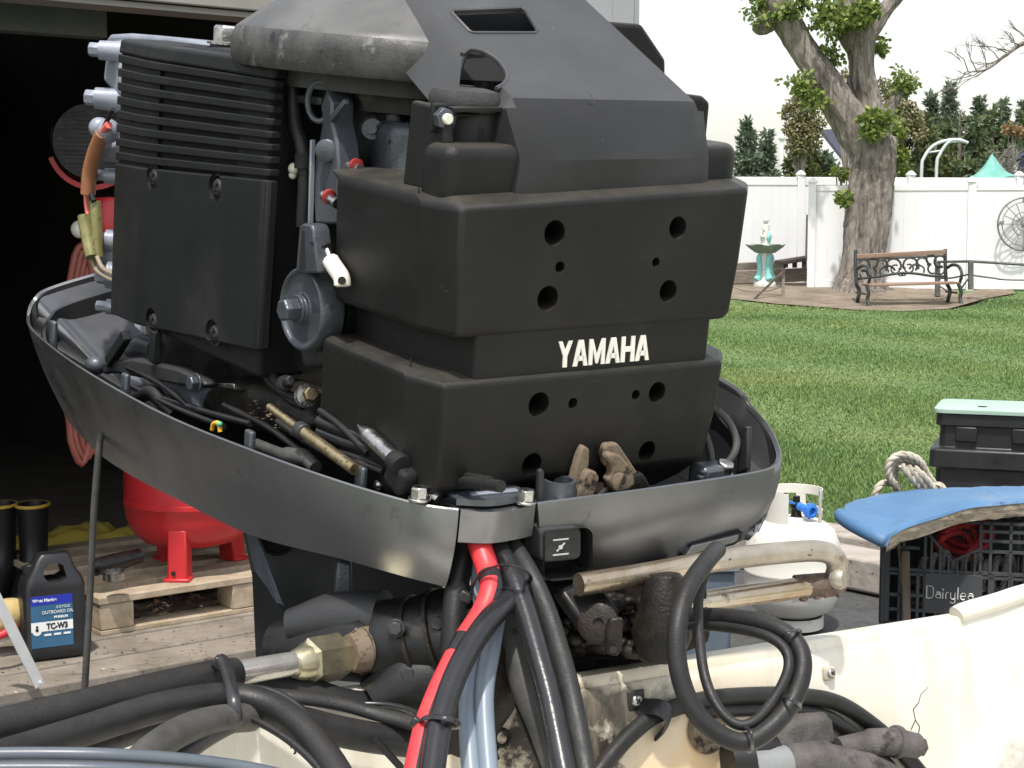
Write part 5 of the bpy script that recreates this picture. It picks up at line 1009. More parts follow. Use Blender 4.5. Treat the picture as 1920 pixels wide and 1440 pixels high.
# bare branch reaching in at the upper right
t = thing('bare_tree', 'bare twiggy branch reaching in at the upper right', 'tree', V((W(2120, 420, 24).x, 24, terr(24))))
m = MB(); tb = W(2120, 420, 24); tb.z = terr(24); m.tube(cat([tb, W(2110, 250, 24), W(2090, 60, 24), W(2080, -120, 24)], 6), [.22] * 6 + [.18] * 6 + [.12] * 7, 12); m.build('trunk', M_BARK, t, smooth=60)
m = MB(); r2 = random.Random(21)
def twig(p, d_, l, r, dep):
    q = p + d_ * l; mid = lerp(p, q, .5) + V((r2.uniform(-1, 1), r2.uniform(-1, 1), r2.uniform(-1, 1))) * l * .1; m.tube([p, mid, q], [r, r * .8, r * .55], 5)
    if dep == 0: return
    for k in range(3): twig(lerp(p, q, r2.uniform(.35, 1)), (d_ + V((r2.uniform(-.8, .5), r2.uniform(-.6, .6), r2.uniform(-.5, .7)))).normalized(), l * r2.uniform(.45, .7), r * .55, dep - 1)
main = cat([W(2105, 120, 24), W(2000, 105, 24), W(1930, 80, 24), W(1890, 100, 24), W(1850, 130, 24), W(1810, 135, 24)], 5); m.tube(main, [.06 - .0022 * i for i in range(len(main))], 7)
for i in range(6, len(main), 1): twig(main[i], V((r2.uniform(-1, -.1), r2.uniform(-.4, .4), r2.uniform(-.6, 1))).normalized(), r2.uniform(.2, .42), .010, 2)
m.build('branch', M_BARK, t, smooth=60)
# ------------------------------------------------------------------ buildings and things beyond the fence
M_WHT = mat('white_siding', (.75, .75, .75), (.8, .8, .8), 2, .6, .05)
M_SLATE = mat('dark_roof_shingles', (.035, .035, .06), (.06, .06, .09), 20, .8, .05, 0, .6, 60)
M_SHED = mat('dark_blue_siding', (.05, .065, .12), (.065, .08, .14), 3, .6, .05)
hb = W(1545, 420, 62); hb.z = .2
hs = thing('white_house', 'white gabled house with a dark slate roof glimpsed left of the trunk', 'house', hb)
H = lambda px, py, d=62: W(px, py, d)
m = MB(); m.prism([H(1505, 345), H(1508, 290), H(1538, 250), H(1590, 318), H(1590, 345)], (.5, 8, 0)); m.build('gable_wall', M_WHT, hs)
m = MB(); m.prism([H(1534, 245), H(1595, 322), H(1597, 317), H(1540, 243)], (2.2, 8, .5)); m.prism([H(1536, 245), H(1500, 293), H(1497, 290), H(1533, 241)], (1.6, 8, .5)); rf = m.build('roof', M_SLATE, hs)
m = MB(); m.prism([H(1548, 350), H(1548, 298), H(1640, 298), H(1640, 350)], (0, 6, 0)); m.build('annex_wall', mat('grey_siding_far', (.4, .41, .42), None, 2, .7, .05), hs)
m = MB(); m.prism([H(1527, 285), H(1533, 285), H(1533, 296), H(1527, 296)], (0, -.1, 0)); m.build('window', M_SHED, hs)
m = MB(); pw = W(1466, 420, 50); pw.z = .2; m.cyl(pw, W(1466, 258, 50), .05, n=8); fp = m.build('flag_pole', M_VIN, None); tag(fp, 'thin pole with a small ball finial left of the budding tree', 'pole')
m = MB(); m.ball(W(1466, 258, 50), .12, 8, 6); m.build('finial', M_VIN, fp)
sb = W(1930, 420, 34); sb.z = .25
sh = thing('blue_shed', 'dark blue garden shed with white corner trim at the right edge', 'shed', sb)
S_ = lambda px, py, d=34: W(px, py, d)
m = MB(); m.prism([S_(1906, 345), S_(1906, 302), S_(1960, 268), S_(2010, 302), S_(2010, 345)], (1.1, 3, 0)); m.build('wall', M_SHED, sh)
m = MB(); m.prism([S_(1882, 304, 33.8), S_(1960, 263, 33.8), S_(1960, 271, 33.8), S_(1886, 308, 33.8)], (1.2, 3.4, .0)); m.prism([S_(1960, 263, 33.8), S_(2030, 304, 33.8), S_(2026, 308, 33.8), S_(1960, 271, 33.8)], (1.2, 3.4, 0)); m.build('roof', M_SHED, sh)
m = MB(); m.prism([S_(1900, 345, 33.9), S_(1900, 304, 33.9), S_(1908, 304, 33.9), S_(1908, 345, 33.9)], (0, .2, 0)); m.build('corner_trim', M_WHT, sh)
# green tarp: a draped cover
tp_ = W(1860, 420, 32); tp_.z = .25
pk = [W(1861, 289, 32), W(1812, 337, 31.4), W(1845, 340, 31.0), W(1900, 330, 31.4), W(1905, 335, 33.0), W(1830, 330, 33.2)]
m = MB(); n = 8; ringb = cat(pk[1:], 8, True); rings = []
for j in range(n + 1):
    f = j / n; rings.append([lerp(pk[0], p, f) + V((0, 0, -.10 * math.sin(f * 3.14) + .05 * noise.noise(p * 2 + V((0, 0, f * 3))))) for p in ringb])
rings.append([V((p.x, p.y, p.z - .6)) for p in rings[-1]]); m.loft(rings, True, False)
o = m.build('green_tarp', mat('sea_green_tarp', (.12, .34, .28), (.18, .42, .35), 3, .5, .08, spots=(((.25, .5, .44), 7, .6, .1),)), None, smooth=60); tag(o, 'pale green tarp draped to a peak over the fence line', 'tarp')
# metal arch trellis
ar = thing('metal_arch', 'pale metal garden arch showing over the far fence', 'garden arch', V((W(1745, 420, 33).x, 33, .25)))
M_GALV = mat('galvanised_metal', (.5, .52, .5), (.6, .62, .6), 20, .5, .08, .3)
for q in (((1728, 420), (1728, 320), (1733, 295), (1752, 272), (1785, 262), (1810, 266)), ((1756, 420), (1756, 315), (1762, 290), (1778, 267), (1797, 262), (1815, 268))):
    m = MB(); m.tube(cat([W(a, b, 33) for a, b in q], 6), .035, 8); m.build('hoop', M_GALV, ar, smooth=60)
m = MB(); m.cyl(W(1735, 287, 33), W(1762, 283, 33), .02, n=6); m.build('cross_bar', M_GALV, ar)
m = MB(); m.cyl(W(1780, 267, 33), W(1798, 265, 33), .02, n=6); m.build('cross_bar', M_GALV, ar)
r2 = random.Random(8); bb = W(1885, 315, 33); o = thing('brush_pile', 'grey heap of cut twigs between the tarp and the shed', 'brush pile', V((bb.x, 33, .25)))
m = MB()
for i in range(160):
    p = W(r2.uniform(1868, 1905), r2.uniform(285, 345), 33.2 + r2.uniform(0, .6)); d_ = V((r2.uniform(-1, 1), r2.uniform(-.5, .5), r2.uniform(-.6, 1))).normalized() * r2.uniform(.1, .45); m.tube([p, p + d_], [.012, .004], 4)
m.build('twigs', M_BARK, o)
# ------------------------------------------------------------------ the garden bed: fountain, timbers, posts, bench, compass
M_STONE = mat('aged_white_stone', (.58, .56, .5), (.7, .68, .63), 12, .8, .05, 0, .5, 60, spots=(((.28, .27, .22), 16, .56, .12),))
M_AQUA = mat('aqua_paint', (.16, .48, .46), (.26, .56, .52), 14, .7, .05, spots=(((.62, .62, .56), 20, .6, .12),))
M_MOSS = mat('mossy_green_bowl', (.12, .20, .15), (.22, .30, .23), 10, .7, .06, spots=(((.6, .6, .54), 9, .58, .15),))
fd = 28.0; F0 = W(1434, 541, fd); s = fd / FPX
ft = thing('garden_fountain', 'aqua and white stone fountain with a small figure on its bowl', 'fountain', F0)
FV = lambda py: F0 + V((0, 0, (541 - py) * s))
m = MB(); m.lathe([(.20, 0), (.20, .10), (.15, .14)], F0, n=8); m.build('plinth', M_STONE, ft, bevel=.02)
m = MB(); m.lathe([(.11, 0), (.085, .12), (.075, .3), (.10, .42), (.13, .50)], FV(528), n=16); m.build('column', M_STONE, ft, smooth=60)
for k in range(4):
    a = R(20 + 90 * k); dr = V((math.cos(a), math.sin(a), 0)); b = FV(528)
    m = MB(); m.tube(cat([b + dr * .17 + V((0, 0, .03)), b + dr * .12 + V((0, 0, .10)), b + dr * .10 + V((0, 0, .25)), b + dr * .13 + V((0, 0, .40)), b + dr * .09 + V((0, 0, .48))], 5), [.055, .06, .06, .06, .058, .055, .05, .05, .05, .048, .046, .046, .045, .045, .045, .045, .045, .042, .04, .035, .03], 10); m.build('dolphin_support', M_AQUA, ft, smooth=60)
m = MB(); nsc = 48; prof = [(.06, 476, 0), (.17, 474, .02), (.29, 465, .06), (.33, 459, .09), (.30, 461, .08), (.10, 466, 0)]; rings = []
for r, py, sc_ in prof: rings.append([FV(py) + V(((r * (1 + sc_ * math.cos(6 * a))) * math.cos(a), (r * (1 + sc_ * math.cos(6 * a))) * math.sin(a), .012 * math.cos(6 * a) * (r > .2))) for a in [2 * math.pi * i / nsc for i in range(nsc)]])
m.loft(rings); m.build('scalloped_bowl', M_MOSS, ft, smooth=50)
m = MB(); b = FV(466); m.tube(cat([b, b + V((0, 0, .08)), b + V((-.02, 0, .16)), b + V((.01, 0, .26)), b + V((0, 0, .36)), b + V((.005, 0, .41)), b + V((.0, 0, .44)), b + V((0, 0, .50)), b + V((0, 0, .53))], 3), [.10, .09, .085, .08, .075, .07, .075, .08, .075, .07, .065, .07, .06, .055, .05, .04, .03, .03, .035, .045, .05, .048, .045, .035, .02], 14); m.build('figure', M_STONE, ft, smooth=60)
m = MB(); m.tube(cat([b + V((.05, -.05, .10)), b + V((.05, -.06, .2)), b + V((.06, -.04, .28))], 5), [.02, .03, .035, .04, .045, .045, .045, .04, .035, .03, .02], 8); m.build('aqua_drape', M_AQUA, ft, smooth=60)
m = MB(); m.tube(cat([b + V((-.07, -.03, .30)), b + V((-.09, -.05, .22)), b + V((-.03, -.09, .20))], 5), .022, 8); m.tube(cat([b + V((.07, -.03, .30)), b + V((.09, -.05, .24)), b + V((.03, -.09, .21))], 5), .022, 8); m.build('arms', M_STONE, ft, smooth=60)
M_TIMB = mat('weathered_timber', (.16, .13, .10), (.28, .24, .20), 6, .9, .04, 0, .8, 40, stretch=(1, 1, 6), spots=(((.05, .04, .035), 12, .6, .1),))
M_DKW = mat('dark_old_wood', (.06, .045, .035), (.11, .09, .075), 12, .85, .05, 0, .6, 60)
def timber(name, label, a, b, w_, h_, mt=M_TIMB, cat_='timber', group='old timbers by the fountain'):
    m = MB(); m.bar(a, b, w_, h_); return tag(m.build(name, mt, None, bevel=.012), label, cat_, group)
timber('landscape_timber', 'long grey landscape timber lying behind the fountain', W(1330, 522, 28.8), W(1552, 513, 29.2), .2, .24)
timber('landscape_timber', 'upper left timber resting behind the fountain', W(1330, 503, 29.2), W(1470, 498, 29.3), .2, .16)
tb_ = thing('plank_stack', 'dark weathered plank on short blocks right of the fountain', 'planks', W(1495, 500, 28.8))
m = MB(); m.bar(W(1462, 492, 28.6), W(1526, 482, 29.0), .3, .07); m.build('plank', M_DKW, tb_, bevel=.01)
for px in (1473, 1490, 1508): m = MB(); m.bar(W(px, 502, 28.8), W(px, 490, 28.8), .08, .08, (0, 1, 0)); m.build('block', M_DKW, tb_, bevel=.01)
timber('flat_stone', 'flat stone slab step in front of the fountain', W(1408, 551, 27.6), W(1466, 549, 27.7), .3, .05, M_STONE, 'stone', None)
m = MB(); m.bar(W(1512, 486, 29.3), W(1514, 403, 29.5), .05, .03); tag(m.build('leaning_board', M_DKW, None), 'narrow dark stake leaning on the fence corner', 'stake')
m = MB(); m.cyl(W(1551, 524, 27.8), W(1551, 470, 27.8), .011, n=8); o = tag(m.build('garden_stake', M_GALV, None), 'thin metal stake with a black grip left of the trunk', 'stake')
m = MB(); m.cyl(W(1551, 484, 27.79), W(1551, 467, 27.79), .024, n=10); m.build('grip', M_COV, o)
# little rail in front of the fountain
M_IRON = mat('grey_iron', (.11, .105, .10), (.17, .16, .15), 20, .6, .08, .4)
rl = thing('leaning_rail', 'short grey post with a dark diagonal rail by the fountain', 'rail', W(1468, 569, 26.2))
m = MB(); m.bar(W(1468, 572, 26.2), W(1469, 508, 26.2), .045, .045, (0, 1, 0)); m.build('post', M_TIMB, rl, bevel=.005)
m = MB(); m.bar(W(1409, 566, 26.0), W(1471, 506, 26.15), .035, .03, (0, 1, 0)); m.build('diagonal_rail', M_DKW, rl)
m = MB(); m.tube(cat([W(1375, 538, 26.4), W(1400, 546, 26.4), W(1440, 545, 26.4), W(1468, 536, 26.2)], 5), .010, 6); m.build('rope', M_TIMB, rl)
# rail fence with cables right of the bench
rf_ = thing('cable_rail', 'low dark rail with drooping cables right of the bench', 'rail', W(1820, 541, 25.6))
for px, y0, y1, d in ((1820, 543, 489, 25.6), (1758, 556, 490, 26.2)):
    m = MB(); m.bar(W(px, y0, d), W(px, y1, d), .075, .075, (0, 1, 0)); m.build('post', M_IRON, rf_, bevel=.006)
m = MB(); m.tube([W(1758, 491, 26.2), W(1820, 490, 25.6), W(1920, 496, 25.4), W(2040, 502, 25.2)], .022, 8); m.build('top_rail', M_IRON, rf_)
for q in (((1758, 522, 26.2), (1785, 521, 25.9), (1818, 514, 25.6)), ((1822, 516, 25.6), (1860, 521, 25.5), (1900, 525, 25.4), (2040, 525, 25.2)), ((1800, 545, 25.7), (1812, 527, 25.6), (1820, 518, 25.6)), ((1760, 535, 26.2), (1775, 545, 26.0), (1782, 552, 25.9))):
    m = MB(); m.tube(cat([W(*p) for p in q], 5), .014, 6); m.build('drooping_cable', M_IRON, rf_, smooth=60)
# bench
bd = 25.3; B0 = W(1703, 572, bd); sb_ = bd / FPX
bn = thing('garden_bench', 'wood and black cast iron bench with scrollwork back under the tree', 'bench', B0)
def BP(px, py, dy=0): p = W(px, py, bd); return p + V((0, dy, 0))
M_IRONB = mat('black_cast_iron', (.022, .026, .024), (.05, .055, .05), 20, .55, .08, .3, .3, 60)
M_SLAT = mat('worn_bench_wood', (.19, .115, .075), (.28, .19, .14), 10, .7, .06, 0, .4, 40, stretch=(.1, 1, 1))
m = MB(); m.bar(BP(1614, 482, .3), BP(1783, 473, .3), .045, .075); m.build('back_rail', M_SLAT, bn, bevel=.01)
for j in range(5):
    m = MB(); y = -.22 + .105 * j; m.bar(BP(1622, 534.5, y), BP(1794, 529.5, y), .085, .03); m.build('seat_slat', M_SLAT, bn, bevel=.006)
for px0, px1, ya in ((1613, 1618, 0), (1783, 1790, -2)):
    for (dx, dy) in ((0, -.24), (0, .28)):
        m = MB(); m.tube(cat([BP(px0 + 6 if dy < 0 else px0, 533 + ya, dy), BP(px1 + (4 if dy < 0 else 1), 548 + ya, dy * 1.05), BP(px1 + (2 if dy < 0 else -2), 560 + ya, dy), BP(px1 + (5 if dy < 0 else -3), 574 + ya, dy * 1.25)], 5), .03, 8); m.build('leg', M_IRONB, bn, smooth=60)
    m = MB(); m.tube(cat([BP(px0, 533 + ya, .28), BP(px0 - 1, 500 + ya, .3), BP(px0, 470 + ya, .34)], 5), .03, 8); m.build('back_stile', M_IRONB, bn, smooth=60)
    m = MB(); m.tube(cat([BP(px0 + 2, 505 + ya, .28), BP(px0 + 6, 499 + ya, .1), BP(px0 + 9, 501 + ya, -.16), BP(px0 + 11, 514 + ya, -.28), BP(px0 + 9, 530 + ya, -.24)], 6), .026, 8); m.build('armrest', M_IRONB, bn, smooth=60)
    m = MB(); m.bar(BP(px0 + 3, 550 + ya, -.24), BP(px0, 550 + ya, .28), .03, .03); m.build('leg_brace', M_IRONB, bn)
m = MB(); m.tube(cat([BP(1616, 524, .29), BP(1650, 520, .29), BP(1690, 514, .29), BP(1702, 513, .29), BP(1725, 514, .29), BP(1760, 519, .29), BP(1785, 519, .29)], 5), .02, 8); m.tube([BP(1616, 488, .3), BP(1784, 480, .3)], .016, 8); m.build('panel_frame', M_IRONB, bn, smooth=60)
sc = MB()
def arc(cx, cy, r, a0, a1, th=.017, n=14): sc.tube([BP(cx + r * math.cos(R(a0 + (a1 - a0) * i / n)), cy + r * math.sin(R(a0 + (a1 - a0) * i / n)) - (cx - 1700) * .05, .295) for i in range(n + 1)], th, 6)
for sgn in (-1, 1):
    X = lambda v: 1700 + sgn * v
    def A(v, y, r, a0, a1, th=.017):
        if sgn > 0: arc(X(v), y, r, a0, a1, th)
        else: arc(X(v), y, r, 180 - a0, 180 - a1, th)
    A(16, 499, 14, 150, 395); A(13, 505, 8, -120, 200, .014); A(38, 497, 11, 120, 380); A(34, 509, 8, 170, 400, .014); A(55, 490, 9, 90, 400); A(58, 508, 9, -60, 250); A(72, 495, 11, 60, 340); A(72, 511, 8, 0, 300, .014); A(3, 514, 4, -20, 200, .012); A(27, 512, 14, 200, 300)
sc.build('scrollwork', M_IRONB, bn, smooth=60)
def text_mesh(cu, name, mt, par, mx):
    t = bpy.data.objects.new('tmp', cu); COL.objects.link(t); bpy.context.view_layer.update()
    me = bpy.data.meshes.new_from_object(t.evaluated_get(bpy.context.evaluated_depsgraph_get())); bpy.data.objects.remove(t); bpy.data.curves.remove(cu)
    o = bpy.data.objects.new(name, me); COL.objects.link(o); me.materials.clear(); me.materials.append(mt); o.parent = par; o.matrix_local = mx; OFF[o.name] = OFF[par.name]; return o
# round metal compass hung on the fence
cc = W(1920, 420, 26.72); cs_ = 26.72 / FPX
cw = thing('wall_compass', 'round metal compass wall hanging on the near fence at the right edge', 'wall decoration', cc)
M_CMP = mat('grey_metal_wire', (.20, .19, .185), (.28, .27, .26), 20, .5, .08, .4)
def CC(r, a): return cc + V((math.cos(R(a)) * r * cs_, 0, math.sin(R(a)) * r * cs_))
for r, th, nm in ((41 * 1.2, .016, 'outer_ring'), (34 * 1.2, .008, 'inner_ring'), (22, .008, 'hub_ring'), (13, .008, 'hub_ring')):
    m = MB(); m.tube([CC(r, a) for a in range(0, 360, 9)], th, 8, True); m.build(nm, M_CMP, cw, smooth=60)
for k in range(16):
    m = MB(); m.cyl(CC(3, k * 22.5), CC(49 if k % 2 == 0 else 41, k * 22.5), .007, n=6); m.build('spoke', M_CMP, cw)
m = MB(); m.lathe([(.05, -.01), (.05, .02), (.03, .03), (0, .03)], cc, (0, -1, 0), 16); m.build('hub', M_CMP, cw)
for chs, a in (('N', 90), ('W', 180), ('S', 270), ('E', 0)):
    cu = bpy.data.curves.new('letter', 'FONT'); cu.body = chs; cu.size = 13 * cs_; cu.extrude = .006; cu.align_x = 'CENTER'; cu.align_y = 'CENTER'; cu.offset = .006
    text_mesh(cu, 'letter', M_CMP, cw, Matrix.Translation(CC(45, a) - OFF[cw.name] + V((0, -.02, 0))) @ Matrix.Rotation(R(90), 4, 'X'))

# ------------------------------------------------------------------ near right: tank, timbers, crate, cushion, ropes, valve boxes
def wood(name, a, b, sc_=8, st=(1, 8, 8), spots=()): return mat(name, a, b, sc_, .85, .05, 0, .7, 60, .25, stretch=st, spots=spots)
M_GREYW = mat('silvered_timber', (.30, .265, .23), (.42, .38, .34), 9, .9, .04, 0, .9, 60, .2, stretch=(.25, 3, 3), spots=(((.10, .085, .07), 14, .60, .08),))
for i, (pa, pb, z, w_, h_, lab) in enumerate((((1380, 962), (1800, 1026), .15, .20, .10, 'rear grey edging timber between the lawn and the asphalt'), ((1380, 992), (1800, 1070), .13, .20, .13, 'front grey edging timber beside the gas tank'))):
    a, b = G(*pa, z), G(*pb, z); m = MB(); m.bar(a - V((0, 0, h_ / 2)), b - V((0, 0, h_ / 2)), w_, h_); tag(m.build('edging_timber', M_GREYW, None, bevel=.012), lab, 'timber', 'edging timbers')
# gas tank
TKd = 5.5; TB = G(1484, 1172); s_ = TB.y / FPX * 1.005
M_TANK = mat('off_white_tank_paint', (.66, .64, .57), (.74, .72, .66), 4, .35, .06, 0, .1, 80, .5, spots=(((.42, .34, .20), 5, .62, .12), ((.16, .08, .03), 30, .74, .03)))
tk_ = thing('propane_tank', 'white propane tank with collar and blue valve knob on the asphalt', 'gas tank', TB)
r0 = 91 * s_; hz = lambda py: (1172 - py) * s_
m = MB(); m.lathe([(.05, hz(1150)), (r0 * .55, hz(1150)), (r0 * .82, hz(1136)), (r0 * .96, hz(1112)), (r0, hz(1085)), (r0, hz(1067)), (r0 * 1.006, hz(1066)), (r0 * 1.006, hz(1062)), (r0, hz(1061)), (r0, hz(1035)), (r0 * .96, hz(1010)), (r0 * .84, hz(985)), (r0 * .62, hz(970)), (r0 * .3, hz(963)), (0, hz(962))], TB, n=48); m.build('tank_body', M_TANK, tk_, smooth=50)
m = MB(); m.lathe([(r0 * .66, hz(1172)), (r0 * .66, hz(1150)), (r0 * .63, hz(1150)), (r0 * .63, hz(1172))], TB, n=40); m.build('foot_ring', M_TANK, tk_)
def collar(a0, a1, z0, z1, n=24):
    m = MB(); rr = []
    for rr_, in ((r0 * .60,), (r0 * .58,)): rr.append([TB + V((math.cos(R(a0 + (a1 - a0) * i / n)) * rr_, math.sin(R(a0 + (a1 - a0) * i / n)) * rr_, 0)) for i in range(n + 1)])
    up = lambda r_, z: [p + V((0, 0, z)) for p in r_]
    m.loft([up(rr[0], z0), up(rr[0], z1), up(rr[1], z1), up(rr[1], z0), up(rr[0], z0)], False, False); return m
collar(-40, 240, hz(926), hz(908)).build('collar_band', M_TANK, tk_, bevel=.001)
collar(-30, 60, hz(960), hz(946)).build('collar_band', M_TANK, tk_, bevel=.001)
for a0, a1 in ((170, 250), (55, 75), (-40, -28)): collar(a0, a1, hz(985), hz(912), 10).build('collar_leg', M_TANK, tk_, bevel=.001)
vb = TB + V((.01, 0, hz(964))); M_BLUE = mat('blue_plastic', (.03, .16, .62), (.05, .22, .7), 20, .4, .05)
m = MB(); m.lathe([(.022, 0), (.018, .01), (.016, .03), (.02, .035), (.02, .05), (.012, .055), (.012, .075), (0, .075)], vb, n=14); vv = m.build('valve_body', M_GREASE, tk_, smooth=30)
m = MB(); m.cyl(vb + V((.0, 0, .042)), vb + V((.03, -.05, .036)), .014, n=14); m.build('outlet', M_BLUE, tk_)
m = MB(); c = vb + V((.032, -.052, .034)); ax = V((.45, -.88, -.05)).normalized(); m.lathe([(.012, .012), (.012, .004), (.024, 0), (.024, .022), (.014, .024), (.012, .01), (0, .01)], c, ax, 24)
u = ax.orthogonal().normalized(); v = ax.cross(u)
for k in range(10): m.box(c + (u * math.cos(k * .628) + v * math.sin(k * .628)) * .024 + ax * .011, (.008, .008, .008))
m.build('blue_knob', M_BLUE, tk_, smooth=30)
m = MB(); m.bar(vb + V((-.012, -.02, .052)), vb + V((-.035, -.03, .062)), .018, .008); m.build('knob_tab', M_BLUE, tk_, bevel=.002)
m = MB(); m.box(TB + V((.02, -r0 * .985, hz(1075))), (.10, .02, .05)); m.build('worn_label', mat('faded_grey_label', (.55, .56, .56), (.64, .64, .62), 30, .5, .05), tk_)
# blue-grey bin beside it
b0 = G(1330, 1265); bn_ = thing('plastic_bin', 'blue-grey plastic bin half hidden between the motor and the gas tank', 'bin', b0)
M_BIN = mat('blue_grey_plastic', (.10, .13, .17), (.13, .16, .20), 6, .5, .05)
q = lambda x, y, z: b0 + V((x, y, z))
m = MB(); m.loft([[q(-.15, 0, 0), q(.06, 0, 0), q(.06, .2, 0), q(-.15, .2, 0)], [q(-.17, -.015, .33), q(.075, -.015, .33), q(.075, .215, .33), q(-.17, .215, .33)]]); m.build('bin_body', M_BIN, bn_, bevel=.01)
m = MB(); m.loft([[q(-.18, -.03, .33), q(.09, -.03, .33), q(.09, .23, .33), q(-.18, .23, .33)], [q(-.17, -.02, .36), q(.08, -.02, .36), q(.08, .22, .36), q(-.17, .22, .36)]]); m.build('bin_lid', M_BIN, bn_, bevel=.006)
# wooden box under the crate
CD = 4.25; cu_ = V((math.cos(R(-14)), math.sin(R(-14)), 0)); cv_ = V((-cu_.y, cu_.x, 0))
c0 = W(1648, 1170, CD + .02); c1z = W(1648, 985, CD).z; ch_ = .285; cb = V((c0.x, c0.y, c1z - ch_ + .022)); cw_, cd_ = .385, .33
def KP(u, v, z): return cb + cu_ * u + cv_ * v + V((0, 0, z))
def kbox(mb, u0, u1, v0, v1, z0, z1):
    mb.add([KP(a, b, c) for a in (u0, u1) for b in (v0, v1) for c in (z0, z1)], [(0, 1, 3, 2), (4, 6, 7, 5), (0, 4, 5, 1), (2, 3, 7, 6), (0, 2, 6, 4), (1, 5, 7, 3)]); return mb
m = kbox(MB(), .0, cw_, .0, cd_, -cb.z - .01, -.002); tag(m.build('wooden_box', M_GREYW, None, bevel=.006), 'plain grey wooden box standing under the dairy crate', 'box')
M_CR = mat('dark_grey_crate_plastic', (.045, .048, .052), (.065, .068, .072), 14, .5, .08, 0, .2, 200, .4, spots=(((.10, .095, .085), 30, .68, .08),))
cr = thing('milk_crate', 'dark grey plastic milk crate with white lettering, under the blue cushion', 'crate', KP(cw_ / 2, cd_ / 2, 0))
def face(mb, mapf, Wd, logo=True):
    t = .0075
    def hb(u0, u1, z): mb.add(*mapf(u0, u1, z - t / 2, z + t / 2, .012))
    def vb_(u, z0, z1): mb.add(*mapf(u - t / 2, u + t / 2, z0, z1, .012))
    for z in (.003, ch_ - .003, ch_ * .48, ch_ * .52): hb(0, Wd, z)
    for i in range(9): vb_(Wd * i / 8 * .985 + .003, 0, ch_ * .52)
    for u in (.003, .06, .115): vb_(u, 0, ch_)
    for u in (Wd - .003, Wd - .055, Wd - .105, Wd - .13): vb_(u, 0, ch_)
    for z in (ch_ - .025, ch_ - .05, ch_ - .078): hb(Wd - .13, Wd, z); hb(0, .10, z)
    for z in (.04, .08): hb(0, .115, z); hb(Wd - .1, Wd, z)
FM = lambda u0, u1, z0, z1, th: ([KP(a, b, c) for a in (u0, u1) for b in (0, th) for c in (z0, z1)], [(0, 1, 3, 2), (4, 6, 7, 5), (0, 4, 5, 1), (2, 3, 7, 6), (0, 2, 6, 4), (1, 5, 7, 3)])
RM = lambda u0, u1, z0, z1, th: ([KP(cw_ - b, a, c) for a in (u0, u1) for b in (0, th) for c in (z0, z1)], [(0, 1, 3, 2), (4, 6, 7, 5), (0, 4, 5, 1), (2, 3, 7, 6), (0, 2, 6, 4), (1, 5, 7, 3)])
LM = lambda u0, u1, z0, z1, th: ([KP(b, a, c) for a in (u0, u1) for b in (0, th) for c in (z0, z1)], [(0, 1, 3, 2), (4, 6, 7, 5), (0, 4, 5, 1), (2, 3, 7, 6), (0, 2, 6, 4), (1, 5, 7, 3)])
BM = lambda u0, u1, z0, z1, th: ([KP(a, cd_ - b, c) for a in (u0, u1) for b in (0, th) for c in (z0, z1)], [(0, 1, 3, 2), (4, 6, 7, 5), (0, 4, 5, 1), (2, 3, 7, 6), (0, 2, 6, 4), (1, 5, 7, 3)])
for nm, mp, wd2 in (('front_lattice', FM, cw_), ('side_lattice', RM, cd_), ('side_lattice', LM, cd_), ('back_lattice', BM, cw_)):
    m = MB(); face(m, mp, wd2); m.build(nm, M_CR, cr)
m = kbox(MB(), 0, cw_, 0, cd_, 0, .006); m.build('crate_floor', M_CR, cr)
m = kbox(MB(), .014, cw_ - .014, cd_ - .010, cd_ - .006, .01, ch_ * .9); m.build('back_panel', M_CR, cr)
m = kbox(MB(), .006, .010, .014, cd_ - .014, .01, ch_ * .75); m.build('side_panel', M_CR, cr)
m = kbox(MB(), .115, .262, -.003, .004, .035, ch_ * .5); m.build('logo_panel', M_CR, cr, bevel=.001)
m = MB(); m.add(*RM(.06, .2, .06, ch_ * .7, .004)); m.build('side_panel', M_CR, cr)
for a, b in (((.118, ch_ * .88), (.185, ch_ * .62)), ((.185, ch_ * .62), (.255, ch_ * .75))):
    m = MB(); m.bar(KP(a[0], .004, a[1]), KP(b[0], .004, b[1]), .010, .006); m.build('handle_rim', M_CR, cr)
for i in range(6): m = MB(); u = .13 + .022 * i; zt_ = ch_ * (.84 - .24 * i / 3) if i < 3 else ch_ * (.62 + .13 * (i - 3) / 3); m.bar(KP(u, .004, ch_ * .5), KP(u, .004, zt_), .005, .010, (0, 1, 0)); m.build('lattice_bar', M_CR, cr)
for (u, z) in ((.0, .0), (cw_, 0)): m = MB(); m.bar(KP(u + (.012 if u == 0 else -.012), .012, 0), KP(u + (.012 if u == 0 else -.012), .012, ch_), .024, .024, (0, 1, 0)); m.build('corner_post', M_CR, cr, bevel=.003)
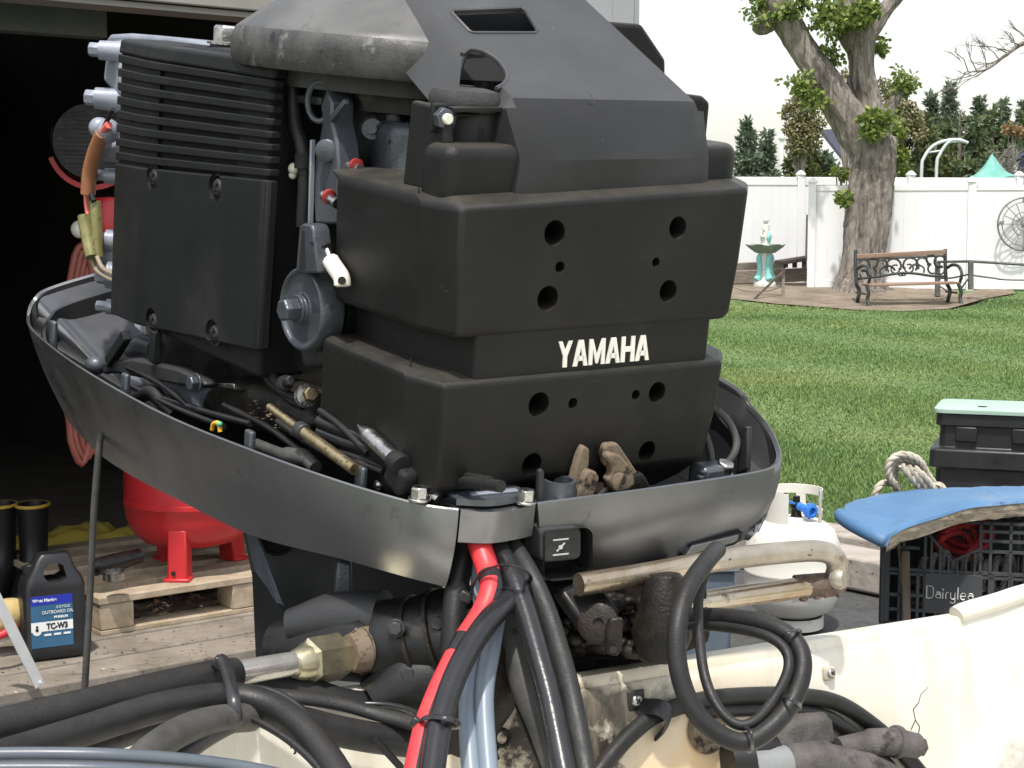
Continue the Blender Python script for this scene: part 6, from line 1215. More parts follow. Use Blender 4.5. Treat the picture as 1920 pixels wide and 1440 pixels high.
# lettering drawn as rounded monoline strokes
lt = MB(); lx0, lz0, lu = .121, .076, .0172        # unit = x height of small letters in metres
def LS(pts, th=.0021): lt.tube([KP(lx0 + x * lu, -.0045, lz0 + z * lu) for x, z in pts], th, 6, sy=.6)
def ARC(cx, cz, rx, rz, a0, a1, n=12): return [(cx + rx * math.cos(R(a0 + (a1 - a0) * i / n)), cz + rz * math.sin(R(a0 + (a1 - a0) * i / n))) for i in range(n + 1)]
def small_a(x): LS(ARC(x + .36, .40, .36, .34, 0, 360)); LS([(x + .72, .05), (x + .72, .75), (x + .6, .98), (x + .36, 1.05), (x + .12, .95)])
LS([(0, 0), (0, 1.9)] + ARC(.35, 1.45, .62, .45, 90, 0, 6) + ARC(.35, .45, .62, .45, 0, -90, 6) + [(0, 0)])
small_a(1.35); LS([(2.4, .02), (2.4, 1.02)]); LS([(2.4, 1.30), (2.55, 1.45), (2.4, 1.60), (2.25, 1.45), (2.4, 1.30)], .0015)
LS([(2.85, .02), (2.85, .7)] + ARC(3.13, .7, .28, .33, 180, 60, 6)); LS([(3.55, 1.02), (3.55, .35)] + ARC(3.87, .35, .32, .33, 180, 360, 8) + [(4.19, 1.02)]); LS([(4.19, .4), (4.19, -.35)] + ARC(3.85, -.35, .34, .3, 0, -180, 8))
LS([(4.62, .02), (4.62, 1.9)]); LS(ARC(5.4, .52, .38, .5, -50, -360 + 0, 16) + [(5.02, .52)]); small_a(6.15)
lt.build('lettering', M_ICON, cr, smooth=60)
# ropes in the crate and the dusty stick
def strand(mb, pts, r, k=8, pitch=3.2, strands=3, n=6):
    p = cat(pts, k); x = None; ph = 0; S_l = [[] for _ in range(strands)]
    for i in range(len(p)):
        t = (p[min(i + 1, len(p) - 1)] - p[max(0, i - 1)]).normalized()
        if x is None: x = t.orthogonal().normalized()
        x = (x - t * x.dot(t)).normalized(); y = t.cross(x)
        if i: ph += (p[i] - p[i - 1]).length / (r * pitch * 2) * 2 * math.pi
        for s in range(strands): a = ph + s * 2 * math.pi / strands; S_l[s].append(p[i] + (x * math.cos(a) + y * math.sin(a)) * r * .52)
    for s in S_l: mb.tube(s, r * .56, n)
M_ROPE = mat('weathered_rope', (.40, .35, .27), (.56, .51, .43), 30, .9, .04, 0, .8, 400, .2, spots=(((.16, .13, .09), 40, .6, .12),))
M_REDROPE = mat('red_rope', (.42, .03, .035), (.55, .06, .06), 40, .8, .05, 0, .6, 400)
M_GRYROPE = mat('grey_rope', (.16, .155, .145), (.24, .23, .22), 40, .9, .05, 0, .6, 400)
r2 = random.Random(17)
m = MB()
for i in range(5):
    cx, cz = .19 + .01 * i, .20 + .012 * (i % 3); strand(m, [KP(cx + math.cos(a) * (.045 + .004 * i), .09 + .03 * math.sin(a * 2) + .012 * i, cz + math.sin(a) * .035 + .005 * i) for a in [j * .6 + i for j in range(11)]], .0075, 6)
tag(m.build('red_rope_coil', M_REDROPE, None, smooth=60), 'tangle of red rope inside the milk crate', 'rope')
m = MB()
for i in range(9):
    u = .10 + .027 * i; strand(m, [KP(u, .05, .09 + .01 * (i % 2)), KP(u + .004, .05 + .01 * (i % 3), .13), KP(u + .012, .06, .165 + .012 * (i % 3)), KP(u + .03, .09, .15), KP(u + .035, .12, .08)], .009, 6)
for i in range(4): strand(m, [KP(.06 + .01 * i, .12, .03 + .03 * i), KP(.2, .07, .04 + .028 * i), KP(.34, .1, .03 + .03 * i), KP(.33, .22, .04 + .03 * i)], .009, 8)
tag(m.build('grey_rope_coil', M_GRYROPE, None, smooth=60), 'grey rope piled inside the milk crate behind the lettering', 'rope')
m = MB(); m.bar(KP(.072, -.012, -.02), KP(.064, -.008, .20), .022, .01, (0, 1, 0)); m.bar(KP(.07, -.011, .0), KP(.04, .0, .27), .008, .006, (0, 1, 0)); tag(m.build('wooden_strip', mat('dusty_brown_strip', (.10, .075, .055), (.17, .13, .10), 20, .9, .03, 0, .8, 80, stretch=(4, 4, .6)), None, bevel=.003), 'dusty brown wooden strip hanging on the left front of the crate', 'strip')
# blue cushion
M_CUSH = mat('cracked_blue_vinyl', (.062, .15, .285), (.085, .185, .33), 5, .55, .08, 0, .15, 150, .4, spots=(((.16, .22, .30), 4, .55, .2), ((.22, .2, .16), 40, .66, .06), ((.035, .11, .25), 12, .66, .04), ((.55, .45, .30), 10, .70, .01)))
def cracks(m, col, sc_, w_):
    nt = m.node_tree; b = nt.nodes['Principled BSDF']; src = b.inputs['Base Color'].links[0].from_socket
    nz = noise_n(nt, sc_, 6, .7, None, .6); a = N(nt, 'ShaderNodeMath', operation='SUBTRACT'); nt.links.new(nz.outputs[0], a.inputs[0]); a.inputs[1].default_value = .47; a2 = N(nt, 'ShaderNodeMath', operation='ABSOLUTE'); nt.links.new(a.outputs[0], a2.inputs[0])
    k = ramp(nt, a2.outputs[0], [(w_ * .4, 1), (w_, 0)]); n5 = noise_n(nt, sc_ * .8, 3); k2 = ramp(nt, n5.outputs[0], [(.5, 0), (.56, 1)]); mm = N(nt, 'ShaderNodeMath', operation='MULTIPLY'); nt.links.new(k.outputs[0], mm.inputs[0]); nt.links.new(k2.outputs[0], mm.inputs[1])
    nt.links.new(mix(nt, mm.outputs[0], src, col), b.inputs['Base Color'])
cracks(M_CUSH, (.02, .05, .11), 7, .006)
M_FOAM = mat('torn_foam_edge', (.33, .27, .20), (.46, .39, .30), 30, .95, .03, 0, 1.0, 120, .1, stretch=(1, 1, 5), spots=(((.14, .11, .08), 40, .58, .1),))
cz0 = KP(0, 0, ch_).z
front = [W(1583, 962, 4.12), W(1600, 972, 4.05), W(1635, 990, 3.98), W(1663, 1003, 3.95), W(1700, 985, 4.0), W(1760, 966, 4.05), W(1815, 949, 4.1), W(1870, 943, 4.12), W(1925, 938, 4.14), W(2010, 932, 4.2)]
back = [W(1586, 948, 4.25), W(1604, 938, 4.40), W(1640, 929, 4.46), W(1680, 922, 4.50), W(1720, 918, 4.52), W(1770, 915, 4.55), W(1820, 913, 4.57), W(1870, 912, 4.6), W(1925, 911, 4.62), W(2010, 909, 4.7)]
F2, B2 = cat(front, 4), cat(back, 4); cush = thing('boat_cushion', 'torn blue vinyl boat cushion lying across the milk crate', 'cushion', KP(cw_ / 2, cd_ / 2, ch_))
th = [.030 + .012 * noise.noise(V((i * .3, 0, 0))) for i in range(len(F2))]
m = MB(); rows = []
for j in range(9):
    f = j / 8; rows.append([lerp(a, b, f) + V((0, 0, .012 * math.sin(f * math.pi) + .003 * noise.noise(V((i * .4, f * 4, 1))))) for i, (a, b) in enumerate(zip(F2, B2))])
rows.append([b + V((0, .012, -.012)) for b in B2]); rows.append([b + V((0, .01, -.04)) for b in B2])
rows.insert(0, [a + V((0, -.004, -.006 - (.0 if i > 12 else .022))) for i, a in enumerate(F2)]); m.loft(rows, False, False)
m.add([r[0] for r in rows] , [list(range(len(rows)))]); m.build('vinyl_top', M_CUSH, cush, smooth=60)
m = MB(); fo = F2[12:]; to_ = th[12:]; rows = [[p + V((0, .004, -.004)) for p in fo]]
for f in (.25, .5, .75, 1): rows.append([p + V((0, -.003 + .008 * noise.noise(V((i * .7, f * 5, 3))) + .012 * f, -.004 - (.024 + .5 * t_) * f + .004 * noise.noise(V((i * .9, f, 8))))) for i, (p, t_) in enumerate(zip(fo, to_))])
rows.append([p + V((0, .2, -.042)) for p in fo]); m.loft(rows, False, False); m.build('foam_edge', M_FOAM, cush, smooth=60)
m = MB(); ee = cat([front[0] + V((0, .05, -.012)), front[0] + V((.0, 0, -.016)), front[1] + V((0, 0, -.018)), front[2] + V((0, 0, -.018)), front[3] + V((0, 0, -.018))], 5); m.tube(ee, [.012] + [.018] * (len(ee) - 2) + [.012], 12); m.build('rolled_edge', M_CUSH, cush, smooth=60)
# white rope hank behind the cushion
m = MB(); HK = lambda px, py, d: W(px, py, d)
strand(m, [HK(1640, 930, 4.6), HK(1648, 912, 4.6), HK(1662, 905, 4.62), HK(1680, 908, 4.64)], .0105, 8)
for i in range(4):
    o_ = i * 7; strand(m, [HK(1688 - o_ * .3, 918, 4.6 + .02 * i), HK(1668 + o_ * .4, 895, 4.58 + .02 * i), HK(1668 + o_ * .7, 866 + o_ * .4, 4.57 + .02 * i), HK(1692, 852 + o_, 4.57 + .02 * i), HK(1722 - o_ * .4, 862 + o_, 4.58 + .02 * i), HK(1740 - o_, 890 + o_ * .4, 4.6 + .02 * i), HK(1758 - o_, 918, 4.62 + .02 * i)], .0105, 8)
for i in range(3): strand(m, [HK(1690 + 12 * i, 872 + 3 * i, 4.56), HK(1708 + 13 * i, 895, 4.56), HK(1728 + 12 * i, 920, 4.58)], .0105, 8)
strand(m, [HK(1745, 915, 4.6), HK(1760, 910, 4.6), HK(1772, 920, 4.6)], .0105, 8)
tag(m.build('rope_hank', M_ROPE, None, smooth=60), 'thick off-white twisted rope hank behind the blue cushion', 'rope')
# valve boxes
VD = G(1860, 1112); vx = V((math.cos(R(-20)), math.sin(R(-20)), 0)); vy = V((-vx.y, vx.x, 0))
M_VB = mat('black_box_plastic', (.012, .012, .013), (.022, .022, .023), 12, .4, .08, 0, .1, 200, .45)
M_LID = mat('pale_green_lid', (.30, .43, .35), (.36, .48, .40), 8, .55, .05, 0, .3, 120, .4, spots=(((.2, .26, .22), 30, .62, .1),))
def VBp(x, y, z): return VD + vx * x + vy * y + V((0, 0, z))
def vring(hx, hy, z, r=.03, n=3):
    out = []
    for cx, cy, a0 in ((hx - r, hy - r, 0), (-hx + r, hy - r, 90), (-hx + r, -hy + r, 180), (hx - r, -hy + r, 270)):
        for q in range(n + 1): a = R(a0 + 90 * q / n); out.append(VBp(cx + r * math.cos(a), cy + r * math.sin(a), z))
    return out
ztop = W(1850, 765, VD.y).z
vlo = thing('valve_box', 'black plastic valve box forming the base of the stack behind the crate', 'valve box', VBp(0, 0, 0), 'stacked valve boxes'); vup = thing('valve_box', 'black plastic valve box with a pale green lid on top of the stack', 'valve box', VBp(0, 0, ztop - .36), 'stacked valve boxes')
zb_ = ztop - .36; hx, hy = .205, .15
m = MB(); m.loft([vring(hx + .05, hy + .05, 0), vring(hx + .01, hy + .01, zb_ + .02)]); m.build('box_body', M_VB, vlo, bevel=.004)
m = MB(); m.loft([vring(hx + .006, hy + .006, zb_ + .022), vring(hx + .004, hy + .004, zb_ + .14), vring(hx + .028, hy + .028, zb_ + .145), vring(hx + .026, hy + .026, zb_ + .21), vring(hx + .018, hy + .018, zb_ + .216), vring(hx - .004, hy - .004, zb_ + .218), vring(hx - .008, hy - .008, zb_ + .345)]); m.build('box_body', M_VB, vup, bevel=.004)
m = MB(); m.loft([vring(hx + .008, hy + .008, zb_ + .30), vring(hx + .006, hy + .006, zb_ + .345)]); m.build('collar', M_VB, vup, bevel=.003)
for u in (-.1, .1): m = MB(); c = VBp(u, -hy - .004, zb_ + .27); m.box(c, (.075, .02, .055), Matrix.Rotation(R(-20), 3, 'Z')); m.build('side_rib', M_VB, vup, bevel=.004)
m = MB(); m.loft([vring(hx + .016, hy + .016, zb_ + .346, .04), vring(hx + .016, hy + .016, zb_ + .362, .04), vring(hx + .008, hy + .008, zb_ + .368, .04)]); ld = m.build('green_lid', M_LID, vup, bevel=.002)
m = MB(); c = VBp(-.05, -.09, zb_ + .3685); m.lathe([(.018, 0), (.018, .001), (0, .001)], c, n=16); m.build('finger_hole', M_DARK, ld)
# ------------------------------------------------------------------ garage
GF = Frame(37.5, 0, V((-1.518, 4.62, 0)))
def GP(u, v, z): return GF.w(u, v, z)
def gbox(mb, u0, u1, v0, v1, z0, z1): return mb.add([GP(a, b, c) for a in (u0, u1) for b in (v0, v1) for c in (z0, z1)], [(0, 1, 3, 2), (4, 6, 7, 5), (0, 4, 5, 1), (2, 3, 7, 6), (0, 2, 6, 4), (1, 5, 7, 3)])
M_SID = mat('grey_vinyl_siding', (.34, .34, .35), (.38, .38, .39), 3, .5, .05)
M_TRIM = mat('beige_trim', (.24, .225, .20), (.30, .28, .25), 6, .6, .05)
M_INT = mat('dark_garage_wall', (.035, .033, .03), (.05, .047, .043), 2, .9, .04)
M_CONC = mat('worn_tan_concrete', (.18, .155, .125), (.285, .25, .21), 6, .9, .05, 0, .8, 60, .2, stretch=(1, 1, 1), spots=(((.20, .16, .12), 7, .58, .1), ((.45, .41, .35), 25, .64, .06), ((.10, .085, .065), 9, .60, .1, (.6, 3, 1)), ((.05, .04, .03), 34, .66, .04)))
ga = thing('garage', 'grey sided garage with its wide door open onto a dark interior', 'garage', GP(0, 0, 0))
UL, UR, VB_, HH = -3.2, 1.95, 6.0, 2.6
for i, (u0, u1) in enumerate(((UR, 2.44), (-4.2, UL))):
    for k in range(17):
        z = .05 + k * .16; m = MB(); m.add([GP(u0, .0, z), GP(u1, .0, z), GP(u1, -.022, z), GP(u0, -.022, z), GP(u0, .0, z + .158), GP(u1, .0, z + .158), GP(u1, -.004, z + .158), GP(u0, -.004, z + .158)], [(0, 1, 2, 3), (4, 7, 6, 5), (3, 2, 6, 7), (0, 4, 5, 1), (0, 3, 7, 4), (1, 5, 6, 2)]); m.build('siding_board', M_SID, ga)
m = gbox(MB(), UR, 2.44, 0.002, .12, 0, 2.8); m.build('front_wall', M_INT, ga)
m = gbox(MB(), 2.36, 2.46, -.035, .05, 0, 2.8); m.build('corner_board', M_SID, ga)
m = gbox(MB(), 2.44, 2.52, .0, VB_, 0, 2.8); m.build('side_wall', M_SID, ga)
m = gbox(MB(), -4.2, 2.44, -.03, .12, 2.10, 2.9); m.build('header_wall', M_SID, ga)
m = gbox(MB(), -4.2, UR + .1, -.05, -.031, 2.065, 2.20); m.build('header_trim', M_TRIM, ga, bevel=.004)
m = gbox(MB(), -4.2, UR + .1, -.028, .1, 2.045, 2.062); m.build('header_soffit', M_TRIM, ga)
m = gbox(MB(), -2.2, .52, .30, .38, 1.99, 2.10); m.build('open_door_rail', mat('grey_door_panel', (.09, .095, .09), (.12, .12, .115), 5, .6, .05), ga)
m = gbox(MB(), UR - .02, UR + .1, -.05, -.026, 0, 2.062); m.build('door_casing', M_TRIM, ga)
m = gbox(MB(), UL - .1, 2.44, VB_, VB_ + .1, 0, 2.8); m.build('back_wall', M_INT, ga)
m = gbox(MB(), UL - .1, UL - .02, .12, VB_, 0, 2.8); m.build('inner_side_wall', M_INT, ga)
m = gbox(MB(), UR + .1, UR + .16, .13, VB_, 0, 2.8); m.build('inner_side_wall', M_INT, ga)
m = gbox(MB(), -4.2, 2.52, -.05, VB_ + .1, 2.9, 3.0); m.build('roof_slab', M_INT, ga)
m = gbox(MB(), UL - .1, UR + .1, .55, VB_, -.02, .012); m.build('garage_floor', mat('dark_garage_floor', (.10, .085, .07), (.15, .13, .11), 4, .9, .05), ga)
for k in range(4): m = gbox(MB(), UL, UR, VB_ - .5, VB_ - .02, .5 + .5 * k, .53 + .5 * k); m.build('shelf', M_INT, ga)
# threshold slabs with open joints
for k, (v0, v1, z) in enumerate(((-.02, .16, .022), (.165, .36, .028), (.365, .62, .034))):
    m = gbox(MB(), UL, UR + .1, v0, v1, -.02, z); o = struct(m.build('threshold_slab', M_CONC, None, bevel=.008))
# ------------------------------------------------------------------ pallets
M_PAL = mat('new_pallet_wood', (.33, .26, .18), (.44, .365, .275), 7, .85, .05, 0, .6, 60, .2, stretch=(3, 3, 3), spots=(((.26, .18, .11), 10, .6, .1),))
PU0, PV0 = .17, .50
def pallet(name, label, u0, v0, z0, wd2, dp, grp, mt):
    t = thing(name, label, 'pallet', GP(u0 + wd2 / 2, v0 + dp / 2, z0), grp)
    for i in range(3):
        for j in range(3):
            u = u0 + .0 + (wd2 - .12) * i / 2; v = v0 + (dp - .12) * j / 2; m = gbox(MB(), u, u + .12, v, v + .12, z0 + .018, z0 + .105); m.build('block', mt, t, bevel=.004)
    for j in range(3): v = v0 + (dp - .1) * j / 2; m = gbox(MB(), u0, u0 + wd2, v, v + .1, z0, z0 + .017); m.build('bottom_board', mt, t, bevel=.003)
    for j in range(6): v = v0 - .005 + (dp - .09) * j / 5; m = gbox(MB(), u0 - .005, u0 + wd2, v, v + .095, z0 + .106, z0 + .130); m.build('top_board', mt, t, bevel=.003)
    return t
pallet('wooden_pallet', 'pale wooden pallet carrying the red air compressor', .48, .38, .034, 1.1, .95, None, M_PAL)
# dead leaves under it
m = MB(); r2 = random.Random(2)
for i in range(260):
    p = GP(r2.uniform(.55, 1.5), r2.uniform(.45, .6), .04 + r2.random() * .04); a = r2.uniform(0, 6.28); m.add([p, p + V((math.cos(a) * .03, math.sin(a) * .03, .01)), p + V((math.cos(a + .8) * .035, math.sin(a + .8) * .03, r2.uniform(0, .02)))], [(0, 1, 2)])
o = m.build('leaves', mat('dead_leaves', (.06, .035, .02), (.14, .08, .045), 20, .9, .05), None, smooth=0); tag(o, 'dry brown leaves blown under the pallet', 'leaves', kind='stuff')
# ------------------------------------------------------------------ air compressor
M_REDP = mat('red_enamel', (.50, .022, .028), (.56, .03, .035), 5, .35, .06, 0, .05, 80, .5)
lg = W(345, 1100, 5.58); cz = .034 + .130
C0 = V((lg.x - .01, lg.y + .20, cz))
ac = thing('air_compressor', 'red upright air compressor tank standing on the pallet in the garage', 'air compressor', C0)
rc_ = .235
m = MB(); m.lathe([(0, .085), (.10, .09), (.17, .11), (.21, .15), (rc_ * .98, .20), (rc_, .245), (rc_ * 1.012, .247), (rc_ * 1.012, .262), (rc_, .264), (rc_, 1.15), (rc_ * .97, 1.19), (.19, 1.24), (.1, 1.27), (0, 1.275)], C0, n=56); m.build('tank', M_REDP, ac, smooth=50)
for a in (-92, 52, 128):
    dr = V((math.cos(R(a)), math.sin(R(a)), 0)); sd = V((-dr.y, dr.x, 0)); b = C0 + dr * .195
    m = MB(); m.loft([[b - sd * .035 + dr * .03, b + sd * .035 + dr * .03, b + sd * .04 - dr * .03, b - sd * .04 - dr * .03], [b - sd * .032 + dr * .026 + V((0, 0, .18)), b + sd * .032 + dr * .026 + V((0, 0, .18)), b + sd * .036 - dr * .05 + V((0, 0, .18)), b - sd * .036 - dr * .05 + V((0, 0, .18))]]); f_ = m.build('leg', M_REDP, ac, bevel=.006)
    m = MB(); m.loft([[b - sd * .045 + dr * .045, b + sd * .045 + dr * .045, b + sd * .045 - dr * .03, b - sd * .045 - dr * .03], [p + V((0, 0, .012)) for p in (b - sd * .045 + dr * .045, b + sd * .045 + dr * .045, b + sd * .045 - dr * .03, b - sd * .045 - dr * .03)]]); m.build('foot', M_REDP, f_, bevel=.004)
    m = MB(); m.lathe([(.008, 0), (.008, .004), (0, .004)], b + dr * .033 + V((-.012, 0, .03)), dr, 10); m.build('bolt_hole', M_DARK, f_)
# belt guard and motor on top
bg = W(172, 265, 5.55); m = MB(); m.lathe([(0, -.06), (.135, -.06), (.14, -.05), (.14, 0), (.13, .012), (0, .012)], bg, (.2, -1, 0), 40); gd = m.build('belt_guard', M_BLK, ac, smooth=40)
ax = V((.2, -1, 0)).normalized()
for k in range(15):
    z = -.10 + .0145 * k; w2 = math.sqrt(max(0, .122 ** 2 - z * z)); c = bg + ax * .014 + V((0, 0, z)); u = V((1, .2, 0)).normalized(); m = MB(); m.bar(c - u * w2, c + u * w2, .006, .006); m.build('guard_slat', M_PANI, gd)
m = MB(); n = 16; ri = [bg + V((math.cos(R(200 + 110 * i / n)) * .145, .0, math.sin(R(200 + 110 * i / n)) * .15)) for i in range(n + 1)]; ro = [bg + V((math.cos(R(200 + 110 * i / n)) * .162, .0, math.sin(R(200 + 110 * i / n)) * .168)) for i in range(n + 1)]
m.loft([ri, ro, [p + V((0, .05, 0)) for p in ro], [p + V((0, .05, 0)) for p in ri], ri], False, False); m.build('guard_rim', M_REDP, ac, smooth=40)
m = MB(); m.box(C0 + V((-.1, .05, 1.3)), (.45, .3, .05)); m.build('top_plate', M_BLK, ac)
m = MB(); p = W(206, 432, 5.45); m.lathe([(.05, -.1), (.055, -.09), (.055, .09), (.045, .11), (0, .115)], p, (0, 0, 1), 24); m.build('red_motor_shroud', M_REDP, ac, smooth=50)
# hanging hose coil
M_HOSE = mat('red_brown_rubber_hose', (.20, .05, .035), (.27, .07, .05), 20, .5, .06)
o = thing('air_hose', 'coiled red-brown air hose hanging beside the red compressor', 'hose', W(160, 870, 5.3))
for i in range(6):
    m = MB(); cx = 152 + 7 * i; m.tube([W(cx + (30 - 3 * i) * math.cos(a) + r2.uniform(-2, 2), 665 + (205 - 9 * i) * math.sin(a), 5.32 + .03 * math.cos(a) + .012 * i) for a in [2 * math.pi * j / 28 for j in range(28)]], .0115, 10, True); m.build('coil', M_HOSE, o, smooth=70)
m = MB(); m.ball(W(150, 430, 5.3), .03, 16, 10); o = m.build('white_ball', M_WHITEP, None, smooth=80); tag(o, 'small white ball hanging in the dark garage by the wire sleeve', 'ball')
# oil jug
J0 = G(100, 1226, .034); ju = V((math.cos(R(28)), math.sin(R(28)), 0)); jv = V((-ju.y, ju.x, 0)); js = J0.y / FPX
jg = thing('oil_jug', 'black plastic oil jug with a blue label on the garage threshold', 'jug', J0)
M_JUG = mat('black_jug_plastic', (.012, .012, .014), (.018, .018, .02), 14, .35, .06, 0, .1, 120, .45)
def JP(a, b, z): return J0 + ju * a + jv * b + V((0, 0, z))
def jring(hw, hd, z, r=.025, cx=0):
    out = []
    for sx, sy, a0 in ((1, 1, 0), (-1, 1, 90), (-1, -1, 180), (1, -1, 270)):
        for q in range(4): a = R(a0 + 30 * q); out.append(JP(cx + sx * (hw - r) + r * math.cos(a), sy * (hd - r) + r * math.sin(a), z))
    return out
jw, jd = .098, .062
m = MB(); m.loft([jring(jw * .94, jd * .92, 0), jring(jw, jd, .012), jring(jw, jd, .032), jring(jw * .985, jd * .985, .036), jring(jw * .985, jd * .985, .225), jring(jw * .93, jd * .9, .250), jring(jw * .70, jd * .7, .285, .02, .0), jring(jw * .55, jd * .55, .318, .015, .005), jring(jw * .45, jd * .45, .330, .015, .008)])
jb = m.build('jug_body', M_JUG, jg, bevel=.003, smooth=40)
hole = MB().prism([JP(a, -.2, z) for a, z in ((-.032, .262), (-.02, .246), (.02, .246), (.038, .256), (.03, .292), (.014, .302), (-.012, .300), (-.03, .285))], jv * .4); cut(jb, [hole])
m = MB(); m.lathe([(.024, 0), (.024, .026), (.021, .029), (0, .029)], JP(-.062, 0, .268), (-.25, 0, 1), 20); m.build('cap', M_JUG, jg)
for nm, z0, z1, col in (('label_base', .040, .205, (.035, .11, .20)), ('label_band', .176, .205, (.02, .03, .33)), ('label_strip', .092, .122, (.74, .75, .74))):
    e_ = {'label_base': .0012, 'label_band': .0018, 'label_strip': .0018}[nm]
    pl = [JP(-jw * .80, -jd * .985 - e_, z0), JP(jw * .52, -jd * .985 - e_, z0), JP(jw * .52, -jd * .985 - e_, z1), JP(-jw * .80, -jd * .985 - e_, z1)]; m = MB(); m.prism(pl, jv * .0008); m.build(nm, mat(nm, col, tuple(min(1, c * 1.15) for c in col), 12, .4, .05), jg, smooth=0)
m = MB(); m.lathe([(.014, 0), (.014, .001), (0, .001)], JP(-jw * .62, -jd * .985 - .0012, .094), -jv, 18); m.build('label_tab', mat('label_tab_white', (.74, .75, .74), None, 9, .4, .04), jg)
m = MB(); m.lathe([(.005, 0), (.005, .001), (0, .001)], JP(-jw * .62, -jd * .985 - .0024, .098), -jv, 12); m.lathe([(.004, 0), (.004, .001), (0, .001)], JP(-jw * .62, -jd * .985 - .0024, .108), -jv, 12); m.build('label_drop', M_DARK, jg)
def jtext(body, a, z, size, mt, off=.0, sx=1.0):
    cu = bpy.data.curves.new('label_text', 'FONT'); cu.body = body; cu.size = size; cu.extrude = .0004; cu.offset = off; 
    text_mesh(cu, 'label_text', mt, jg, Matrix.Translation(JP(a, -jd * .985 - .0026, z) - OFF[jg.name]) @ Matrix(((ju.x, 0, -jv.x, 0), (ju.y, 0, -jv.y, 0), (0, 1, 0, 0), (0, 0, 0, 1))) @ Matrix.Diagonal((sx, 1, 1, 1)))
M_LW = mat('label_white_print', (.75, .78, .8), None, 9, .5, .04); M_LK = mat('label_black_print', (.015, .015, .015), None, 9, .5, .04)
jtext('West Marine', -jw * .74, .187, .014, M_LW, .0004); jtext('2-CYCLE', -jw * .0, .163, .011, M_LW); jtext('OUTBOARD OIL', -jw * .46, .147, .0145, M_LW, 0, .92); jtext('PREMIUM', -jw * .08, .131, .0105, M_LW, .0004)
jtext('TC-W3', -jw * .32, .098, .026, M_LK, .0012, .80)
for q in range(3): m = MB(); m.box(JP(-.028 + .03 * q, -jd * .985 - .002, .080), (.022, .001, .006), Matrix.Rotation(R(28), 3, 'Z')); m.build('label_print', M_LW, jg)
# flat steel bar leaning out of frame
a, b = W(74, 1258, 4.75), W(-30, 1075, 4.62); a.z = .034
m = MB(); m.bar(a, b, .032, .006, (.6, -.8, .1)); m.tube([a + V((.002, -.004, .012)), a + V((.001, -.006, .012))], .005, 10)
tag(m.build('steel_bar', mat('bright_steel', (.75, .75, .74), (.8, .8, .79), 20, .45, .08, .5), None, bevel=.002), 'shiny flat steel bar leaning at the left edge beside the jug', 'steel bar')
# boots
M_BOOT = mat('black_rubber_boot', (.008, .008, .009), (.014, .014, .015), 10, .45, .08); M_YEL = mat('yellow_rubber', (.50, .32, .05), (.6, .4, .08), 12, .5, .05)
for k, (px, lab) in enumerate(((66, 'black rubber boot with yellow rim behind the oil jug'), (6, 'black rubber boot with yellow rim cut by the left edge'))):
    b0 = G(px, 1112, .034); t = thing('rubber_boot', lab, 'boot', b0, 'pair of rubber boots'); q = lambda x, y, z: b0 + V((x, y, z))
    sh_ = lambda z, rx, ry, cy=0: [q(math.cos(a) * rx, cy + math.sin(a) * ry, z) for a in [2 * math.pi * i / 20 for i in range(20)]]
    zt_ = W(px, 950, b0.y).z - b0.z
    m = MB(); m.loft([sh_(0, .05, .14, -.08), sh_(.03, .052, .142, -.08), sh_(.06, .05, .12, -.06), sh_(.10, .05, .075, -.01), sh_(.16, .05, .058), sh_(.22, .052, .06), sh_(zt_, .056, .07), sh_(zt_, .05, .063), sh_(.2, .045, .05)], True, False); m.build('boot_shaft', M_BOOT, t, smooth=60)
    m = MB(); m.tube([p for p in sh_(zt_ - .006, .057, .071)], .007, 8, True); m.build('yellow_rim', M_YEL, t, smooth=60)
# yellow cloth, lamp, tape roll
m = MB(); n = 26; c0 = G(165, 1050, .03); vs = []
for i in range(n + 1):
    for j in range(n + 1):
        x, y = (i / n - .5) * .75, (j / n - .5) * .7; z = .10 * math.exp(-(x * x + y * y) * 9) + .07 * abs(noise.noise(V((x * 7, y * 7, 2)))) + .03 * noise.noise(V((x * 16, y * 16, 5))) + .01; vs.append(c0 + V((x, y, max(.006, z))))
m.add(vs, [(i * (n + 1) + j, (i + 1) * (n + 1) + j, (i + 1) * (n + 1) + j + 1, i * (n + 1) + j + 1) for i in range(n) for j in range(n)])
tag(m.build('yellow_cloth', mat('yellow_cloth', (.48, .36, .05), (.56, .44, .08), 8, .85, .05), None, smooth=60), 'crumpled yellow cloth heap on the garage floor behind the jug', 'cloth')
m = MB(); a, b = W(170, 1066, 5.35), W(262, 1042, 5.5); m.tube([a, lerp(a, b, .08), lerp(a, b, .7), lerp(a, b, .78), b], [.012, .03, .03, .026, .026], 16)
tag(m.build('torch', M_BLK, None, smooth=40), 'black cylindrical torch lying on the pallet beside the tape roll', 'torch')
tr = W(213, 1078, 5.3); m = MB(); m.lathe([(.030, -.012), (.036, -.012), (.036, .012), (.030, .012), (.030, -.012)], tr, (0, -.15, 1), 28); tag(m.build('tape_roll', M_STEEL, None, smooth=40), 'small silvery roll of tape on the pallet corner', 'tape roll')
# cloth at left edge low, debris
m = MB(); q = W(8, 1170, 5.0); q.z = .04
m.tube([W(-20, 1200, 4.9), W(8, 1188, 4.92), W(28, 1172, 4.95)], .013, 10); tag(m.build('red_screwdriver', M_REDP, None, smooth=60), 'red tool handle at the left edge beside the steel bar', 'tool')
m = MB(); m.ball(W(20, 1150, 5.1), (.06, .05, .05), 12, 8); m.ball(W(-5, 1165, 5.1), (.05, .05, .04), 12, 8); tag(m.build('work_glove', mat('tan_glove', (.42, .30, .12), (.5, .38, .18), 20, .9, .05, 0, .8, 60), None, smooth=70), 'tan work glove lying at the left edge beside the jug', 'glove')

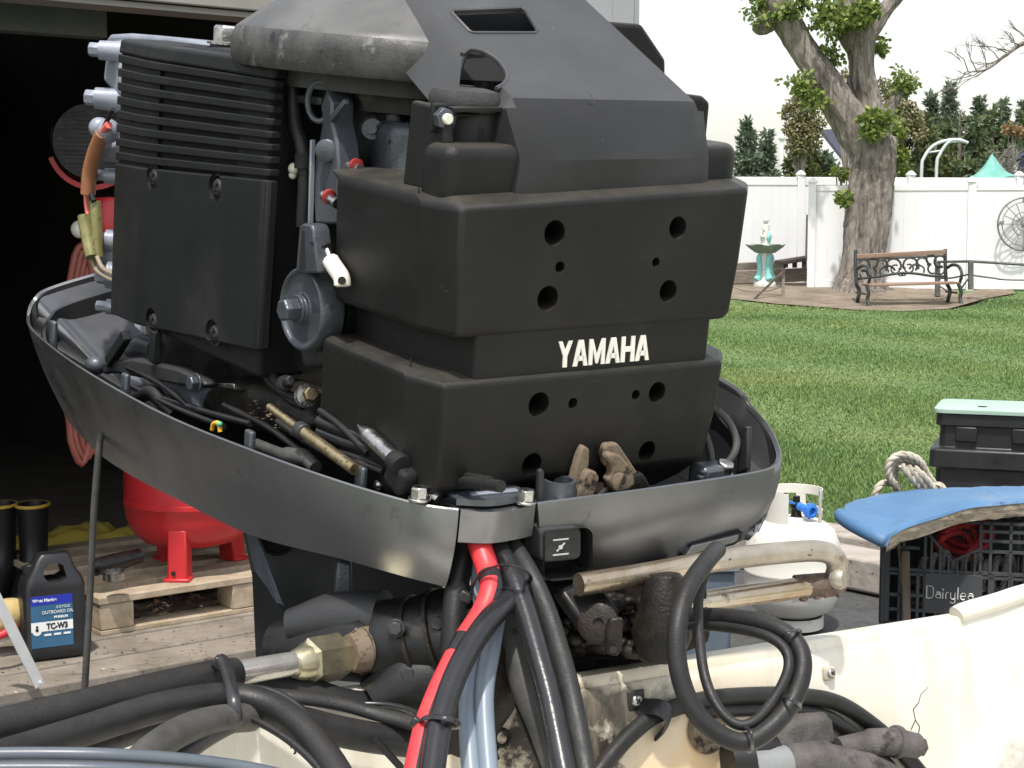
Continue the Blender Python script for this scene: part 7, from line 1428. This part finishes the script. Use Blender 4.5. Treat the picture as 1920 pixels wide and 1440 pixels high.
# dim clutter on a shelf unit deep in the garage
su = thing('storage_shelf', 'dark storage shelf unit deep inside the garage', 'shelf', GP(-.75, 2.2, .012))
M_SHW = mat('dark_shelf_wood', (.10, .08, .06), (.14, .11, .085), 6, .9, .05)
for z in (.35, .8, 1.25, 1.7): m = gbox(MB(), -1.5, .1, 2.2, 2.6, z, z + .03); m.build('shelf_board', M_SHW, su)
for u in (-1.5, -.7, .06): m = gbox(MB(), u, u + .04, 2.2, 2.24, .012, 1.9); m.build('upright', M_SHW, su)
for k, (u, z, w2, h2, col, nm, lab) in enumerate(((-1.25, .38, .3, .28, (.25, .2, .14), 'cardboard_box', 'cardboard box on the bottom shelf deep in the garage'), (-.55, .38, .35, .22, (.12, .16, .2), 'plastic_tote', 'blue-grey tote on the bottom shelf deep in the garage'), (-1.0, .83, .22, .3, (.3, .3, .28), 'paint_bucket', 'pale bucket on the second shelf deep in the garage'), (-.4, .83, .3, .18, (.2, .1, .08), 'tool_case', 'reddish tool case on the second shelf deep in the garage'), (-1.3, 1.28, .25, .25, (.22, .22, .2), 'grey_box', 'grey box on the third shelf deep in the garage'), (-.6, 1.28, .4, .3, (.15, .13, .1), 'brown_carton', 'brown carton on the third shelf deep in the garage'))):
    m = gbox(MB(), u, u + w2, 2.24, 2.5, z, z + h2); o = m.build(nm, mat(nm, col, tuple(c * 1.3 for c in col), 6, .8, .05), None, bevel=.012); tag(o, lab, nm.replace('_', ' '))
    m = gbox(MB(), u - .006, u + w2 + .006, 2.234, 2.506, z + h2 * .86, z + h2 + .006); m.build('lid', mat(nm + '_lid', tuple(c * .7 for c in col), None, 6, .8, .05), o, bevel=.006)
# grit and litter on the threshold
m = MB(); r2 = random.Random(44)
for i in range(240):
    p = GP(r2.uniform(-.6, 1.7), r2.choice((r2.gauss(.16, .02), r2.uniform(0, .6), r2.gauss(.0, .03))), .03 + .006 * r2.random()); s_ = r2.uniform(.001, .004); m.ball(p, (s_ * r2.uniform(.8, 2.2), s_, s_ * .4), 6, 4)
tag(m.build('grit', M_DKW, None, smooth=0), 'dark grit and leaf litter scattered along the garage threshold', 'litter', kind='stuff')
